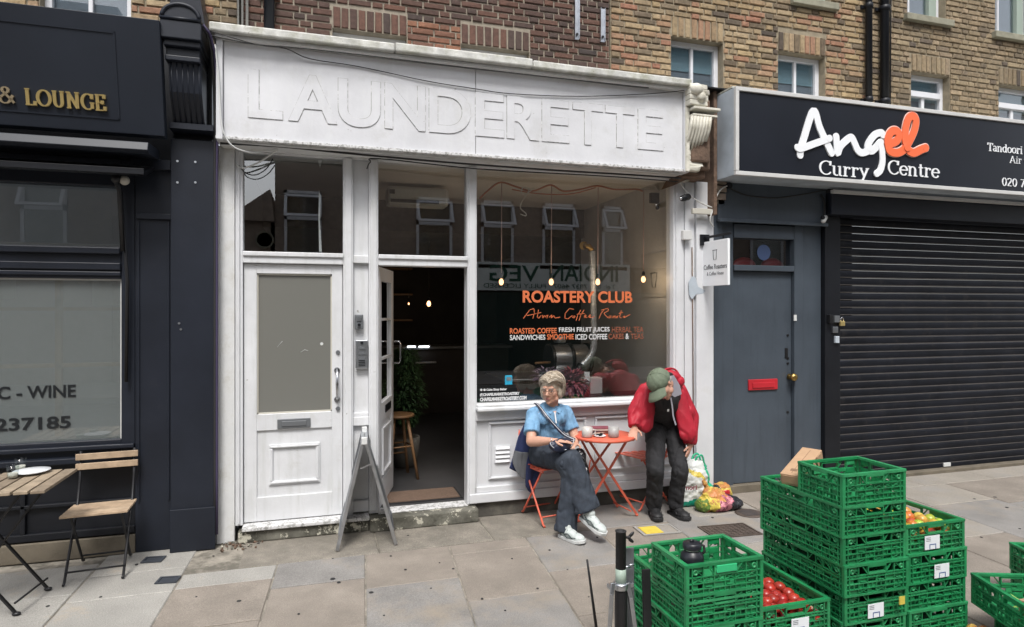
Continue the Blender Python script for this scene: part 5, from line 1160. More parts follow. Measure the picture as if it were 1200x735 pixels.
# air conditioner seen through the transom over the open door
a0, a1 = F(454, 217, 1.2), F(526, 240, 1.2)
t = thing('air_conditioner', 'pale air conditioning unit high on the wall above the open doorway', 'air conditioner', (a0[0] + .3, 1.2, a1[1]))
B('case', 'ac_white', [(a0[0], a1[0], 1.2, 1.42, a1[1] - .02, a0[1])], .03, t); B('vent', 'black_paint', [(a0[0] + .03, a1[0] - .1, 1.19, 1.2, a1[1], a1[1] + .03)], 0, t); B('display', 'black_paint', [(a0[0] + .02, a0[0] + .07, 1.192, 1.2, a1[1] + .08, a0[1] - .04)], 0, t)
# roaster
YR = 1.15
t = thing('coffee_roaster', 'steel and black drum coffee roaster behind the shop window', 'coffee roaster', (F(665, 430, YR)[0], YR, .11))
c = FV(665, 421, YR); Mx = Matrix.Rotation(R(90), 3, 'Y')
r0 = abs(F(665, 403, YR)[1] - F(665, 438, YR)[1]) / 2
xl, xr_ = F(643, 421, YR)[0], F(688, 421, YR)[0]
mb = MB(); mb.lathe((xl, YR, c.z), [(r0 * .9, 0), (r0 * .98, .02), (r0 * .98, xr_ - xl - .02), (r0 * .9, xr_ - xl)], 28, M=Matrix(((0, 0, 1), (0, 1, 0), (-1, 0, 0)))); mb.build('drum', 'steel_drum', t)
mb = MB(); Mr = Matrix(((0, 0, 1), (0, 1, 0), (-1, 0, 0)))
for xx in (xl, (xl + xr_) / 2, xr_ - .02): mb.lathe((xx, YR, c.z), [(r0 * 1.0, -.01), (r0 * 1.07, -.005), (r0 * 1.07, .025), (r0, .03)], 28, M=Mr)
mb.build('band', 'dark_metal', t)
B('cabinet', 'black_paint', [(xl - .25, xr_ + .05, YR - .1, YR + .5, .11, c.z - r0 - .03)], .01, t); B('worktop', 'alu', [(xl - .55, xr_ + .1, YR - .25, YR + .5, c.z - r0 - .03, c.z - r0 - .01)], .004, t)
B('hopper', 'duct', [(xl + .16, xl + .26, YR + .15, YR + .3, c.z + r0, c.z + r0 + .08)], .02, t); mb = MB(); mb.tube([(xl - .02, YR - .1, c.z - .02), (xl - .2, YR - .15, c.z - .02)], .012, 8); mb.build('lever', 'wood_int', t)
# duct
YD = .80
t = thing('flue_duct', 'shiny flexible steel flue running down behind the window lettering', 'duct', (F(694, 300, YD)[0], YD, F(694, 420, YD)[1]))
pts = [FV(*p, YD) for p in ((694, 294), (694.5, 320), (695, 350), (695.5, 380), (696, 400), (694, 413), (688, 422), (682, 428))]
pts = catmull(pts, 12); mb = MB(); mb.tube(pts, [.031 + .004 * (i % 2) for i in range(len(pts))], 16); mb.build('flexible_pipe', 'duct', t)
mb = MB(); mb.tube([FV(682, 428, YD), FV(676, 436, YD + .02), FV(674, 446, YD + .1)], .043, 14); mb.build('black_elbow', 'black_paint', t)
mb = MB(); mb.tube([FV(684, 288, YD + .25), FV(684, 288, YD + .05)], .042, 18); mb.tube([FV(684, 289, YD + .03), FV(690, 289, YD), FV(694, 294, YD)], .03, 12); mb.build('flange', 'brass', t)
# window-sill plants, card reader, bits
def bush(label, px, py, y, rx, rz, n, m, seed, sx=1):
    c = FV(px, py, y); q = thing('potted_plant', label, 'plant', (c.x, y, c.z - rz)); mb = MB(); r_ = random.Random(seed)
    for k in range(n):
        an = r_.uniform(0, 6.28); el = r_.uniform(-.5, 1.3); rad = r_.uniform(.25, 1) ; d = Vector((math.cos(an) * math.cos(el), math.sin(an) * math.cos(el), math.sin(el)))
        p = c + Vector((d.x * rx * rad, d.y * .11 * rad, d.z * rz * rad - .02)); leaf(mb, p, d + Vector((0, 0, -.25)), r_.uniform(.05, .09), .03, Vector((0, 0, 1)), 0, .35)
    mb.build('foliage', m, q); mb = MB(); mb.lathe((c.x, y, c.z - rz - .06), [(.05, 0), (.07, .09), (.06, .09), (.001, .07)], 16); mb.build('pot', 'wicker', q)
bush('dark red leaved plant in the shop window behind the seated woman', 670, 450, .22, .13, .13, 420, 'leaf_purple', 21)
bush('mauve and silver leaved plant in the window, left of the dark red one', 640, 446, .26, .11, .12, 240, 'leaf_mauve', 22)
p = FV(596, 444, .18); t = thing('card_reader', 'bright cyan card reader standing on the window shelf', 'card reader', (p.x, .18, .93))
B('body', 'cyan_plastic', [(p.x - .032, p.x + .032, .17, .19, .99, 1.135)], .006, t); B('screen', 'sign_side', [(p.x - .022, p.x + .022, .166, .17, 1.09, 1.12)], 0, t); B('stand', 'grey_plastic', [(p.x - .02, p.x + .02, .19, .24, .95, 1.02), (p.x - .05, p.x + .05, .15, .26, .935, .95)], .003, t)
t = thing('window_shelf', 'low dark shelf inside the shop window behind the white website lettering', 'shelf', (1.9, .3, .92)); B('board', 'black_paint', [(1.26, IX1, .12, .40, .89, .93)], .003, t); B('upstand', 'decal_black', [(1.26, FX(640, .1), .085, .105, .93, F(570, 452, .09)[1])], .0, t); B('rail', 'alu', [(1.26, FX(636, .45), .44, .46, F(600, 455, .45)[1], F(600, 452, .45)[1])], .003, t)
p = FV(702, 452, .30); fit('cardboard_box', 'pale box on the window shelf right of the dark red plant', 'box', [(692, 706, 443, 468)], .30, .42, 'int_wall_grey')
a = [FV(686, 437, .26), FV(690, 446, .26)]; fit('sign_card', 'small white card with the number 2 behind the red plant', 'card', [(685, 691, 436, 449)], .27, .28, 'paper', 0)
t = thing('security_camera', 'white security camera on the inner wall at the right of the big window', 'camera', tuple(FV(773, 243, .5)))
c = FV(773, 243, .5); mb = MB(); mb.cap(c + Vector((-.03, -.03, -.01)), c + Vector((.05, .02, .012)), .026, .028); mb.build('body', 'light_plastic', t); mb = MB(); mb.ell(c + Vector((-.05, -.045, -.014)), .02); mb.build('lens', 'black_paint', t)
fit('wall_box', 'small black square box on the inner wall above the white camera', 'box', [(763, 775.5, 226, 238)], .46, .5, 'black_paint')
xi_ = IX1 - .004
for pa, pb2, pt, pbm, lab, b_ in ((752, 783, 299, 349, 'pale poster with a glass drawing on the grey side wall', 1),):
    ya_, yb_ = solve_y(xi_, pa), solve_y(xi_, pb2); ym = (ya_ + yb_) / 2; z1_, z0_ = F(pa, pt, ya_)[1], F(pa, pbm, ya_)[1]
    t = thing('poster', lab, 'poster', (xi_, ym, z0_)); B('sheet', 'poster', [(xi_ - .004, xi_, yb_, ya_, z0_, z1_)], 0, t)
    mb = MB()
    mb.tube([(xi_ - .006, ym + .06, z0_ + .24), (xi_ - .006, ym + .03, z0_ + .1), (xi_ - .006, ym - .03, z0_ + .1), (xi_ - .006, ym - .06, z0_ + .24), (xi_ - .006, ym + .06, z0_ + .24)], .006, 5); mb.build('print', 'grey_plastic', t)

# ================================================================ ACROSS THE STREET (seen only as reflections in the glass)
YO = -12.0
def O(px, py): # reflected photo pixel -> place on the front across the street
    x, z = F(px, py, -YO); return x, z
gx = O(322, 240)[0]
t = thing('terraced_building', 'dark brick terrace across the street, mirrored in the shop windows', 'building', (6, YO, 0))
B('wall', 'brick_dark', [(gx, 24, YO - .3, YO, 2.95, 9.6), (gx, 24, YO - 6, YO - 5.7, 0, 9.6), (gx, gx + .3, YO - 5.7, YO - .3, 0, 9.6)], 0, t); B('roof', 'roof_slate', [(gx - .2, 24.2, YO - 6.2, YO + .15, 9.6, 9.8)], 0, t)
def owin(a, b, zt, zm, zb, parent):
    mb = MB(); e = .07; y = YO + .03
    for z0_, z1_ in ((zb, zm), (zm, zt)):
        for q in ((a, a + e, z0_, z1_), (b - e, b, z0_, z1_), (a, b, z0_, z0_ + e), (a, b, z1_ - e, z1_)): mb.box(q[0], q[1], y - .02, y + .03, q[2], q[3])
    w = mb.build('window', 'pvc_white', parent); mb = MB(); mb.box(a + e, b - e, y, y + .006, zb + e, zt - e); mb.build('pane', 'glass_upper', w)
    mb = MB(); c = Matrix.Rotation(R(28), 3, 'X'); 
    for q in ((-(b - a) / 2 + .035, 0, .035, .3), ((b - a) / 2 - .035, 0, .035, .3)): mb.obox(Vector(((a + b) / 2, y + .16, zm + .28)) + c @ Vector((q[0], 0, 0)), (q[2], .02, q[3]), c)
    for s_ in (-1, 1): mb.obox(Vector(((a + b) / 2, y + .16, zm + .28)) + c @ Vector((0, 0, s_ * .3)), ((b - a) / 2, .02, .035), c)
    mb.build('open_sash', 'pvc_white', w); mb = MB(); mb.box(a - .1, b + .1, YO, YO + .12, zb - .1, zb); mb.build('sill', 'stone_sill', w)
for a, b in ((333, 377), (488, 530), (564, 602), (636, 674), (706, 730), (800, 838), (880, 918), (960, 998)):
    xa_, xb_ = O(a, 240)[0], O(b, 240)[0]
    if xb_ - xa_ < .6: continue
    owin(xa_, xb_, 4.72, 4.05, 2.95 if a > 540 else 3.1, t); owin(xa_, xb_, 8.3, 7.6, 6.5, t)
B('shop_wall', 'opp_green', [(gx, 24, YO - .3, YO - .02, 0, 2.2)], 0, t)
mb = MB()
for k in range(26): mb.box(O(562, 300)[0], 9.2, YO - .02, YO + .01, .2 + k * .076, .2 + k * .076 + .05)
mb.build('shutter', 'opp_green', t)
sx0, sx1 = O(560, 320)[0] - 3.2, O(737, 320)[0]; sz1, sz0 = O(650, 309)[1], O(650, 341)[1]
t = thing('shop_sign', 'pale sign INDIAN VEG with dark green letters, mirrored in the big window', 'sign', (6, YO + .1, sz0))
B('board', 'opp_sign', [(sx0, sx1, YO + .0, YO + .12, sz0, sz1)], 0, t)
def rtext(body, pl, pr, pt, pbm, m, bold):
    x1_, x0_ = O(pr, 320)[0], O(pl, 320)[0]; z1_, z0_ = O((pl + pr) / 2, pt)[1], O((pl + pr) / 2, pbm)[1]
    mb = MB(); put_text(mb, body, (x1_, YO + .121, z0_), (x0_ - x1_, 0, 0), (0, 0, z1_ - z0_), (0, .01, 0), bold); mb.build('lettering', m, t)
rtext('INDIAN', 643, 723, 311, 330, 'opp_letters', .01); rtext('VEG', 573, 631, 311, 330, 'opp_letters', .01); rtext('Tel: 020 7837 4607   FULLY LICENSED', 566, 720, 333, 338, 'opp_letters', 0)
t = thing('terraced_building', 'low red brick house with round window across the street, mirrored in the left transom', 'building', (-3, YO, 0))
B('wall', 'brick_dark', [(-4.58, gx - .1, YO - 4, YO, 0, 3.9)], 0, t); mb = MB(); mb.prism([(gx - .0, YO + .2, 3.9), (gx - .1, YO + .2, 4.7), (-1.9, YO + .2, 4.1), (-1.95, YO + .2, 3.9)], (0, -4, 0)); mb.build('gable', 'brick_dark', t)
xr2, zr2 = O(310, 281); mb = MB(); mb.lathe((xr2, YO + .02, zr2), [(.22, 0), (.22, .03), (.18, .03), (.18, 0)], 24, M=Matrix.Rotation(R(-90), 3, 'X')); mb.build('window', 'stone_sill', t)
t = thing('terraced_building', 'tall brick terrace farther left across the street, behind the camera', 'building', (-12, YO, 0)); B('wall', 'brick_dark', [(-22, -4.6, YO - 5, YO - .01, 0, 9)], 0, t)
for k in range(4): owin(-6.4 - k * 1.9, -5.5 - k * 1.9, 4.72, 4.05, 3.0, t)

# ================================================================ SLATTED TABLE AND CHAIR (left)
rl_ = random.Random(31)
TX1, TY0, TY1, TZ = -1.415, -1.03, -.53, .72
t = thing('bistro_table', 'weathered slatted wooden folding table at the left edge', 'table', (-1.75, -.78, 0))
for k in range(9):
    a = TX1 - k * .080; mb = MB(); mb.box(a - .068, a, TY0 + rl_.uniform(-.004, .004), TY1 + rl_.uniform(-.004, .004), TZ - .018, TZ); mb.build('slat', 'wood_table', t, bevel=.003)
B('top_rail', 'dark_metal', [(TX1 - .70, TX1 - .03, TY0 + .06, TY0 + .08, TZ - .034, TZ - .019), (TX1 - .70, TX1 - .03, TY1 - .08, TY1 - .06, TZ - .034, TZ - .019)], .002, t)
for yy, (xa_, xb_) in ((-.60, (TX1 - .62, TX1 - .10)), (-.92, (TX1 - .66, TX1 - .14))):
    for p_, q_ in (((xa_, yy, TZ - .02), (xb_ - .04, yy + .02, .012)), ((xb_, yy, TZ - .02), (xa_ + .04, yy + .02, .012))):
        mb = MB(); mb.bar(p_, q_, .022, .010); mb.ell(q_, (.022, .016, .012)); mb.build('leg', 'dark_metal', t)
mb = MB(); mb.tube([(TX1 - .14, -.59, .08), (TX1 - .18, -.92, .08)], .006, 6); mb.tube([(TX1 - .60, -.59, .08), (TX1 - .62, -.92, .08)], .006, 6); mb.build('stretcher', 'dark_metal', t)
def folding_chair(name, label, loc, rz, seat_mat, metal, wood=True, group=None, w=.38, h=.43, backh=.80, inclined=True):
    """folding bistro chair, sitter faces local -y"""
    t = thing(name, label, 'chair', loc, rz, group); T = MW[t.name]
    def bl(mb, nm, m, bev=0): mb.v = [tuple(T @ Vector(p)) for p in mb.v]; return mb.build(nm, m, t, bevel=bev)
    D = .34
    n = 6 if wood else 5
    for k in range(n):
        y = -D / 2 - .02 + k * (D + .02) / n; mb = MB()
        if wood: mb.box(-w / 2, w / 2, y, y + .045, h - .004 * k - .014, h - .004 * k)
        else: mb.box(-w / 2 + .01, w / 2 - .01, y, y + .052, h - .006, h)
        bl(mb, 'slat', seat_mat, .002)
    for s in (-1, 1):
        x = s * (w / 2 - .025); mb = MB()
        P = [(x, -D / 2 - .035, .012), (x, -D / 2 - .01, .02), (x, D / 2 - .03, h - .02), (x, D / 2 + .04, h + .14), (x, D / 2 + .06, backh)]
        mb.tube(P, .0085, 8); bl(mb, 'leg', metal)
        x = s * (w / 2 - .045); mb = MB(); P = [(x, D / 2 + .05, .012), (x, D / 2 + .02, .02), (x, -D / 2 + .05, h - .03)]; mb.tube(P, .0085, 8); bl(mb, 'leg', metal)
    mb = MB(); mb.tube([(-w / 2 + .02, -D / 2 + .02, .07), (w / 2 - .02, -D / 2 + .02, .07)], .006, 6); bl(mb, 'stretcher', metal)
    mb = MB(); mb.tube([(-w / 2 + .04, D / 2 - .0, .06), (w / 2 - .04, D / 2 - .0, .06)], .006, 6); bl(mb, 'stretcher', metal)
    for z in (backh - .055, backh - .12) if wood else (backh - .05, backh - .13):
        mb = MB(); mb.box(-w / 2 - (.0 if wood else -.02), w / 2 - (.0 if wood else .02), D / 2 + .028, D / 2 + .042, z, z + (.042 if wood else .03)); bl(mb, 'back_slat', seat_mat, .003)
    mb = MB()
    for s in (-1, 1): mb.bar((s * (w / 2 - .03), -D / 2, h - .022), (s * (w / 2 - .03), D / 2, h - .03), .008, .016)
    bl(mb, 'seat_rail', metal); return t
folding_chair('folding_chair', 'wooden slatted folding chair with black metal frame on the left pavement', (-1.345, -.34, 0), R(5), 'wood_slat', 'dark_metal', True, w=.365, h=.43, backh=.745)
# glasses and plate on the table
def lathe_thing(name, label, cat, loc, prof, m, n=24, part=None):
    q = thing(name, label, cat, loc); mb = MB(); mb.lathe(loc, prof, n); mb.build(part or 'body', m, q); return q
for px, lab in ((15, 'clear drinking glass on the slatted table, nearest the frame edge'), (24, 'taller clear drinking glass on the slatted table beside the white plate')):
    x, y = G(px, 561 if px == 15 else 552, TZ); gl_ = thing('drinking_glass', lab, 'glass', (x, y, TZ)); mb = MB()
    mb.lathe((x, y, TZ + .001), [(.026, 0), (.031, .075), (.029, .075), (.0245, .006), (.001, .006)], 20); mb.build('glass', 'glass_cup', gl_)
    mb = MB(); mb.lathe((x, y, TZ + .008), [(.023, 0), (.025, .025)], 18); mb.build('dregs', 'cream_plastic', gl_)
x, y = G(37, 555, TZ); lathe_thing('plate', 'white plate on the slatted table at the left', 'plate', (x, y, TZ + .001), [(.04, 0), (.055, .004), (.095, .016), (.095, .019), (.05, .008), (.001, .007)], 'saucer', 30, 'plate')

# ================================================================ A-FRAME SIGN (empty, seen edge on)
t = thing('a_frame_sign', 'bare aluminium A-frame pavement sign standing edge-on before the doors', 'sign', (.34, -.3, 0))
az = 1.0 - .12; ax = F(427, 516, -.45)[0]; azt = F(427, 516, -.45)[1]
for s, fx_ in ((-1, .135), (1, .545)):
    for yy in (-.45, -.02):
        sk = (yy + .45) * .0695; mb = MB(); mb.bar((ax + s * .008 + sk, yy, azt), (fx_ + sk, yy, .01), .024, .012, up=(0, 1, 0)); mb.build('leg', 'alu', t, bevel=.002)
    d = Vector((fx_ - ax, 0, -azt + .01)); a = Vector((ax + s * .008, 0, azt)); mb = MB()
    for f_ in (.03, .86): p = a + d * f_; mb.bar((p.x, -.44, p.z), (p.x + .0285, -.03, p.z), .022, .012, up=tuple(d.normalized()))
    mb.build('cross_rail', 'alu', t)
    mb = MB(); p = a + d * .05; q_ = a + d * .84; mb.prism([(p.x, -.436, p.z), (q_.x, -.436, q_.z), (q_.x + .028, -.034, q_.z), (p.x + .028, -.034, p.z)], (.003, 0, .001)); mb.build('back_sheet', 'grey_plastic', t)
mb = MB(); mb.box(ax - .02, ax + .02, -.46, -.43, azt - .03, azt + .02); mb.box(ax + .01, ax + .05, -.04, -.01, azt - .03, azt + .02); mb.build('hinge', 'light_plastic', t, bevel=.004)
mb = MB(); mb.bar((ax - .03, -.455, azt - .20), (ax + .045, -.455, azt - .17), .010, .004, up=(0, 1, 0)); mb.build('stay', 'alu', t)

# ================================================================ CORAL TABLE, CHAIRS AND WHAT IS ON THEM
TCX, TCY, TCZ, TR = 2.20, -.42, .70, .245
t = thing('bistro_table', 'round coral red folding metal table between the two people', 'table', (TCX, TCY, 0))
mb = MB(); mb.lathe((TCX, TCY, TCZ), [(TR - .01, -.022), (TR, -.020), (TR, -.003), (TR - .004, 0), (.001, 0)], 48); mb.build('tabletop', 'coral_metal', t)
for (tx, fx_) in ((2.03, 2.50), (2.37, 1.98)):
    for yy, fy in ((-.50, -.36), (-.30, -.10)):
        mb = MB(); mb.bar((tx, yy, TCZ - .02), (fx_ + (.02 if fy < -.2 else -.03), fy, .012), .018, .011, up=(0, 1, 0)); mb.ell((fx_ + (.02 if fy < -.2 else -.03), fy, .012), (.014, .014, .012), None, 8, 6); mb.build('leg', 'coral_metal', t)
mb = MB(); mb.tube([(2.46, -.37, .05), (2.43, -.11, .05)], .006, 6); mb.build('stretcher', 'coral_metal', t); mb = MB(); mb.tube([(2.02, -.37, .05), (1.99, -.11, .05)], .006, 6); mb.build('stretcher', 'coral_metal', t)
mb = MB(); mb.tube([(2.05, -.48, .52), (2.10, -.30, .30), (2.12, -.2, .25)], .005, 6); mb.box(2.0, 2.4, -.51, -.49, TCZ - .034, TCZ - .022); mb.box(2.0, 2.4, -.31, -.29, TCZ - .034, TCZ - .022); mb.build('top_bracket', 'coral_metal', t)
folding_chair('folding_chair', 'coral red metal folding chair under the seated woman', (1.82, -.19, 0), R(10), 'coral_metal', 'coral_metal', False, w=.38, h=.45, backh=.70)
folding_chair('folding_chair', 'coral red metal folding chair behind the table beside the man in red', (2.72, -.06, 0), R(-70), 'coral_metal', 'coral_metal', False, w=.36, h=.45, backh=.78)
def mug(label, px, m, r=.042, h=.078, hand=0):
    x, y = G(px, 512.5, TCZ); q = thing('mug', label, 'mug', (x, y, TCZ)); mb = MB()
    mb.lathe((x, y, TCZ + .001), [(r * .8, 0), (r * .98, .008), (r, h), (r - .004, h), (r - .006, .012), (.001, .010)], 24); mb.build('cup', m, q)
    mb = MB(); a = hand; d = Vector((math.cos(a), math.sin(a), 0)); c = Vector((x, y, TCZ))
    mb.tube([c + d * r * .96 + Vector((0, 0, .062)), c + d * (r + .022) + Vector((0, 0, .055)), c + d * (r + .026) + Vector((0, 0, .035)), c + d * r * .9 + Vector((0, 0, .018))], .0055, 8); mb.build('handle', m, q); return q
mug('cream stoneware mug, left of the two on the coral table', 688, 'ceramic', hand=R(-10)); mug('grey speckled mug, right of the two on the coral table', 719, 'ceramic_grey', hand=R(60))
x, y = G(703, 512, TCZ); q = thing('ashtray', 'small white saucer with crumbs between the two mugs', 'saucer', (x, y, TCZ)); mb = MB(); mb.lathe((x, y, TCZ + .001), [(.03, 0), (.048, .010), (.046, .012), (.028, .004), (.001, .004)], 22); mb.build('saucer', 'saucer', q)
mb = MB(); rq = random.Random(2)
for k in range(7): mb.obox((x + rq.uniform(-.02, .02), y + rq.uniform(-.015, .015), TCZ + .014 + .004 * (k % 3)), (.009, .006, .005), Matrix.Rotation(rq.uniform(0, 3), 3, 'Z'))
mb.build('crumbs', 'dark_metal', q)
for k, (m, lab, a) in enumerate((('book_b', 'dark paperback book at the bottom of the pile on the coral table', 8), ('book_a', 'dark red paperback on top of the book pile on the coral table', -14))):
    x, y = 2.19, -.33; z0 = TCZ + .001 + k * .023; q = thing('book', lab, 'book', (x, y, z0), 0); mb = MB(); M_ = Matrix.Rotation(R(a), 3, 'Z')
    mb.obox((x, y, z0 + .002), (.085, .06, .0015), M_); mb.obox((x, y, z0 + .0195), (.085, .06, .0015), M_); mb.obox(Vector((x, y, z0 + .011)) + M_ @ Vector((-.0835, 0, 0)), (.0015, .06, .0072), M_); mb.build('cover', m, q)
    mb = MB(); mb.obox((x, y, z0 + .0108), (.080, .057, .0068), M_); mb.build('pages', 'page', q)

# ================================================================ CRATES
def crate_panel(W_, H_, hand, seed):
    mb = MB(); h = W_ / 2; tk = .012
    mb.box(-h, h, -.004, tk + .006, H_ - .012, H_)                        # rim
    mb.box(-h, h, -.001, tk + .001, 0, .010)
    for s in (-1, 1): mb.box(s * h, s * (h - .016), -.001, tk + .002, .010, H_ - .012); mb.box(s * (h - .030), s * (h - .034), 0, tk, .010, H_ - .012)
    hw = .052; hz0, hz1 = H_ - .050, H_ - .022
    lv = [.010, .034, .060, .086, hz0 - .008 if hz0 - .008 > .095 else .10]
    for z in lv[1:]:
        mb.box(-h + .016, h - .016, .0, .009, z - .002, z + .002)
    n = max(3, int(W_ / .060)); xs_ = [-h + .034 + (W_ - .068) * i / n for i in range(n + 1)]
    for i, x in enumerate(xs_): 
        inh = abs(x) < hw + .012
        mb.box(x - .0018, x + .0018, .001, .010, .010, lv[4] if inh else H_ - .012)
    for i in range(n):                                                     # diagonals and backing cells
        a, b = xs_[i] + .002, xs_[i + 1] - .002; c = (a + b) / 2
        for j in range(4):
            z0, z1 = lv[j] + .002, lv[j + 1] - .002
            if j == 3 or (j == 0 and i % 2): 
                for (p, q) in (((a, z0), (b, z1)), ((a, z1), (b, z0))): mb.bar((p[0], .005, p[1]), (q[0], .005, q[1]), .003, .006, up=(0, 1, 0))
            if j == 1: mb.box(c - .0015, c + .0015, .001, .009, z0, z1)
            if j == 2 and i % 2: mb.box(a + (b - a) * .2, b - (b - a) * .2, .0, .009, z0 + .004, z0 + .007)
            if (i + j) % 3 == 0: mb.box(a, b, tk - .003, tk, z0, z1)
            elif (i + j) % 3 == 1: mb.box(a, b, tk - .003, tk, z0 + (z1 - z0) * .45, z1)
            else: mb.box(a, c + .003, tk - .003, tk, z0, z1)
        if b < -hw - .012 or a > hw + .012:
            z0, z1 = lv[4] + .002, H_ - .014; mb.bar((a, .005, z1), (b, .005, z0), .003, .006, up=(0, 1, 0)); mb.box(a, b, tk - .003, tk, z0 + (z1 - z0) * .4, z1)
    for s in (-1, 1):                                                      # handle surround and corner bosses
        mb.box(s * hw, s * (hw + .005), -.002, tk + .002, hz0 - .006, H_ - .012); mb.bar((s * (hw + .005), .003, hz0 - .004), (s * (hw + .035), .003, H_ - .016), .004, .008, up=(0, 1, 0))
        mb.lathe((s * (h - .048), .006, H_ - .036), [(.013, 0), (.013, .008), (.008, .008), (.008, .004), (.001, .004)], 10, 0, Matrix.Rotation(R(90), 3, 'X'))
    mb.box(-hw, hw, -.003, tk + .003, hz0 - .008, hz0); mb.box(-hw, hw, -.004, tk + .003, H_ - .022, H_ - .012)
    return mb
def crate_base(W_, L_):
    mb = MB(); n = 8
    for i in range(n + 1): x = -W_ / 2 + .016 + (W_ - .032) * i / n; mb.box(x - .004, x + .004, -L_ / 2 + .014, L_ / 2 - .014, .006, .014)
    m = int(L_ / .045)
    for i in range(m + 1): y = -L_ / 2 + .016 + (L_ - .032) * i / m; mb.box(-W_ / 2 + .014, W_ / 2 - .014, y - .004, y + .004, .004, .012)
    mb.box(-W_ / 2 + .02, W_ / 2 - .02, -L_ / 2 + .02, L_ / 2 - .02, .0145, .016); return mb
def crate_proto(W_, L_, H_):
    r = []
    for w_, nm in ((W_, 'end_panel'), (L_, 'side_panel')):
        me = crate_panel(w_, H_, 1, 1).mesh(nm); me.materials.append(MATS['crate_green']); r.append(me)
    me = crate_base(W_, L_).mesh('base'); me.materials.append(MATS['crate_green']); r.append(me); return (W_, L_, H_, r)
BIG = crate_proto(.40, .60, .158); SML = crate_proto(.40, .30, .172)
card = MB(); card.box(-.05, .05, -.0022, 0, -.035, .035); cardm = card.mesh('label_card'); cardm.materials.append(MATS['paper'])
mk = MB()
for a_ in (-.018, .022): mk.box(a_ - .002, a_ + .002, -.0032, -.0022, -.034, -.008)
mk.box(-.018, .022, -.0032, -.0022, -.012, -.008); mkm = mk.mesh('card_marks'); mkm.materials.append(MATS['ink_blue'])
mk = MB()
for k in range(3): mk.box(-.042, -.012, -.0030, -.0022, .008 + k * .008, .0105 + k * .008)
lnm = mk.mesh('card_print'); lnm.materials.append(MATS['ink_grey'])
def crate(kind, label, x, y, z, rz=0, card_=None, group=None, extra=None, tilt=0):
    W_, L_, H_, ms = kind; t = bpy.data.objects.new('plastic_crate', None); COL.objects.link(t); t.location = (x, y, z); t.rotation_euler = (0, tilt, rz); t.empty_display_size = .1
    t['label'] = label; t['category'] = 'crate'; t['group'] = group or 'green plastic market crates'
    MW[t.name] = Matrix.Translation((x, y, z)) @ Matrix.Rotation(rz, 4, 'Z') @ Matrix.Rotation(tilt, 4, 'Y')
    def ch(nm, me, loc, r=0, par=t): o = bpy.data.objects.new(nm, me); COL.objects.link(o); o.parent = par; o.location = loc; o.rotation_euler = (0, 0, r); return o
    fp = ch('end_panel', ms[0], (0, -L_ / 2, 0)); ch('end_panel', ms[0], (0, L_ / 2, 0), math.pi)
    i = .0135
    ch('side_panel', ms[1], (-W_ / 2, 0, .0003), -math.pi / 2); ch('side_panel', ms[1], (W_ / 2, 0, .0003), math.pi / 2); ch('base', ms[2], (0, 0, 0))
    if card_ is not None:
        c = ch('label_card', cardm, (card_[0], -L_ / 2 - .0045, card_[1])); ch('card_marks', mkm, (0, 0, 0), 0, c); ch('card_print', lnm, (0, 0, 0), 0, c)
    return t
PIT = .145
def at_corner(px, py, z, W_=.40, L_=.60):
    x, y = G(px, py, z); return x + W_ / 2, y + L_ / 2
# stack B: the tall one
bx_, by_ = at_corner(987, 597, 5 * PIT)
names = ['lowest crate of the tallest stack, just above the ground', 'second crate up in the tallest stack, white card and yellow sticker', 'third crate from the bottom of the tallest stack, middle of it', 'fourth crate from the bottom of the tallest stack, near the top', 'fifth crate of the tallest stack, holding the brown cardboard box']
off = [(.022, .02), (.020, .012), (.012, -.006), (.004, .006), (0, 0)]
for k in range(5): crate(BIG, 'green plastic ' + names[k], bx_ + off[k][0], by_ + off[k][1], k * PIT, R([-.9, .8, -.6, .7, 0][k]), (-.01, .055) if k == 1 else None)
sx_, sy_ = at_corner(986, 559, 5 * PIT + .168, .4, .4)
crate(SML, 'short green plastic crate on the very top of the tallest stack', bx_ + .0, by_ - .15, 5 * PIT - .004, R(.5))
st = MB(); st.box(bx_ + .13, bx_ + .165, by_ - .326, by_ - .322, PIT + .08, PIT + .12); o = st.build('sticker', 'bag_yellow'); tag(o, 'small yellow sticker on the second crate of the tallest stack', 'sticker'); base(o, (bx_ + .15, by_ - .32, PIT + .08))
p = FV(940, 547, by_ + .14)
t = thing('cardboard_box', 'brown cardboard box lying tilted on the crates beside the topmost crate', 'box', tuple(p))
M_ = Matrix.Rotation(R(26), 3, 'Z') @ Matrix.Rotation(R(-19), 3, 'Y'); mb = MB(); mb.obox(p, (.155, .055, .034), M_); mb.build('carton', 'card', t, bevel=.003)
mb = MB()
for s in (-1, 1): mb.obox(p + M_ @ Vector((s * .10, -.057, .0)), (.028, .0015, .030), M_)
mb.obox(p + M_ @ Vector((-.1565, 0, .004)), (.0015, .045, .022), M_); mb.build('flap', 'card', t)
mb = MB(); mb.obox(p + M_ @ Vector((0, 0, .0342)), (.132, .0012, .0005), M_); mb.obox(p + M_ @ Vector((-.10, 0, .0346)), (.012, .018, .0005), M_); mb.build('slot', 'card_edge', t)
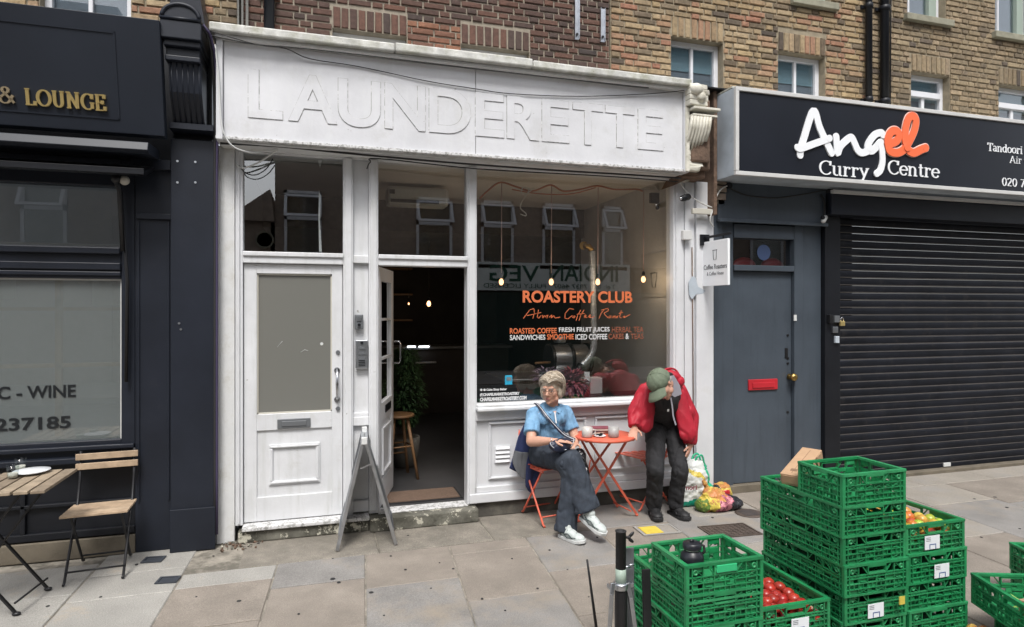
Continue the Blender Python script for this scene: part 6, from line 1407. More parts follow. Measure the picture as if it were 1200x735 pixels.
# stack C: right of it, apples on top
cxx, cyy = at_corner(1063, 618, 4 * PIT + .015); cyy += .01; cxx += .012
names = ['lowest crate of the apple stack, at ground level', 'second crate up in the apple stack, without a card', 'third crate up in the apple stack, white card right of its middle', 'top crate of the apple stack, filled with red and yellow apples']
for k in range(4): crate(BIG, 'green plastic ' + names[k], cxx + [.010, .006, .004, 0][k], cyy + .008 * (k % 2), k * PIT, R([.4, -.5, .3, 0][k]), {2: (.02, .055), 3: (-.03, .06)}.get(k))
rf = random.Random(41)
def fruit(name, lab, x, y, z, r, m, group, stalk=True, cat='apple'):
    q = bpy.data.objects.new(name, None); return q
def fruit_meshes(m, r, squash):
    L = []
    for s in range(3):
        mb = MB(); mb.lathe((0, 0, 0), [(.001, .12 * r)] + [(r * math.sin(R(a)) * (1 + .04 * math.sin(s + a)), r * (1 - math.cos(R(a))) * squash) for a in range(25, 160, 22)] + [(r * .3, 2 * r * squash * .985), (.001, 1.86 * r * squash)], 12); me = mb.mesh('fruit'); me.materials.append(MATS[m]); L.append(me)
    return L
APL = fruit_meshes('apple', .030, .95); TOM = fruit_meshes('tomato', .031, .85)
def pile(name, labels, cat, meshes, cx, cy, z, w, l, nx, ny, lay, group, leafm=None):
    r_ = random.Random(5); n = 0
    for q in range(lay):
        for i in range(nx - q):
            for j in range(ny - q):
                o = bpy.data.objects.new(name, r_.choice(meshes)); COL.objects.link(o)
                o.location = (cx - w / 2 + w * (i + .5 + q * .5) / nx + r_.uniform(-.006, .006), cy - l / 2 + l * (j + .5 + q * .5) / ny + r_.uniform(-.006, .006), z + q * .042 + r_.uniform(0, .008))
                o.rotation_euler = (r_.uniform(-.5, .5), r_.uniform(-.5, .5), r_.uniform(0, 6)); tag(o, labels, cat, group); n += 1
pile('apple', 'red and yellow apple lying loose in the top crate of the right stack', 'apple', APL, cxx, cyy, 3 * PIT + .045, .35, .54, 6, 9, 2, 'apples in the top crate')
# stack A: front left
ax_, ay_ = at_corner(804, 663.6, 3 * PIT + .144, .4, .3); lx_, ly_ = ax_, ay_ + .15
bt = ['lowest crate of the left stack, just above the ground', 'second crate from the bottom of the left stack', 'third crate of the left stack, right under the crate with the bottle']
for k in range(3): crate(BIG, 'green plastic ' + bt[k], lx_ + [.008, -.005, 0][k], ly_ + .002, k * PIT, R([.4, -.5, 0][k]))
crate(SML, 'short green plastic crate holding a black bottle, top of the left stack', ax_, ay_ - .0, 3 * PIT - .028, 0)
mb = MB(); mb.box(ax_ - .05, ax_ + .055, ay_ - .1605, ay_ - .1545, 3 * PIT + .098, 3 * PIT + .132); o = mb.build('handle_grip', 'crate_light', bevel=.004); tag(o, 'pale green handle clip on the front of the crate with the bottle', 'clip'); base(o, (ax_, ay_ - .155, 3 * PIT + .098))
bz_ = 3 * PIT - .010; qy = ay_ - .15 + .072; qx, btop = F(811, 633, qy); bs = (btop - bz_) / .252
t = thing('water_bottle', 'matt black insulated bottle with looped lid standing in the left top crate', 'bottle', (qx, qy, bz_))
h_ = bs
mb = MB(); mb.lathe((qx, qy, bz_), [(.048, 0), (.052, .006), (.052, .172 * h_), (.049, .187 * h_), (.036, .200 * h_), (.033, .206 * h_)], 28); mb.build('body', 'bottle_black', t)
z1_ = bz_ + .206 * h_
mb = MB(); mb.lathe((qx, qy, z1_), [(.035, 0), (.035, .006)], 28); mb.build('neck_ring', 'chrome', t)
mb = MB(); mb.lathe((qx, qy, z1_ + .006), [(.041, 0), (.042, .004), (.041, .026 * h_), (.034, .031 * h_), (.001, .032 * h_)], 28); mb.ell((qx, qy, z1_ + .043 * h_), (.012, .007, .008)); mb.build('lid', 'bottle_black', t)
mb = MB(); mb.tube([(qx + .040, qy, z1_ + .02), (qx + .058, qy - .005, z1_ + .012), (qx + .060, qy - .008, z1_ - .01), (qx + .050, qy - .006, z1_ - .022)], .006, 8); mb.build('strap_loop', 'rubber', t)
# crate T: tomatoes
tx_, ty_ = G(972.7, 699.3, 2 * PIT + .02); tx_ -= .20; ty_ += .30
crate(BIG, 'green plastic crate on the ground underneath the tomato crate', tx_, ty_, 0.0, R(.5)); crate(BIG, 'green plastic crate of red tomatoes between the two big stacks', tx_, ty_, PIT, 0, (.02, .055))
pile('tomato', 'red tomato lying loose in the crate between the two big stacks', 'tomato', TOM, tx_ - .0, ty_ - .04, PIT + .040, .33, .48, 6, 8, 2, 'tomatoes in the crate')
mb = MB()
for s in (-1, 1):
    P = []
    for i in range(9): P.append((tx_ + s * (.155 + .008 * math.sin(i * 2.1)), ty_ - .28 + i * .06, PIT + .085 + .012 * math.sin(i * 1.7 + s)))
    for i in range(8): a, b = P[i], P[i + 1]; mb.add([a, b, (b[0] - s * .05, b[1], PIT + .03), (a[0] - s * .05, a[1], PIT + .03)], [(0, 1, 2, 3)])
mb.box(tx_ - .15, tx_ + .15, ty_ + .12, ty_ + .125, PIT + .02, PIT + .09)
o = mb.build('paper_liner', 'tissue', None, solid=.001); tag(o, 'brown tissue paper liner around the red tomatoes in their crate', 'paper'); base(o, (tx_, ty_, PIT))
# right hand crates
dx_, dy_ = G(1138, 674, 2 * PIT); rz_ = -R(20); d_ = Vector((-math.sin(-rz_), -math.cos(rz_))); 
ux = Vector((math.cos(rz_), math.sin(rz_))); uy = Vector((-math.sin(rz_), math.cos(rz_)))
ce = Vector((dx_, dy_)) + ux * .20 - uy * .30
crate(BIG, 'green plastic crate hidden under the turned crate at the right edge', ce.x + .10, ce.y - .05, 0, rz_); crate(BIG, 'turned green plastic crate with leafy scraps at the right edge', ce.x, ce.y, PIT, rz_)
mb = MB(); rv = random.Random(8)
for k in range(26): leaf(mb, Vector((ce.x + rv.uniform(-.08, .14), ce.y + rv.uniform(-.05, .18), PIT + .03)), Vector((rv.uniform(-1, 1), rv.uniform(-1, 1), .35)), rv.uniform(.06, .12), .035, Vector((0, 0, 1)), rv.choice((0, 0, 1, 2)))
o = mb.build('vegetable_scraps', ['veg_green', 'veg_white', 'veg_purple'], None, solid=.001, kind='stuff'); tag(o, 'pale green and purple leafy scraps in the right crate', 'vegetables')
ex_, ey_ = G(1183, 636, .30); c2 = Vector((ex_, ey_)) + ux * .20 - uy * .30; crate(BIG, 'green plastic crate behind the turned one at the right edge', c2.x + .01, c2.y, 0, rz_); crate(BIG, 'upper green plastic crate at the far right, behind the turned one', c2.x, c2.y, PIT, rz_)
p = Vector((G(1193, 702, .30)[0] + .1, G(1193, 702, .30)[1], 0))
t = thing('wooden_box', 'corner of a plain wooden box at the lower right edge', 'box', (p.x, p.y, 0))
B('box', 'timber', [(p.x - .1, p.x + .2, p.y - .25, p.y, 0, .30)], .004, t); B('batten', 'timber', [(p.x - .105, p.x + .2, p.y - .262, p.y - .251, z, z + .07) for z in (.02, .11, .20)], .003, t)
x, y = G(1140, 731, .06)
for k, (a_, b_) in enumerate(((0, 0), (.04, -.03))): o = bpy.data.objects.new('orange', APL[0].copy()); o.data.materials[0] = MATS['bag_orange']; COL.objects.link(o); o.location = (x + a_, y + b_, 0); tag(o, 'small orange fruit on the ground right of the apple stack', 'orange', 'oranges on the ground')

# ================================================================ FOLDED METAL STAND IN FRONT
YP = -2.45
def PP(px, py, y=YP): return FV(px, py, y)
ptop = PP(727.5, 622); t = thing('market_stand', 'folded black market stand with wing bolt and steel arms, left of the crates', 'stand', (ptop.x, YP, 0))
X_ = ptop.x; zp = lambda py: PP(727.5, py).z
mb = MB(); mb.lathe((X_, YP, 0), [(.0285, 0), (.0285, zp(690)), (.026, zp(688))], 20); mb.build('lower_tube', 'dark_metal', t)
mb = MB(); mb.lathe((X_, YP, zp(667)), [(.024, 0), (.024, ptop.z - zp(667) - .004), (.026, ptop.z - zp(667) - .003), (.026, ptop.z - zp(667)), (.018, ptop.z - zp(667)), (.018, ptop.z - zp(667) - .02), (.001, ptop.z - zp(667) - .02)], 20); mb.build('upper_tube', 'rubber', t)
mb = MB(); mb.lathe((X_, YP, zp(684)), [(.0245, 0), (.0245, zp(666) - zp(684))], 20); mb.build('sleeve', 'sage_sleeve', t)
mb = MB(); mb.lathe((X_, YP, zp(690)), [(.034, 0), (.036, .006), (.036, .026), (.030, .032)], 20); mb.box(X_ - .062, X_ + .058, YP - .02, YP + .02, zp(690) + .006, zp(690) + .026); mb.build('collar', 'alu', t, bevel=.003)
def pol(nm, pts, w, h, m): 
    mb = MB()
    for i in range(len(pts) - 1): mb.bar(pts[i], pts[i + 1], w, h, up=(0, 1, 0))
    mb.build(nm, m, t, bevel=.003)
zb0 = .03
pol('arm', [PP(718, 683, YP - .02), PP(717, 696, YP - .03), Vector((X_ - .085, YP - .04, zb0 + .12))], .018, .012, 'alu'); pol('arm', [Vector((X_ - .078, YP - .04, zb0 + .16)), Vector((X_ - .083, YP - .04, .0))], .034, .012, 'grey_plastic')
pol('arm', [PP(735, 683, YP - .02), PP(739, 700, YP - .03), Vector((X_ + .085, YP - .05, 0.0))], .022, .014, 'alu')
pol('flat_bar', [PP(737, 642, YP + .04), Vector((PP(737, 642, YP + .04).x + .005, YP + .04, .0))], .048, .012, 'grey_plastic')
pol('flat_bar', [PP(757, 667, YP - .01), Vector((X_ + .11, YP - .06, .0))], .040, .014, 'dark_metal')
mb = MB(); q = PP(737, 630, YP - .01); mb.tube([Vector((X_ + .02, YP, q.z)), q], .007, 8); mb.ell(q + Vector((.012, 0, .012)), (.018, .006, .008), Matrix.Rotation(R(-40), 3, 'Y')); mb.ell(q + Vector((.010, 0, -.014)), (.018, .006, .008), Matrix.Rotation(R(40), 3, 'Y')); mb.ell(q, .009); mb.build('wing_bolt', 'dark_metal', t)
mb = MB(); q = PP(738, 664, YP); mb.tube([Vector((X_ + .02, YP, q.z)), q], .006, 8); mb.ell(q + Vector((.01, 0, .006)), (.014, .005, .006)); mb.build('bolt', 'alu', t)
a = FV(688, 656, -2.05); mb = MB(); mb.tube([a, Vector((G(706, 748)[0], -2.0, 0.0))], [.0055, .009], 8); o = mb.build('metal_rod', 'dark_metal'); tag(o, 'thin dark metal rod standing on the paving left of the folded stand', 'rod'); base(o, (G(706, 748)[0], -2.0, 0))

# ================================================================ BODIES, CLOTHES AND SOFT THINGS
def remesh(mb, voxel, smooth=4):
    me = mb.mesh('tmp'); ob = bpy.data.objects.new('tmp', me); COL.objects.link(ob)
    m = ob.modifiers.new('r', 'REMESH'); m.mode = 'VOXEL'; m.voxel_size = voxel
    if smooth: s = ob.modifiers.new('s', 'SMOOTH'); s.factor = .5; s.iterations = smooth
    dg = bpy.context.evaluated_depsgraph_get(); out = bpy.data.meshes.new_from_object(ob.evaluated_get(dg)); bpy.data.objects.remove(ob); bpy.data.meshes.remove(me); return out
def blob(name, mb, m, parent, voxel=.008, smooth=4, disp=None, matfn=None, label=None):
    me = remesh(mb, voxel, smooth); me.name = name
    if disp:
        N = [v.normal.copy() for v in me.vertices]
        for v, n in zip(me.vertices, N): v.co += disp(v.co, n)
    for mm in ([m] if isinstance(m, str) else m): me.materials.append(MATS[mm])
    if matfn:
        for p in me.polygons: p.material_index = matfn(p.center)
    me.polygons.foreach_set('use_smooth', [True] * len(me.polygons))
    if parent is not None: me.transform(MW[parent.name].inverted())
    o = bpy.data.objects.new(name, me); COL.objects.link(o)
    if parent is not None: o.parent = parent; MW[o.name] = MW[parent.name]
    if label: o['label'] = label
    return o
def folds(amp, sc=(12, 12, 5), seed=0, fine=.25):
    S = Vector(sc); of = Vector((seed * 3.1, seed, 0))
    def f(co, n):
        p = Vector((co.x * S.x, co.y * S.y, co.z * S.z)) + of
        q = p + Vector((noise.noise(p * .5), noise.noise(p * .5 + Vector((9, 0, 0))), noise.noise(p * .5 + Vector((0, 9, 0))))) * .9
        a = 1 - 2 * abs(noise.noise(q)); b = noise.noise(q * .45 + Vector((3, 3, 3))); c = 1 - 2 * abs(noise.noise(q * 2.1 + Vector((5, 5, 5)))); k = max(0, 1 - abs(noise.noise(q * .9 + Vector((7, 1, 2)))) / .13)
        d = noise.noise(Vector((co.x * 6 + seed, co.y * 6, co.z * 26 + co.x * 14)))
        return n * amp * (.45 * max(a, -.3) + .7 * b + .22 * c + fine * d - .75 * k)
    return f
def hand(mb, w, d, nrm, curl=.4, s=1, thumb=1, spread=1.0):
    """palm, four unequal bent fingers and a thumb from the side of the palm; nrm = the way the palm faces"""
    w = Vector(w); d = Vector(d).normalized(); n = Vector(nrm); n = (n - d * n.dot(d)).normalized(); l = d.cross(n) * thumb
    M_ = Matrix((l, d, n)).transposed()
    mb.ell(w + d * .045 * s, (.036 * s, .050 * s, .015 * s), M_, 14, 10); mb.cap(w - d * .01, w + d * .03 * s, .021 * s, .020 * s)
    for i, (o_, L) in enumerate(((.026, .068), (.009, .076), (-.009, .070), (-.026, .055))):
        a = w + (d * .078 + l * o_) * s; dd = (d + l * o_ * 5 * spread - n * 0).normalized()
        c1 = curl * (1 + .12 * i); b = a + (dd * math.cos(c1 * .5) + n * math.sin(c1 * .5)) * L * .5 * s
        c = b + (dd * math.cos(c1 * 1.3) + n * math.sin(c1 * 1.3)) * L * .32 * s; e = c + (dd * math.cos(c1 * 2) + n * math.sin(c1 * 2)) * L * .24 * s
        mb.cap(a - d * .015 * s, b, .0090 * s, .0082 * s, 8); mb.cap(b, c, .0080 * s, .0074 * s, 8); mb.cap(c, e, .0072 * s, .0062 * s, 8)
    a = w + (d * .022 + l * .026) * s; b = a + (d * .6 + l * .75 + n * .2).normalized() * .036 * s; c = b + (d * .85 + l * .35 + n * .3).normalized() * .032 * s
    mb.cap(a, b, .0115 * s, .0100 * s, 8); mb.cap(b, c, .0095 * s, .0080 * s, 8)
def econe(mb, p, q, a, b, n=20, seg=4):
    """open-ended trouser leg or sleeve: elliptical (wide, deep) at each end, flat hem"""
    p = Vector(p); q = Vector(q); d = (q - p).normalized(); x = (Vector((1, 0, 0)) - d * d.x).normalized(); y = d.cross(x); vs = []
    for i in range(seg + 1):
        u = i / seg; c = p.lerp(q, u); rx = a[0] + (b[0] - a[0]) * u; ry = a[1] + (b[1] - a[1]) * u
        vs += [c + x * rx * math.cos(2 * math.pi * k / n) + y * ry * math.sin(2 * math.pi * k / n) for k in range(n)]
    fs = [(i * n + k, i * n + (k + 1) % n, (i + 1) * n + (k + 1) % n, (i + 1) * n + k) for i in range(seg) for k in range(n)] + [tuple(range(n))[::-1], tuple(seg * n + k for k in range(n))]
    mb.add(vs, fs, 0, True)
def frame_of(f, up=(0, 0, 1)):
    f = Vector(f).normalized(); x = f.cross(Vector(up)).normalized(); z = x.cross(f); return Matrix((x, f, z)).transposed()
def head(mb, c, M_, s=1):
    e = lambda p, r: mb.ell(Vector(c) + M_ @ (Vector(p) * s), tuple(q * s for q in r), M_, 18, 12)
    e((0, -.014, .035), (.073, .092, .085)); e((0, .028, -.015), (.059, .063, .085)); e((0, .034, -.074), (.043, .046, .036)); e((0, .068, -.094), (.018, .015, .014))
    for q in (-1, 1): e((q * .034, .052, -.022), (.024, .026, .026)); e((q * .071, -.004, -.008), (.009, .017, .028)); e((q * .045, .018, -.066), (.020, .030, .024))
    e((0, .074, .030), (.052, .020, .013))
    W_ = lambda p: Vector(c) + M_ @ (Vector(p) * s)
    mb.cap(W_((0, .086, .014)), W_((0, .106, -.024)), .009 * s, .0125 * s, 10); e((.011, .093, -.030), (.009, .010, .007)); e((-.011, .093, -.030), (.009, .010, .007))
    e((0, .084, -.052), (.021, .010, .006)); e((0, .083, -.063), (.019, .010, .007))
def face_bits(parent, c, M_, s=1, look=0):
    W_ = lambda p: Vector(c) + M_ @ (Vector(p) * s)
    mb = MB()
    for q in (-1, 1): mb.ell(W_((q * .029, .0770, .004)), (.0108 * s, .007 * s, .0042 * s), M_, 12, 8)
    mb.build('eye', 'eye_white', parent); mb = MB()
    for q in (-1, 1): mb.ell(W_((q * .029 + look * .004, .0828, .004)), (.0052 * s, .0030 * s, .0044 * s), M_, 10, 8)
    mb.build('iris', 'iris', parent); mb = MB(); mb.ell(W_((0, .0935, -.0525)), (.020 * s, .004 * s, .0032 * s), M_, 12, 6); mb.ell(W_((0, .092, -.0605)), (.017 * s, .004 * s, .0040 * s), M_, 12, 6); mb.build('lips', 'lip', parent)
    mb = MB()
    for q in (-1, 1): mb.tube([W_((q * .014, .0935, .021)), W_((q * .030, .0915, .025)), W_((q * .046, .079, .020))], .0028 * s, 6)
    mb.build('eyebrow', 'hair_grey', parent)
V3 = Vector
# ---------------------------------------------------------------- the seated woman
t = thing('person', 'seated woman in pale blue shirt and dark wide jeans, legs crossed, hand on a bag', 'person', (1.80, -.30, 0))
hip1, kn1, an1 = V3((1.73, -.24, .530)), V3((1.835, -.62, .565)), V3((1.935, -.73, .20))     # leg crossed on top
hip2, kn2, an2 = V3((1.87, -.22, .53)), V3((1.845, -.60, .475)), V3((1.775, -.655, .09))
pel, bel, che, nk, hc = V3((1.80, -.20, .575)), V3((1.795, -.21, .69)), V3((1.80, -.235, .83)), V3((1.81, -.262, .935)), V3((1.788, -.315, 1.062))
s1, e1, w1 = V3((1.652, -.255, .868)), V3((1.583, -.41, .680)), V3((1.695, -.575, .712))
s2, e2, w2 = V3((1.946, -.215, .865)), V3((1.995, -.30, .67)), V3((1.93, -.47, .655))
MH = frame_of((-.66, -.74, -.07))
mb = MB()
head(mb, hc, MH, .98); mb.cap(hc + MH @ V3((0, -.028, -.07)), nk + V3((0, .0, -.01)), .046, .050)
mb.cap(nk - V3((0, 0, .03)), che, .06, .11); mb.ell(che, (.15, .095, .11)); mb.cap(che, bel, .11, .105); mb.cap(bel, pel, .11, .125)
for s_, e_, w_ in ((s1, e1, w1), (s2, e2, w2)): mb.cap(che + (s_ - che) * .6, s_, .06, .048); mb.cap(s_, e_, .046, .039); mb.cap(e_, e_.lerp(w_, .35), .039, .040); mb.cap(e_.lerp(w_, .35), w_, .040, .024)
for h_, k_, a_ in ((hip1, kn1, an1), (hip2, kn2, an2)): mb.cap(h_, k_, .068, .048); mb.cap(k_, k_.lerp(a_, .4), .045, .046); mb.cap(k_.lerp(a_, .4), a_, .046, .032)
for a_, d_ in ((an1, V3((.40, -.86, -.32))), (an2, V3((.35, -.93, -.08)))): mb.cap(a_ + V3((0, .01, -.01)), a_ + d_.normalized() * .05 + V3((0, 0, -.035)), .028, .020)
hand(mb, w1, (.97, -.24, -.02), (0, .1, -1), .18, 1.0, -1); hand(mb, w2, (-.5, -.6, .1), (0, .2, -1), .5, .95, 1)
blob('body', mb, 'skin', t, .0058, 3); face_bits(t, hc, MH, .98, -1)
# hair: bobbed, wavy, parted; one mass with locks over it
mb = MB(); E_ = lambda p, r: mb.ell(hc + MH @ V3(p), r, MH, 18, 12)
E_((0, -.022, .045), (.080, .098, .082)); E_((0, -.072, -.015), (.068, .044, .070)); E_((.066, -.010, -.012), (.024, .050, .070)); E_((-.068, -.02, -.01), (.018, .044, .062)); E_((.036, .040, .080), (.036, .036, .024)); E_((-.026, .040, .078), (.034, .034, .020))
hair = blob('hair', mb, 'hair_blond', t, .0065, 2, folds(.006, (50, 50, 20), 2, .5))
mb = MB(); rh = random.Random(77)
for k in range(620):
    side = 1 if rh.random() < .56 else -1; y0 = rh.uniform(-.098, .108) if k % 3 else rh.uniform(.05, .112); P = []; lift = rh.uniform(0, .014); wv = rh.uniform(.003, .0095)
    front = max(0, (y0 - .02) / .075); end = rh.uniform(1.75, 2.45) if front < .2 else rh.uniform(1.35, 1.75); back = .020 + .062 * front
    for i in range(10):
        u = i / 9; ph = u * end; y = y0 - back * u * u - .01 * u; kx = math.sqrt(max(.04, 1 - (y / .112) ** 2)); k0 = math.sqrt(max(.04, 1 - (min(.104, y) / .110) ** 2))
        pc = min(ph, 1.57); x = side * (.084 + lift) * kx * math.sin(pc); z = (.088 + lift * 1.5) * k0 * math.cos(pc) + .042
        if ph > 1.57: z -= (ph - 1.57) * .115; x += side * (ph - 1.57) * (.004 + .006 * math.sin(k))
        off = V3((math.sin(u * 8 + k), math.cos(u * 7 + k * 1.7), math.sin(u * 6 + k * .6))) * wv * (.3 + u)
        P.append(hc + MH @ (V3((x - .020 * (1 - u), y - .014 + .010 * front, z + .006 * front * math.sin(ph * 2))) + off))
    w_ = rh.uniform(.0013, .0030); mb.tube(P, [w_ * .8] + [w_] * 6 + [w_ * .8, w_ * .55, w_ * .2], 4)
mb.build('hair_locks', 'hair_blond', hair)
mb = MB(); W_ = lambda p: hc + MH @ (V3(p) * .98)
for q in (-1, 1):
    mb.tube([W_((q * .030 + .0215 * math.cos(R(a)), .0965 - .004 * abs(math.cos(R(a))), .001 + .0185 * math.sin(R(a)))) for a in range(0, 361, 24)], .0022, 6)
    mb.tube([W_((q * .051, .092, .005)), W_((q * .070, .05, .006)), W_((q * .078, .0, .004))], .0018, 5)
mb.tube([W_((-.009, .1, .004)), W_((0, .103, .006)), W_((.009, .1, .004))], .0018, 5); mb.build('glasses', 'mat_brown', t)
# shirt
mb = MB(); mb.ell(che + V3((0, 0, .0)), (.160, .110, .120)); mb.cap(che, bel, .120, .124); mb.cap(bel, pel + V3((0, .0, .0)), .124, .136); mb.cap(nk - V3((0, 0, .045)), che, .068, .12)
mb.ell(che + V3((.055, -.07, .0)), (.06, .05, .06)); mb.ell(che + V3((-.055, -.07, .0)), (.06, .05, .06))
for s_, e_ in ((s1, e1), (s2, e2)): mb.cap(che + (s_ - che) * .6 + V3((0, 0, .01)), s_, .068, .053); q = s_.lerp(e_, .72); econe(mb, s_, q, (.054, .056), (.062, .062))
def shirt_cut(co, n):
    return folds(.0095, (16, 16, 5), 4, .35)(co, n)
sh = blob('shirt', mb, 'denim_light', t, .0075, 4, shirt_cut)
mb = MB(); c0 = nk + V3((-.005, -.03, -.01))
for s_ in (-1, 1):
    a = c0 + V3((s_ * .012, -.042, -.035)); b = c0 + V3((s_ * .058, .0, .012)); c = c0 + V3((s_ * .072, -.02, -.022)); d = c0 + V3((s_ * .040, -.060, -.052)); e = c0 + V3((s_ * .05, .05, .028)); f_ = c0 + V3((s_ * .075, .045, .0))
    mb.add([a, b, c, d], [(0, 1, 2, 3)]); mb.add([b, e, f_, c], [(0, 1, 2, 3)])
mb.build('collar', 'denim_light', sh, solid=.005)
mb = MB(); q0 = c0 + V3((-.001, -.052, -.035)); mb.bar(q0, q0 + V3((.0, -.035, -.085)), .010, .004, up=(0, 1, 0)); mb.build('placket', 'white_clean', sh)
mb = MB(); mb.add([c0 + V3((-.012, -.045, -.03)), c0 + V3((.014, -.048, -.03)), c0 + V3((.001, -.062, -.062))], [(0, 1, 2)]); mb.build('neck_opening', 'skin', sh, solid=.003)
# jeans
mb = MB(); mb.ell(pel + V3((0, -.0, -.03)), (.158, .135, .088)); mb.cap(hip1, kn1, .100, .080); mb.cap(hip2, kn2, .092, .076)
mb.cap(pel, hip1, .12, .10); mb.cap(pel, hip2, .12, .10); mb.cap(hip1 + V3((.02, 0, .0)), kn1 + V3((-.03, .03, -.02)), .09, .08)
m1 = kn1.lerp(an1, .45); m2 = kn2.lerp(an2, .45); h1p = an1 + V3((-.012, .01, .015)); h2p = an2 + V3((.0, .015, -.045))
mb.cap(kn1, m1, .079, .078); econe(mb, m1, h1p, (.082, .070), (.100, .066)); mb.cap(kn2, m2, .075, .072); econe(mb, m2, h2p, (.074, .066), (.084, .062))
mb.cap(kn1 + V3((-.045, .05, -.03)), m1 + V3((-.02, .02, 0)), .07, .066)
jn = blob('jeans', mb, 'denim_dark', t, .0078, 2, folds(.0105, (15, 15, 3.2), 9, .30))
for hp_, rr_, dd in ((h1p, (.1015, .067), (an1 - kn1)), (h2p, (.085, .063), (an2 - kn2))):
    mb = MB(); dd = dd.normalized(); x_ = (V3((1, 0, 0)) - dd * dd.x).normalized(); y_ = dd.cross(x_); mb.tube([hp_ - dd * .018 + x_ * rr_[0] * math.cos(R(a)) + y_ * rr_[1] * math.sin(R(a)) for a in range(0, 361, 20)], .0028, 5); mb.build('hem', 'denim_dark', jn)
# trainers
def trainer(an, d, m, sole, lace, nm='shoe', s=1, base_z=None):
    d = V3(d).normalized(); M_ = frame_of(d); c = an
    mb = MB(); W_ = lambda p: c + M_ @ (V3(p) * s); E2 = lambda p, r: mb.ell(W_(p), tuple(q * s for q in r), M_, 14, 10)
    E2((0, -.015, -.035), (.036, .045, .045)); E2((0, .04, -.045), (.040, .07, .036)); E2((0, .11, -.055), (.046, .062, .030)); E2((0, .0, -.005), (.034, .036, .03))
    o = blob(nm, mb, m, t, .0055, 3)
    mb = MB(); P = [(-.036, -.06), (-.040, .0), (-.044, .07), (-.048, .12), (-.036, .165), (0, .182), (.036, .165), (.048, .12), (.044, .07), (.040, .0), (.036, -.06), (0, -.075)]
    mb.prism([W_((x, y, -.094 + (.012 if y > .16 else 0))) for x, y in P], M_ @ V3((0, 0, .026)) * s); mb.build('sole', sole, o, bevel=.005)
    mb = MB()
    for i in range(5): y = .025 + i * .022; z = -.008 - i * .007; mb.tube([W_((-.026, y, z - .012)), W_((0, y + .008, z + .004)), W_((.026, y + .004, z - .012))], .0032 * s, 5)
    for x in (-.038, .038): mb.tube([W_((x, .0, -.05)), W_((x * 1.12, .05, -.035)), W_((x * 1.1, .1, -.06))], .0035 * s, 5); mb.tube([W_((x, -.02, -.03)), W_((x * 1.15, .04, -.065)), W_((x * 1.15, .13, -.045))], .003 * s, 5)
    mb.build('laces', lace, o); return o
trainer(an1 + V3((.0, -.02, .005)), (.42, -.82, -.38), 'shoe_white', 'shoe_sole', 'lace_dark'); trainer(V3((an2.x, an2.y - .02, .094)), (.38, -.92, 0), 'shoe_white', 'shoe_sole', 'lace_dark')
mb = MB(); mb.tube([w1 + V3((-.006, .003, 0)) + V3((0, math.cos(R(a)) * .0 + .0, 0)) + (V3((.3, .93, 0)) * math.cos(R(a)) + V3((0, 0, 1)) * math.sin(R(a))) * .026 for a in range(0, 361, 30)], .0035, 6); mb.build('bracelet', 'alu', t)
# her bag, strap, jacket and the second bag
t = thing('shoulder_bag', 'navy nylon crescent bag with pale piping on the woman\'s lap, strap across her chest', 'bag', (1.85, -.56, .62))
bc = FV(657, 521, -.575); MB_ = frame_of((.35, -.9, .1)); mb = MB(); mb.ell(bc, (.118, .048, .048), MB_); mb.ell(bc + V3((.0, -.012, -.016)), (.10, .045, .045), MB_); blob('pouch', mb, 'navy_nylon', t, .006, 3, folds(.003, (25, 25, 25), 1))
mb = MB(); mb.tube([bc + MB_ @ V3((-.120 * math.cos(R(a)), .050 - .03 * abs(math.cos(R(a))), .030 - .066 * math.sin(R(a)))) for a in range(0, 181, 15)], .0035, 6); mb.build('piping', 'strap_light', t)
PS = [V3((1.69, -.20, .945)), V3((1.695, -.29, .925)), V3((1.725, -.365, .865)), V3((1.79, -.395, .785)), V3((1.86, -.41, .715)), V3((1.93, -.45, .68)), bc + V3((.09, .02, .02))]
PS = catmull(PS, 4); mb = MB()
for i in range(len(PS) - 1): mb.bar(PS[i], PS[i + 1] + (PS[i + 1] - PS[i]) * .1, .026, .004, up=(0, -1, .3))
mb.build('strap', 'navy_nylon', t); mb = MB()
for i in range(len(PS) - 1): mb.bar(PS[i] + V3((.003, -.004, .002)), PS[i + 1] + V3((.003, -.004, .002)), .005, .002, up=(0, -1, .3))
mb.build('stripe', 'strap_light', t)
t = thing('backpack', 'small black bag with a white tag hanging at the woman\'s right side of the chair', 'bag', (2.0, -.38, .30))
mb = MB(); mb.ell((1.985, -.42, .53), (.05, .06, .075)); mb.ell((2.01, -.45, .43), (.036, .05, .09)); mb.ell((2.03, -.46, .35), (.022, .03, .05)); blob('pouch', mb, 'bag_black', t, .007, 3, folds(.008, (22, 22, 16), 3))
mb = MB(); mb.ell((2.0, -.51, .455), (.010, .004, .018)); mb.build('tag', 'letter_white', t); mb = MB(); mb.tube([(1.96, -.46, .58), (2.0, -.50, .52), (2.03, -.5, .42), (2.04, -.47, .33)], .006, 6); mb.build('strap', 'dark_metal', t)
t = thing('jacket', 'navy jacket with grey lining draped over the back of the seated woman\'s chair', 'jacket', (1.60, -.08, .3))
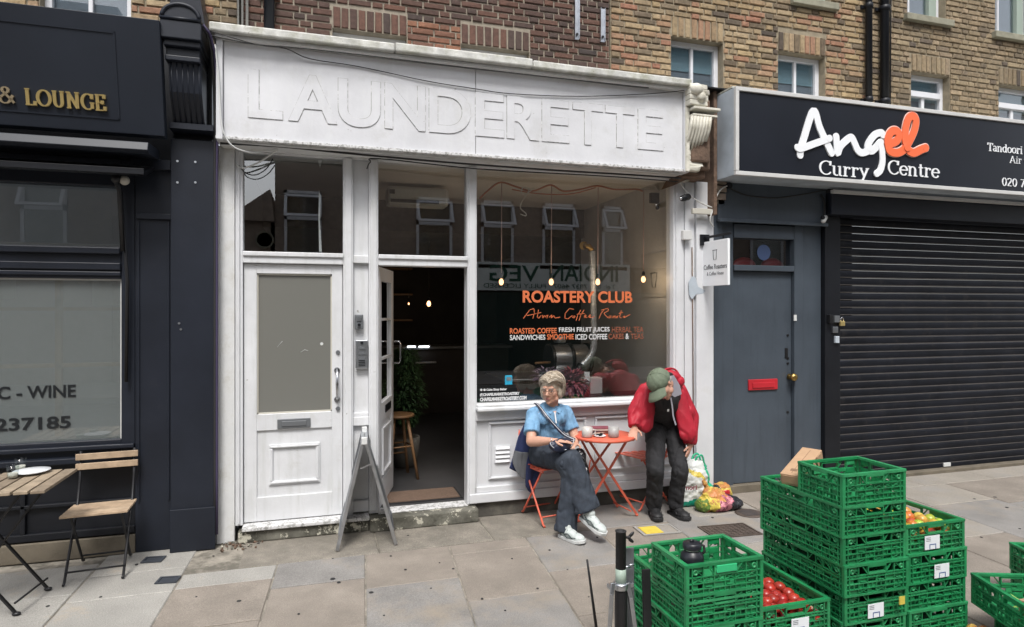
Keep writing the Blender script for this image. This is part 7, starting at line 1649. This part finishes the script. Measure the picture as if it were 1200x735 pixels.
def sheet(name, pts_rows, m, parent, amp=.02, seed=1, th=.006):
    """cloth through rows of points, finely divided and folded"""
    rows = [catmull([V3(p) for p in r_], 8) for r_ in pts_rows]; cols_ = list(zip(*rows)); cols_ = [catmull(list(c), 8) for c in cols_]; mb = MB(); nx, ny = len(cols_), len(cols_[0]); vs = []
    for i, c in enumerate(cols_):
        for j, p in enumerate(c): q = noise.noise(V3((i * .18 + seed, j * .05, seed))) + .5 * noise.noise(V3((i * .45, j * .12, seed + 4))); vs.append(p + V3((.2, -1, 0)) * amp * q)
    mb.add(vs, [(i * ny + j, (i + 1) * ny + j, (i + 1) * ny + j + 1, i * ny + j + 1) for i in range(nx - 1) for j in range(ny - 1)], 0, True); return mb.build(name, m, parent, solid=th)
sheet('cloth', [[FV(620, 486, -.10), FV(635, 484, -.09), FV(655, 484, -.08)], [FV(611, 505, -.13), FV(628, 510, -.10), FV(650, 510, -.08)], [FV(605, 522, -.14), FV(625, 535, -.12), FV(640, 540, -.10)], [FV(597, 549, -.15), FV(614, 556, -.13), FV(632, 555, -.12)]], 'navy_cloth', t, .022, 3)
sheet('cloth', [[FV(624, 520, -.17), FV(634, 522, -.15), FV(640, 525, -.12)], [FV(618, 540, -.18), FV(626, 545, -.17), FV(634, 548, -.14)], [FV(616, 560, -.17), FV(621, 568, -.17), FV(627, 570, -.15)], [FV(616, 570, -.16), FV(620, 576, -.16), FV(625, 579, -.15)]], 'navy_cloth', t, .015, 7)
sheet('lining', [[FV(603, 528, -.17), FV(612, 530, -.16), FV(622, 530, -.17)], [FV(601, 542, -.17), FV(611, 546, -.17), FV(620, 548, -.17)], [FV(607, 556, -.17), FV(612, 560, -.17), FV(618, 563, -.17)]], 'grey_lining', t, .012, 11, .004)

# ---------------------------------------------------------------- the stooping man
t = thing('person', 'stooping man in red jacket, green cap and black clothes, one hand on the table', 'person', (2.72, -.35, 0))
hp1, k1, a1 = V3((2.735, -.29, .735)), V3((2.610, -.50, .405)), V3((2.665, -.38, .095))
hp2, k2, a2 = V3((2.90, -.27, .735)), V3((2.825, -.52, .395)), V3((2.840, -.42, .095))
pel, bel, che, nk, hc = V3((2.82, -.25, .775)), V3((2.775, -.33, .87)), V3((2.725, -.42, .985)), V3((2.69, -.50, 1.075)), V3((2.605, -.61, 1.105))
s1, e1, w1 = V3((2.562, -.42, 1.035)), V3((2.470, -.41, .875)), V3((2.438, -.475, .748))
s2, e2, w2 = V3((2.890, -.385, 1.02)), V3((3.000, -.41, .80)), V3((2.950, -.47, .580))
MH = frame_of((-.52, -.50, -.69), (-.2, .3, .9))
mb = MB(); head(mb, hc, MH, .98); mb.cap(hc + MH @ V3((0, -.045, -.05)), nk, .052, .056); mb.cap(nk, che, .07, .13); mb.ell(che, (.165, .11, .12)); mb.cap(che, bel, .125, .12); mb.cap(bel, pel, .12, .13)
for s_, e_, w_ in ((s1, e1, w1), (s2, e2, w2)): mb.cap(che + (s_ - che) * .5, s_, .062, .046); mb.cap(s_, e_, .045, .038); mb.cap(e_, w_, .038, .027)
for h_, k_, a_ in ((hp1, k1, a1), (hp2, k2, a2)): mb.cap(h_, k_, .070, .048); mb.cap(k_, k_.lerp(a_, .4), .046, .046); mb.cap(k_.lerp(a_, .4), a_, .046, .034)
hand(mb, w1, (-.45, -.62, -.28), (.0, .1, -1), .25, 1.0, 1); hand(mb, w2, (-.42, -.20, -.88), (-.6, .7, .2), .45, 1.02, -1)
blob('body', mb, 'skin_man', t, .0060, 3); face_bits(t, hc, MH, 1.0)
mb = MB(); mb.ell(hc + MH @ V3((0, -.045, -.005)), (.078, .06, .05), MH); blob('hair', mb, 'hair_grey', t, .006, 2, folds(.003, (60, 60, 60), 3))
# cap
mb = MB(); mb.ell(hc + MH @ V3((0, -.012, .052)), (.094, .110, .080), MH); mb.ell(hc + MH @ V3((0, -.03, .030)), (.092, .100, .05), MH)
cp = blob('cap', mb, 'cap_green', t, .006, 3, folds(.0015, (30, 30, 30), 3))
mb = MB(); n_ = 12; top = []; 
for j in range(4):
    for i in range(n_ + 1):
        a = R(-62 + 124 * i / n_); rr_ = [.0, .33, .68, 1.0][j]; x = math.sin(a) * (.092 + .014 * rr_); y = .062 + math.cos(a) * .026 + rr_ * .098 * math.cos(a * .8); z = .046 - .016 * rr_ - .022 * (math.sin(a) ** 2) - .008 * rr_ * rr_
        top.append(hc + MH @ V3((x, y, z)))
mb.add(top, [(j * (n_ + 1) + i, j * (n_ + 1) + i + 1, (j + 1) * (n_ + 1) + i + 1, (j + 1) * (n_ + 1) + i) for j in range(3) for i in range(n_)], 0, True); mb.build('brim', 'cap_green', cp, solid=.005)
mb = MB(); mb.ell(hc + MH @ V3((0, -.012, .134)), (.008, .008, .004), MH)
for q in (0, 60, 120): mb.tube([hc + MH @ V3((-.0 + .0945 * math.cos(R(a)) * math.cos(R(q)), -.012 + .1110 * math.cos(R(a)) * math.sin(R(q)), .053 + .0808 * math.sin(R(a)))) for a in range(0, 181, 15)], .0011, 5)
mb.build('seam', 'cap_green', cp)
# t-shirt and trousers
mb = MB(); mb.cap(che + V3((-.01, -.02, 0)), bel + V3((-.01, -.02, 0)), .135, .128); mb.cap(bel, pel, .128, .135); mb.ell(che + V3((-.005, -.03, .01)), (.15, .10, .10)); mb.cap(nk + V3((0, -.0, -.03)), che, .072, .11)
ts = blob('t_shirt', mb, 'black_shirt', t, .0085, 4, folds(.006, (14, 14, 9), 14))
mb = MB(); q = FV(783, 481, -.567); mb.obox(q, (.008, .002, .010), frame_of((0, 1, .2))); mb.build('small_emblem', 'light_plastic', ts)
mb = MB(); mb.ell(pel + V3((0, 0, -.01)), (.160, .125, .10)); mb.cap(hp1, k1, .090, .068); mb.cap(k1, k1.lerp(a1, .5), .067, .062); econe(mb, k1.lerp(a1, .4), a1 + V3((0, .0, -.02)), (.062, .064), (.066, .068))
mb.cap(hp2, k2, .088, .067); mb.cap(k2, k2.lerp(a2, .5), .066, .062); econe(mb, k2.lerp(a2, .4), a2 + V3((0, .0, -.02)), (.062, .064), (.062, .068))
blob('trousers', mb, 'black_trouser', t, .008, 3, folds(.0085, (14, 14, 6), 19, .7))
trainer(V3((a1.x, a1.y - .0, .094)), (-.30, -.95, 0), 'shoe_black', 'rubber', 'dark_metal', s=1.06); trainer(V3((a2.x, a2.y - .0, .094)), (.05, -1, 0), 'shoe_black', 'rubber', 'dark_metal', s=1.06)
# red jacket: back, sleeves and two open fronts
mb = MB()
mb.cap(che + V3((.03, .060, .01)), pel + V3((.03, .075, .02)), .135, .150); mb.cap(s1.lerp(che, .2) + V3((0, .03, .005)), s2.lerp(che, .2) + V3((0, .04, .005)), .068, .072); mb.ell(nk + V3((.045, .06, -.01)), (.08, .06, .055))
mb.cap(s1, e1, .060, .055); mb.cap(e1, e1.lerp(w1, .4), .055, .052); econe(mb, e1.lerp(w1, .3), w1 + V3((0, .0, .012)), (.052, .052), (.050, .048))
mb.cap(s2, e2, .070, .063); mb.cap(e2, e2.lerp(w2, .4), .063, .058); econe(mb, e2.lerp(w2, .3), w2 + V3((0, 0, .012)), (.059, .059), (.052, .052))
def slabcap(p, q, w, th):
    p = V3(p); q = V3(q)
    for k in range(15): c = p.lerp(q, k / 14); mb.ell(c, (w[0] + (w[1] - w[0]) * k / 14, th, .065), Matrix.Rotation(R(-12), 3, 'Z'), 14, 10)
slabcap(s1 + V3((.01, -.045, -.02)), (2.520, -.47, .775), (.058, .074), .030)
slabcap(s2 + V3((-.030, -.075, -.03)), (2.895, -.52, .69), (.052, .078), .028); mb.cap(V3((2.945, -.42, .85)), V3((2.96, -.40, .70)), .07, .065)
jk = blob('jacket', mb, 'red_jacket', t, .0085, 3, folds(.012, (14, 14, 4.5), 23, .08))
lin = lambda name, pts, y0: (lambda mb: (mb.prism([FV(a, b, c) for a, b, c in pts], (0, .006, 0)), mb.build(name, 'jacket_lining', jk))[1])(MB())
lin('lining', [(784, 441, -.585), (790, 440, -.575), (797, 452, -.56), (799, 462, -.555), (790, 466, -.56), (785, 468, -.57), (787, 455, -.58)], 0)
mb = MB(); P = catmull([FV(786, 466, -.585), FV(788, 478, -.59), FV(789, 488, -.595), FV(792, 498, -.60)], 4)
for i in range(len(P) - 1): mb.bar(P[i], P[i + 1] + (P[i + 1] - P[i]) * .1, .012, .003, up=(0, -1, 0))
mb.build('facing', 'jacket_lining', jk)
mb = MB(); mb.ell(FV(787, 441, -.44), (.085, .07, .05), Matrix.Rotation(R(20), 3, 'Y')); mb.ell(FV(794, 447, -.46), (.055, .06, .05)); blob('hood', mb, 'red_jacket', jk, .008, 2, folds(.006, (18, 18, 18), 2)); mb = MB(); P = catmull([FV(776, 438, -.50), FV(780, 433, -.46), FV(788, 432, -.44), FV(794, 436, -.45), FV(797, 445, -.50)], 4); mb.tube(P, .008, 8); mb.build('hood_edge', 'red_jacket', jk)
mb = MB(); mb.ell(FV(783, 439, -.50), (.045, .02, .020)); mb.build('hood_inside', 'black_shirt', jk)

# ---------------------------------------------------------------- carrier bags
t = thing('carrier_bag', 'full white and green plastic carrier bag standing behind the man\'s legs', 'bag', (3.13, -.19, 0))
b0 = V3((3.13, -.19, 0)); mb = MB(); mb.cap(b0 + V3((-.10, 0, .10)), b0 + V3((.13, 0, .10)), .085, .085, 16); mb.ell(b0 + V3((.02, 0, .22)), (.15, .09, .12)); mb.ell(b0 + V3((.03, 0, .31)), (.12, .055, .07)); mb.box(b0.x - .16, b0.x + .2, b0.y - .08, b0.y + .08, .012, .08)
def wrinkle(amp, sc, seed):
    def f(co, n): p = co * sc + V3((seed, 0, 0)); return n * amp * (1 - 2 * abs(noise.noise(p)) + .7 * (1 - 2 * abs(noise.noise(p * 2.6))) + .45 * (1 - 2 * abs(noise.noise(p * 6))))
    return f
def mf(c): u = (c.x - b0.x); return 1 if u > .13 + .03 * noise.noise(c * 12) else (2 if c.z < .055 + .02 * noise.noise(c * 9) else (3 if .26 < c.z + u * .5 + .02 * noise.noise(c * 14) < .30 and u < .1 else 0))
blob('bag', mb, ['bag_white', 'bag_green', 'bag_teal', 'bag_yellow'], t, .009, 2, wrinkle(.009, 16, 3), mf)
mb = MB(); q0 = FV(801.5, 572, -.30); put_text(mb, 'mori', q0 - V3((0, 0, .02)), (.125, -.0, -.004), (0, 0, .042), (0, -.004, 0), .02); mb.build('lettering', 'book_a', t)
mb = MB()
for s_ in (-1, 1): mb.tube(catmull([b0 + V3((.02, s_ * .02, .34)), b0 + V3((.05, s_ * .03, .41)), b0 + V3((.10, s_ * .03, .42)), b0 + V3((.13, s_ * .02, .33))], 4), .009, 8)
mb.build('handle', 'bag_green', t)
x, y = G(842, 600); b1 = V3((3.255, -.40, 0)); t = thing('carrier_bag', 'lumpy carrier bag with orange, yellow and pink print slumped on the paving', 'bag', tuple(b1))
mb = MB(); mb.ell(b1 + V3((0, 0, .062)), (.175, .11, .060)); mb.ell(b1 + V3((-.02, .02, .105)), (.10, .08, .065)); mb.ell(b1 + V3((.13, 0, .045)), (.10, .09, .045)); mb.ell(b1 + V3((-.06, .03, .15)), (.04, .035, .035)); mb.cap(b1 + V3((-.06, .03, .17)), b1 + V3((-.10, .05, .235)), .014, .008); mb.ell(b1 + V3((-.13, .0, .05)), (.06, .07, .05))
def mf2(c):
    u = c.x - b1.x + .05 * noise.noise(c * 16); z = c.z + .05 * noise.noise(c * 19)
    if u > .085: return 4
    if u < -.135: return 3
    if z > .125: return 0
    if u < -.06: return 1
    if z > .10 and u < .0: return 0
    return 2
blob('bag', mb, ['bag_orange', 'bag_yellow', 'bag_pink', 'bag_lime', 'bag_black'], t, .006, 2, wrinkle(.0085, 19, 5), mf2)
b2 = V3((3.46, -.17, 0)); t = thing('carrier_bag', 'small crumpled yellow, red and black bag behind the big lumpy one', 'bag', tuple(b2)); mb = MB(); mb.ell(b2 + V3((0, 0, .07)), (.085, .07, .07)); mb.ell(b2 + V3((-.06, 0, .06)), (.06, .06, .055))
blob('bag', mb, ['bag_yellow', 'red_paint', 'bag_black', 'bag_orange'], t, .008, 2, wrinkle(.012, 17, 9), lambda c: 2 if c.x - b2.x < -.05 else (1 if abs(c.z - .07 + .03 * noise.noise(c * 15)) < .03 and c.x - b2.x < .04 else (3 if c.z > .12 else 0)))

# rust, rot and crumbs of masonry at the foot of the white pilaster
t = thing('rubble', 'rusty crumbs and broken masonry at the foot of the white pilaster', 'rubble', (-.52, -.12, 0)); mb = MB(); rr2 = random.Random(4)
for k in range(60):
    r_ = rr2.uniform(.003, .011); mb.obox((-.66 + rr2.random() * .30, -.05 - rr2.random() ** 2 * .16, r_ * .6), (r_, r_ * rr2.uniform(.5, 1), r_ * .6), Matrix.Rotation(rr2.uniform(0, 3), 3, (rr2.random(), rr2.random(), 1)), rr2.choice((0, 0, 1, 2)))
mb.build('crumbs', ['stucco_rot', 'concrete', 'step_stone'], t, kind='stuff')
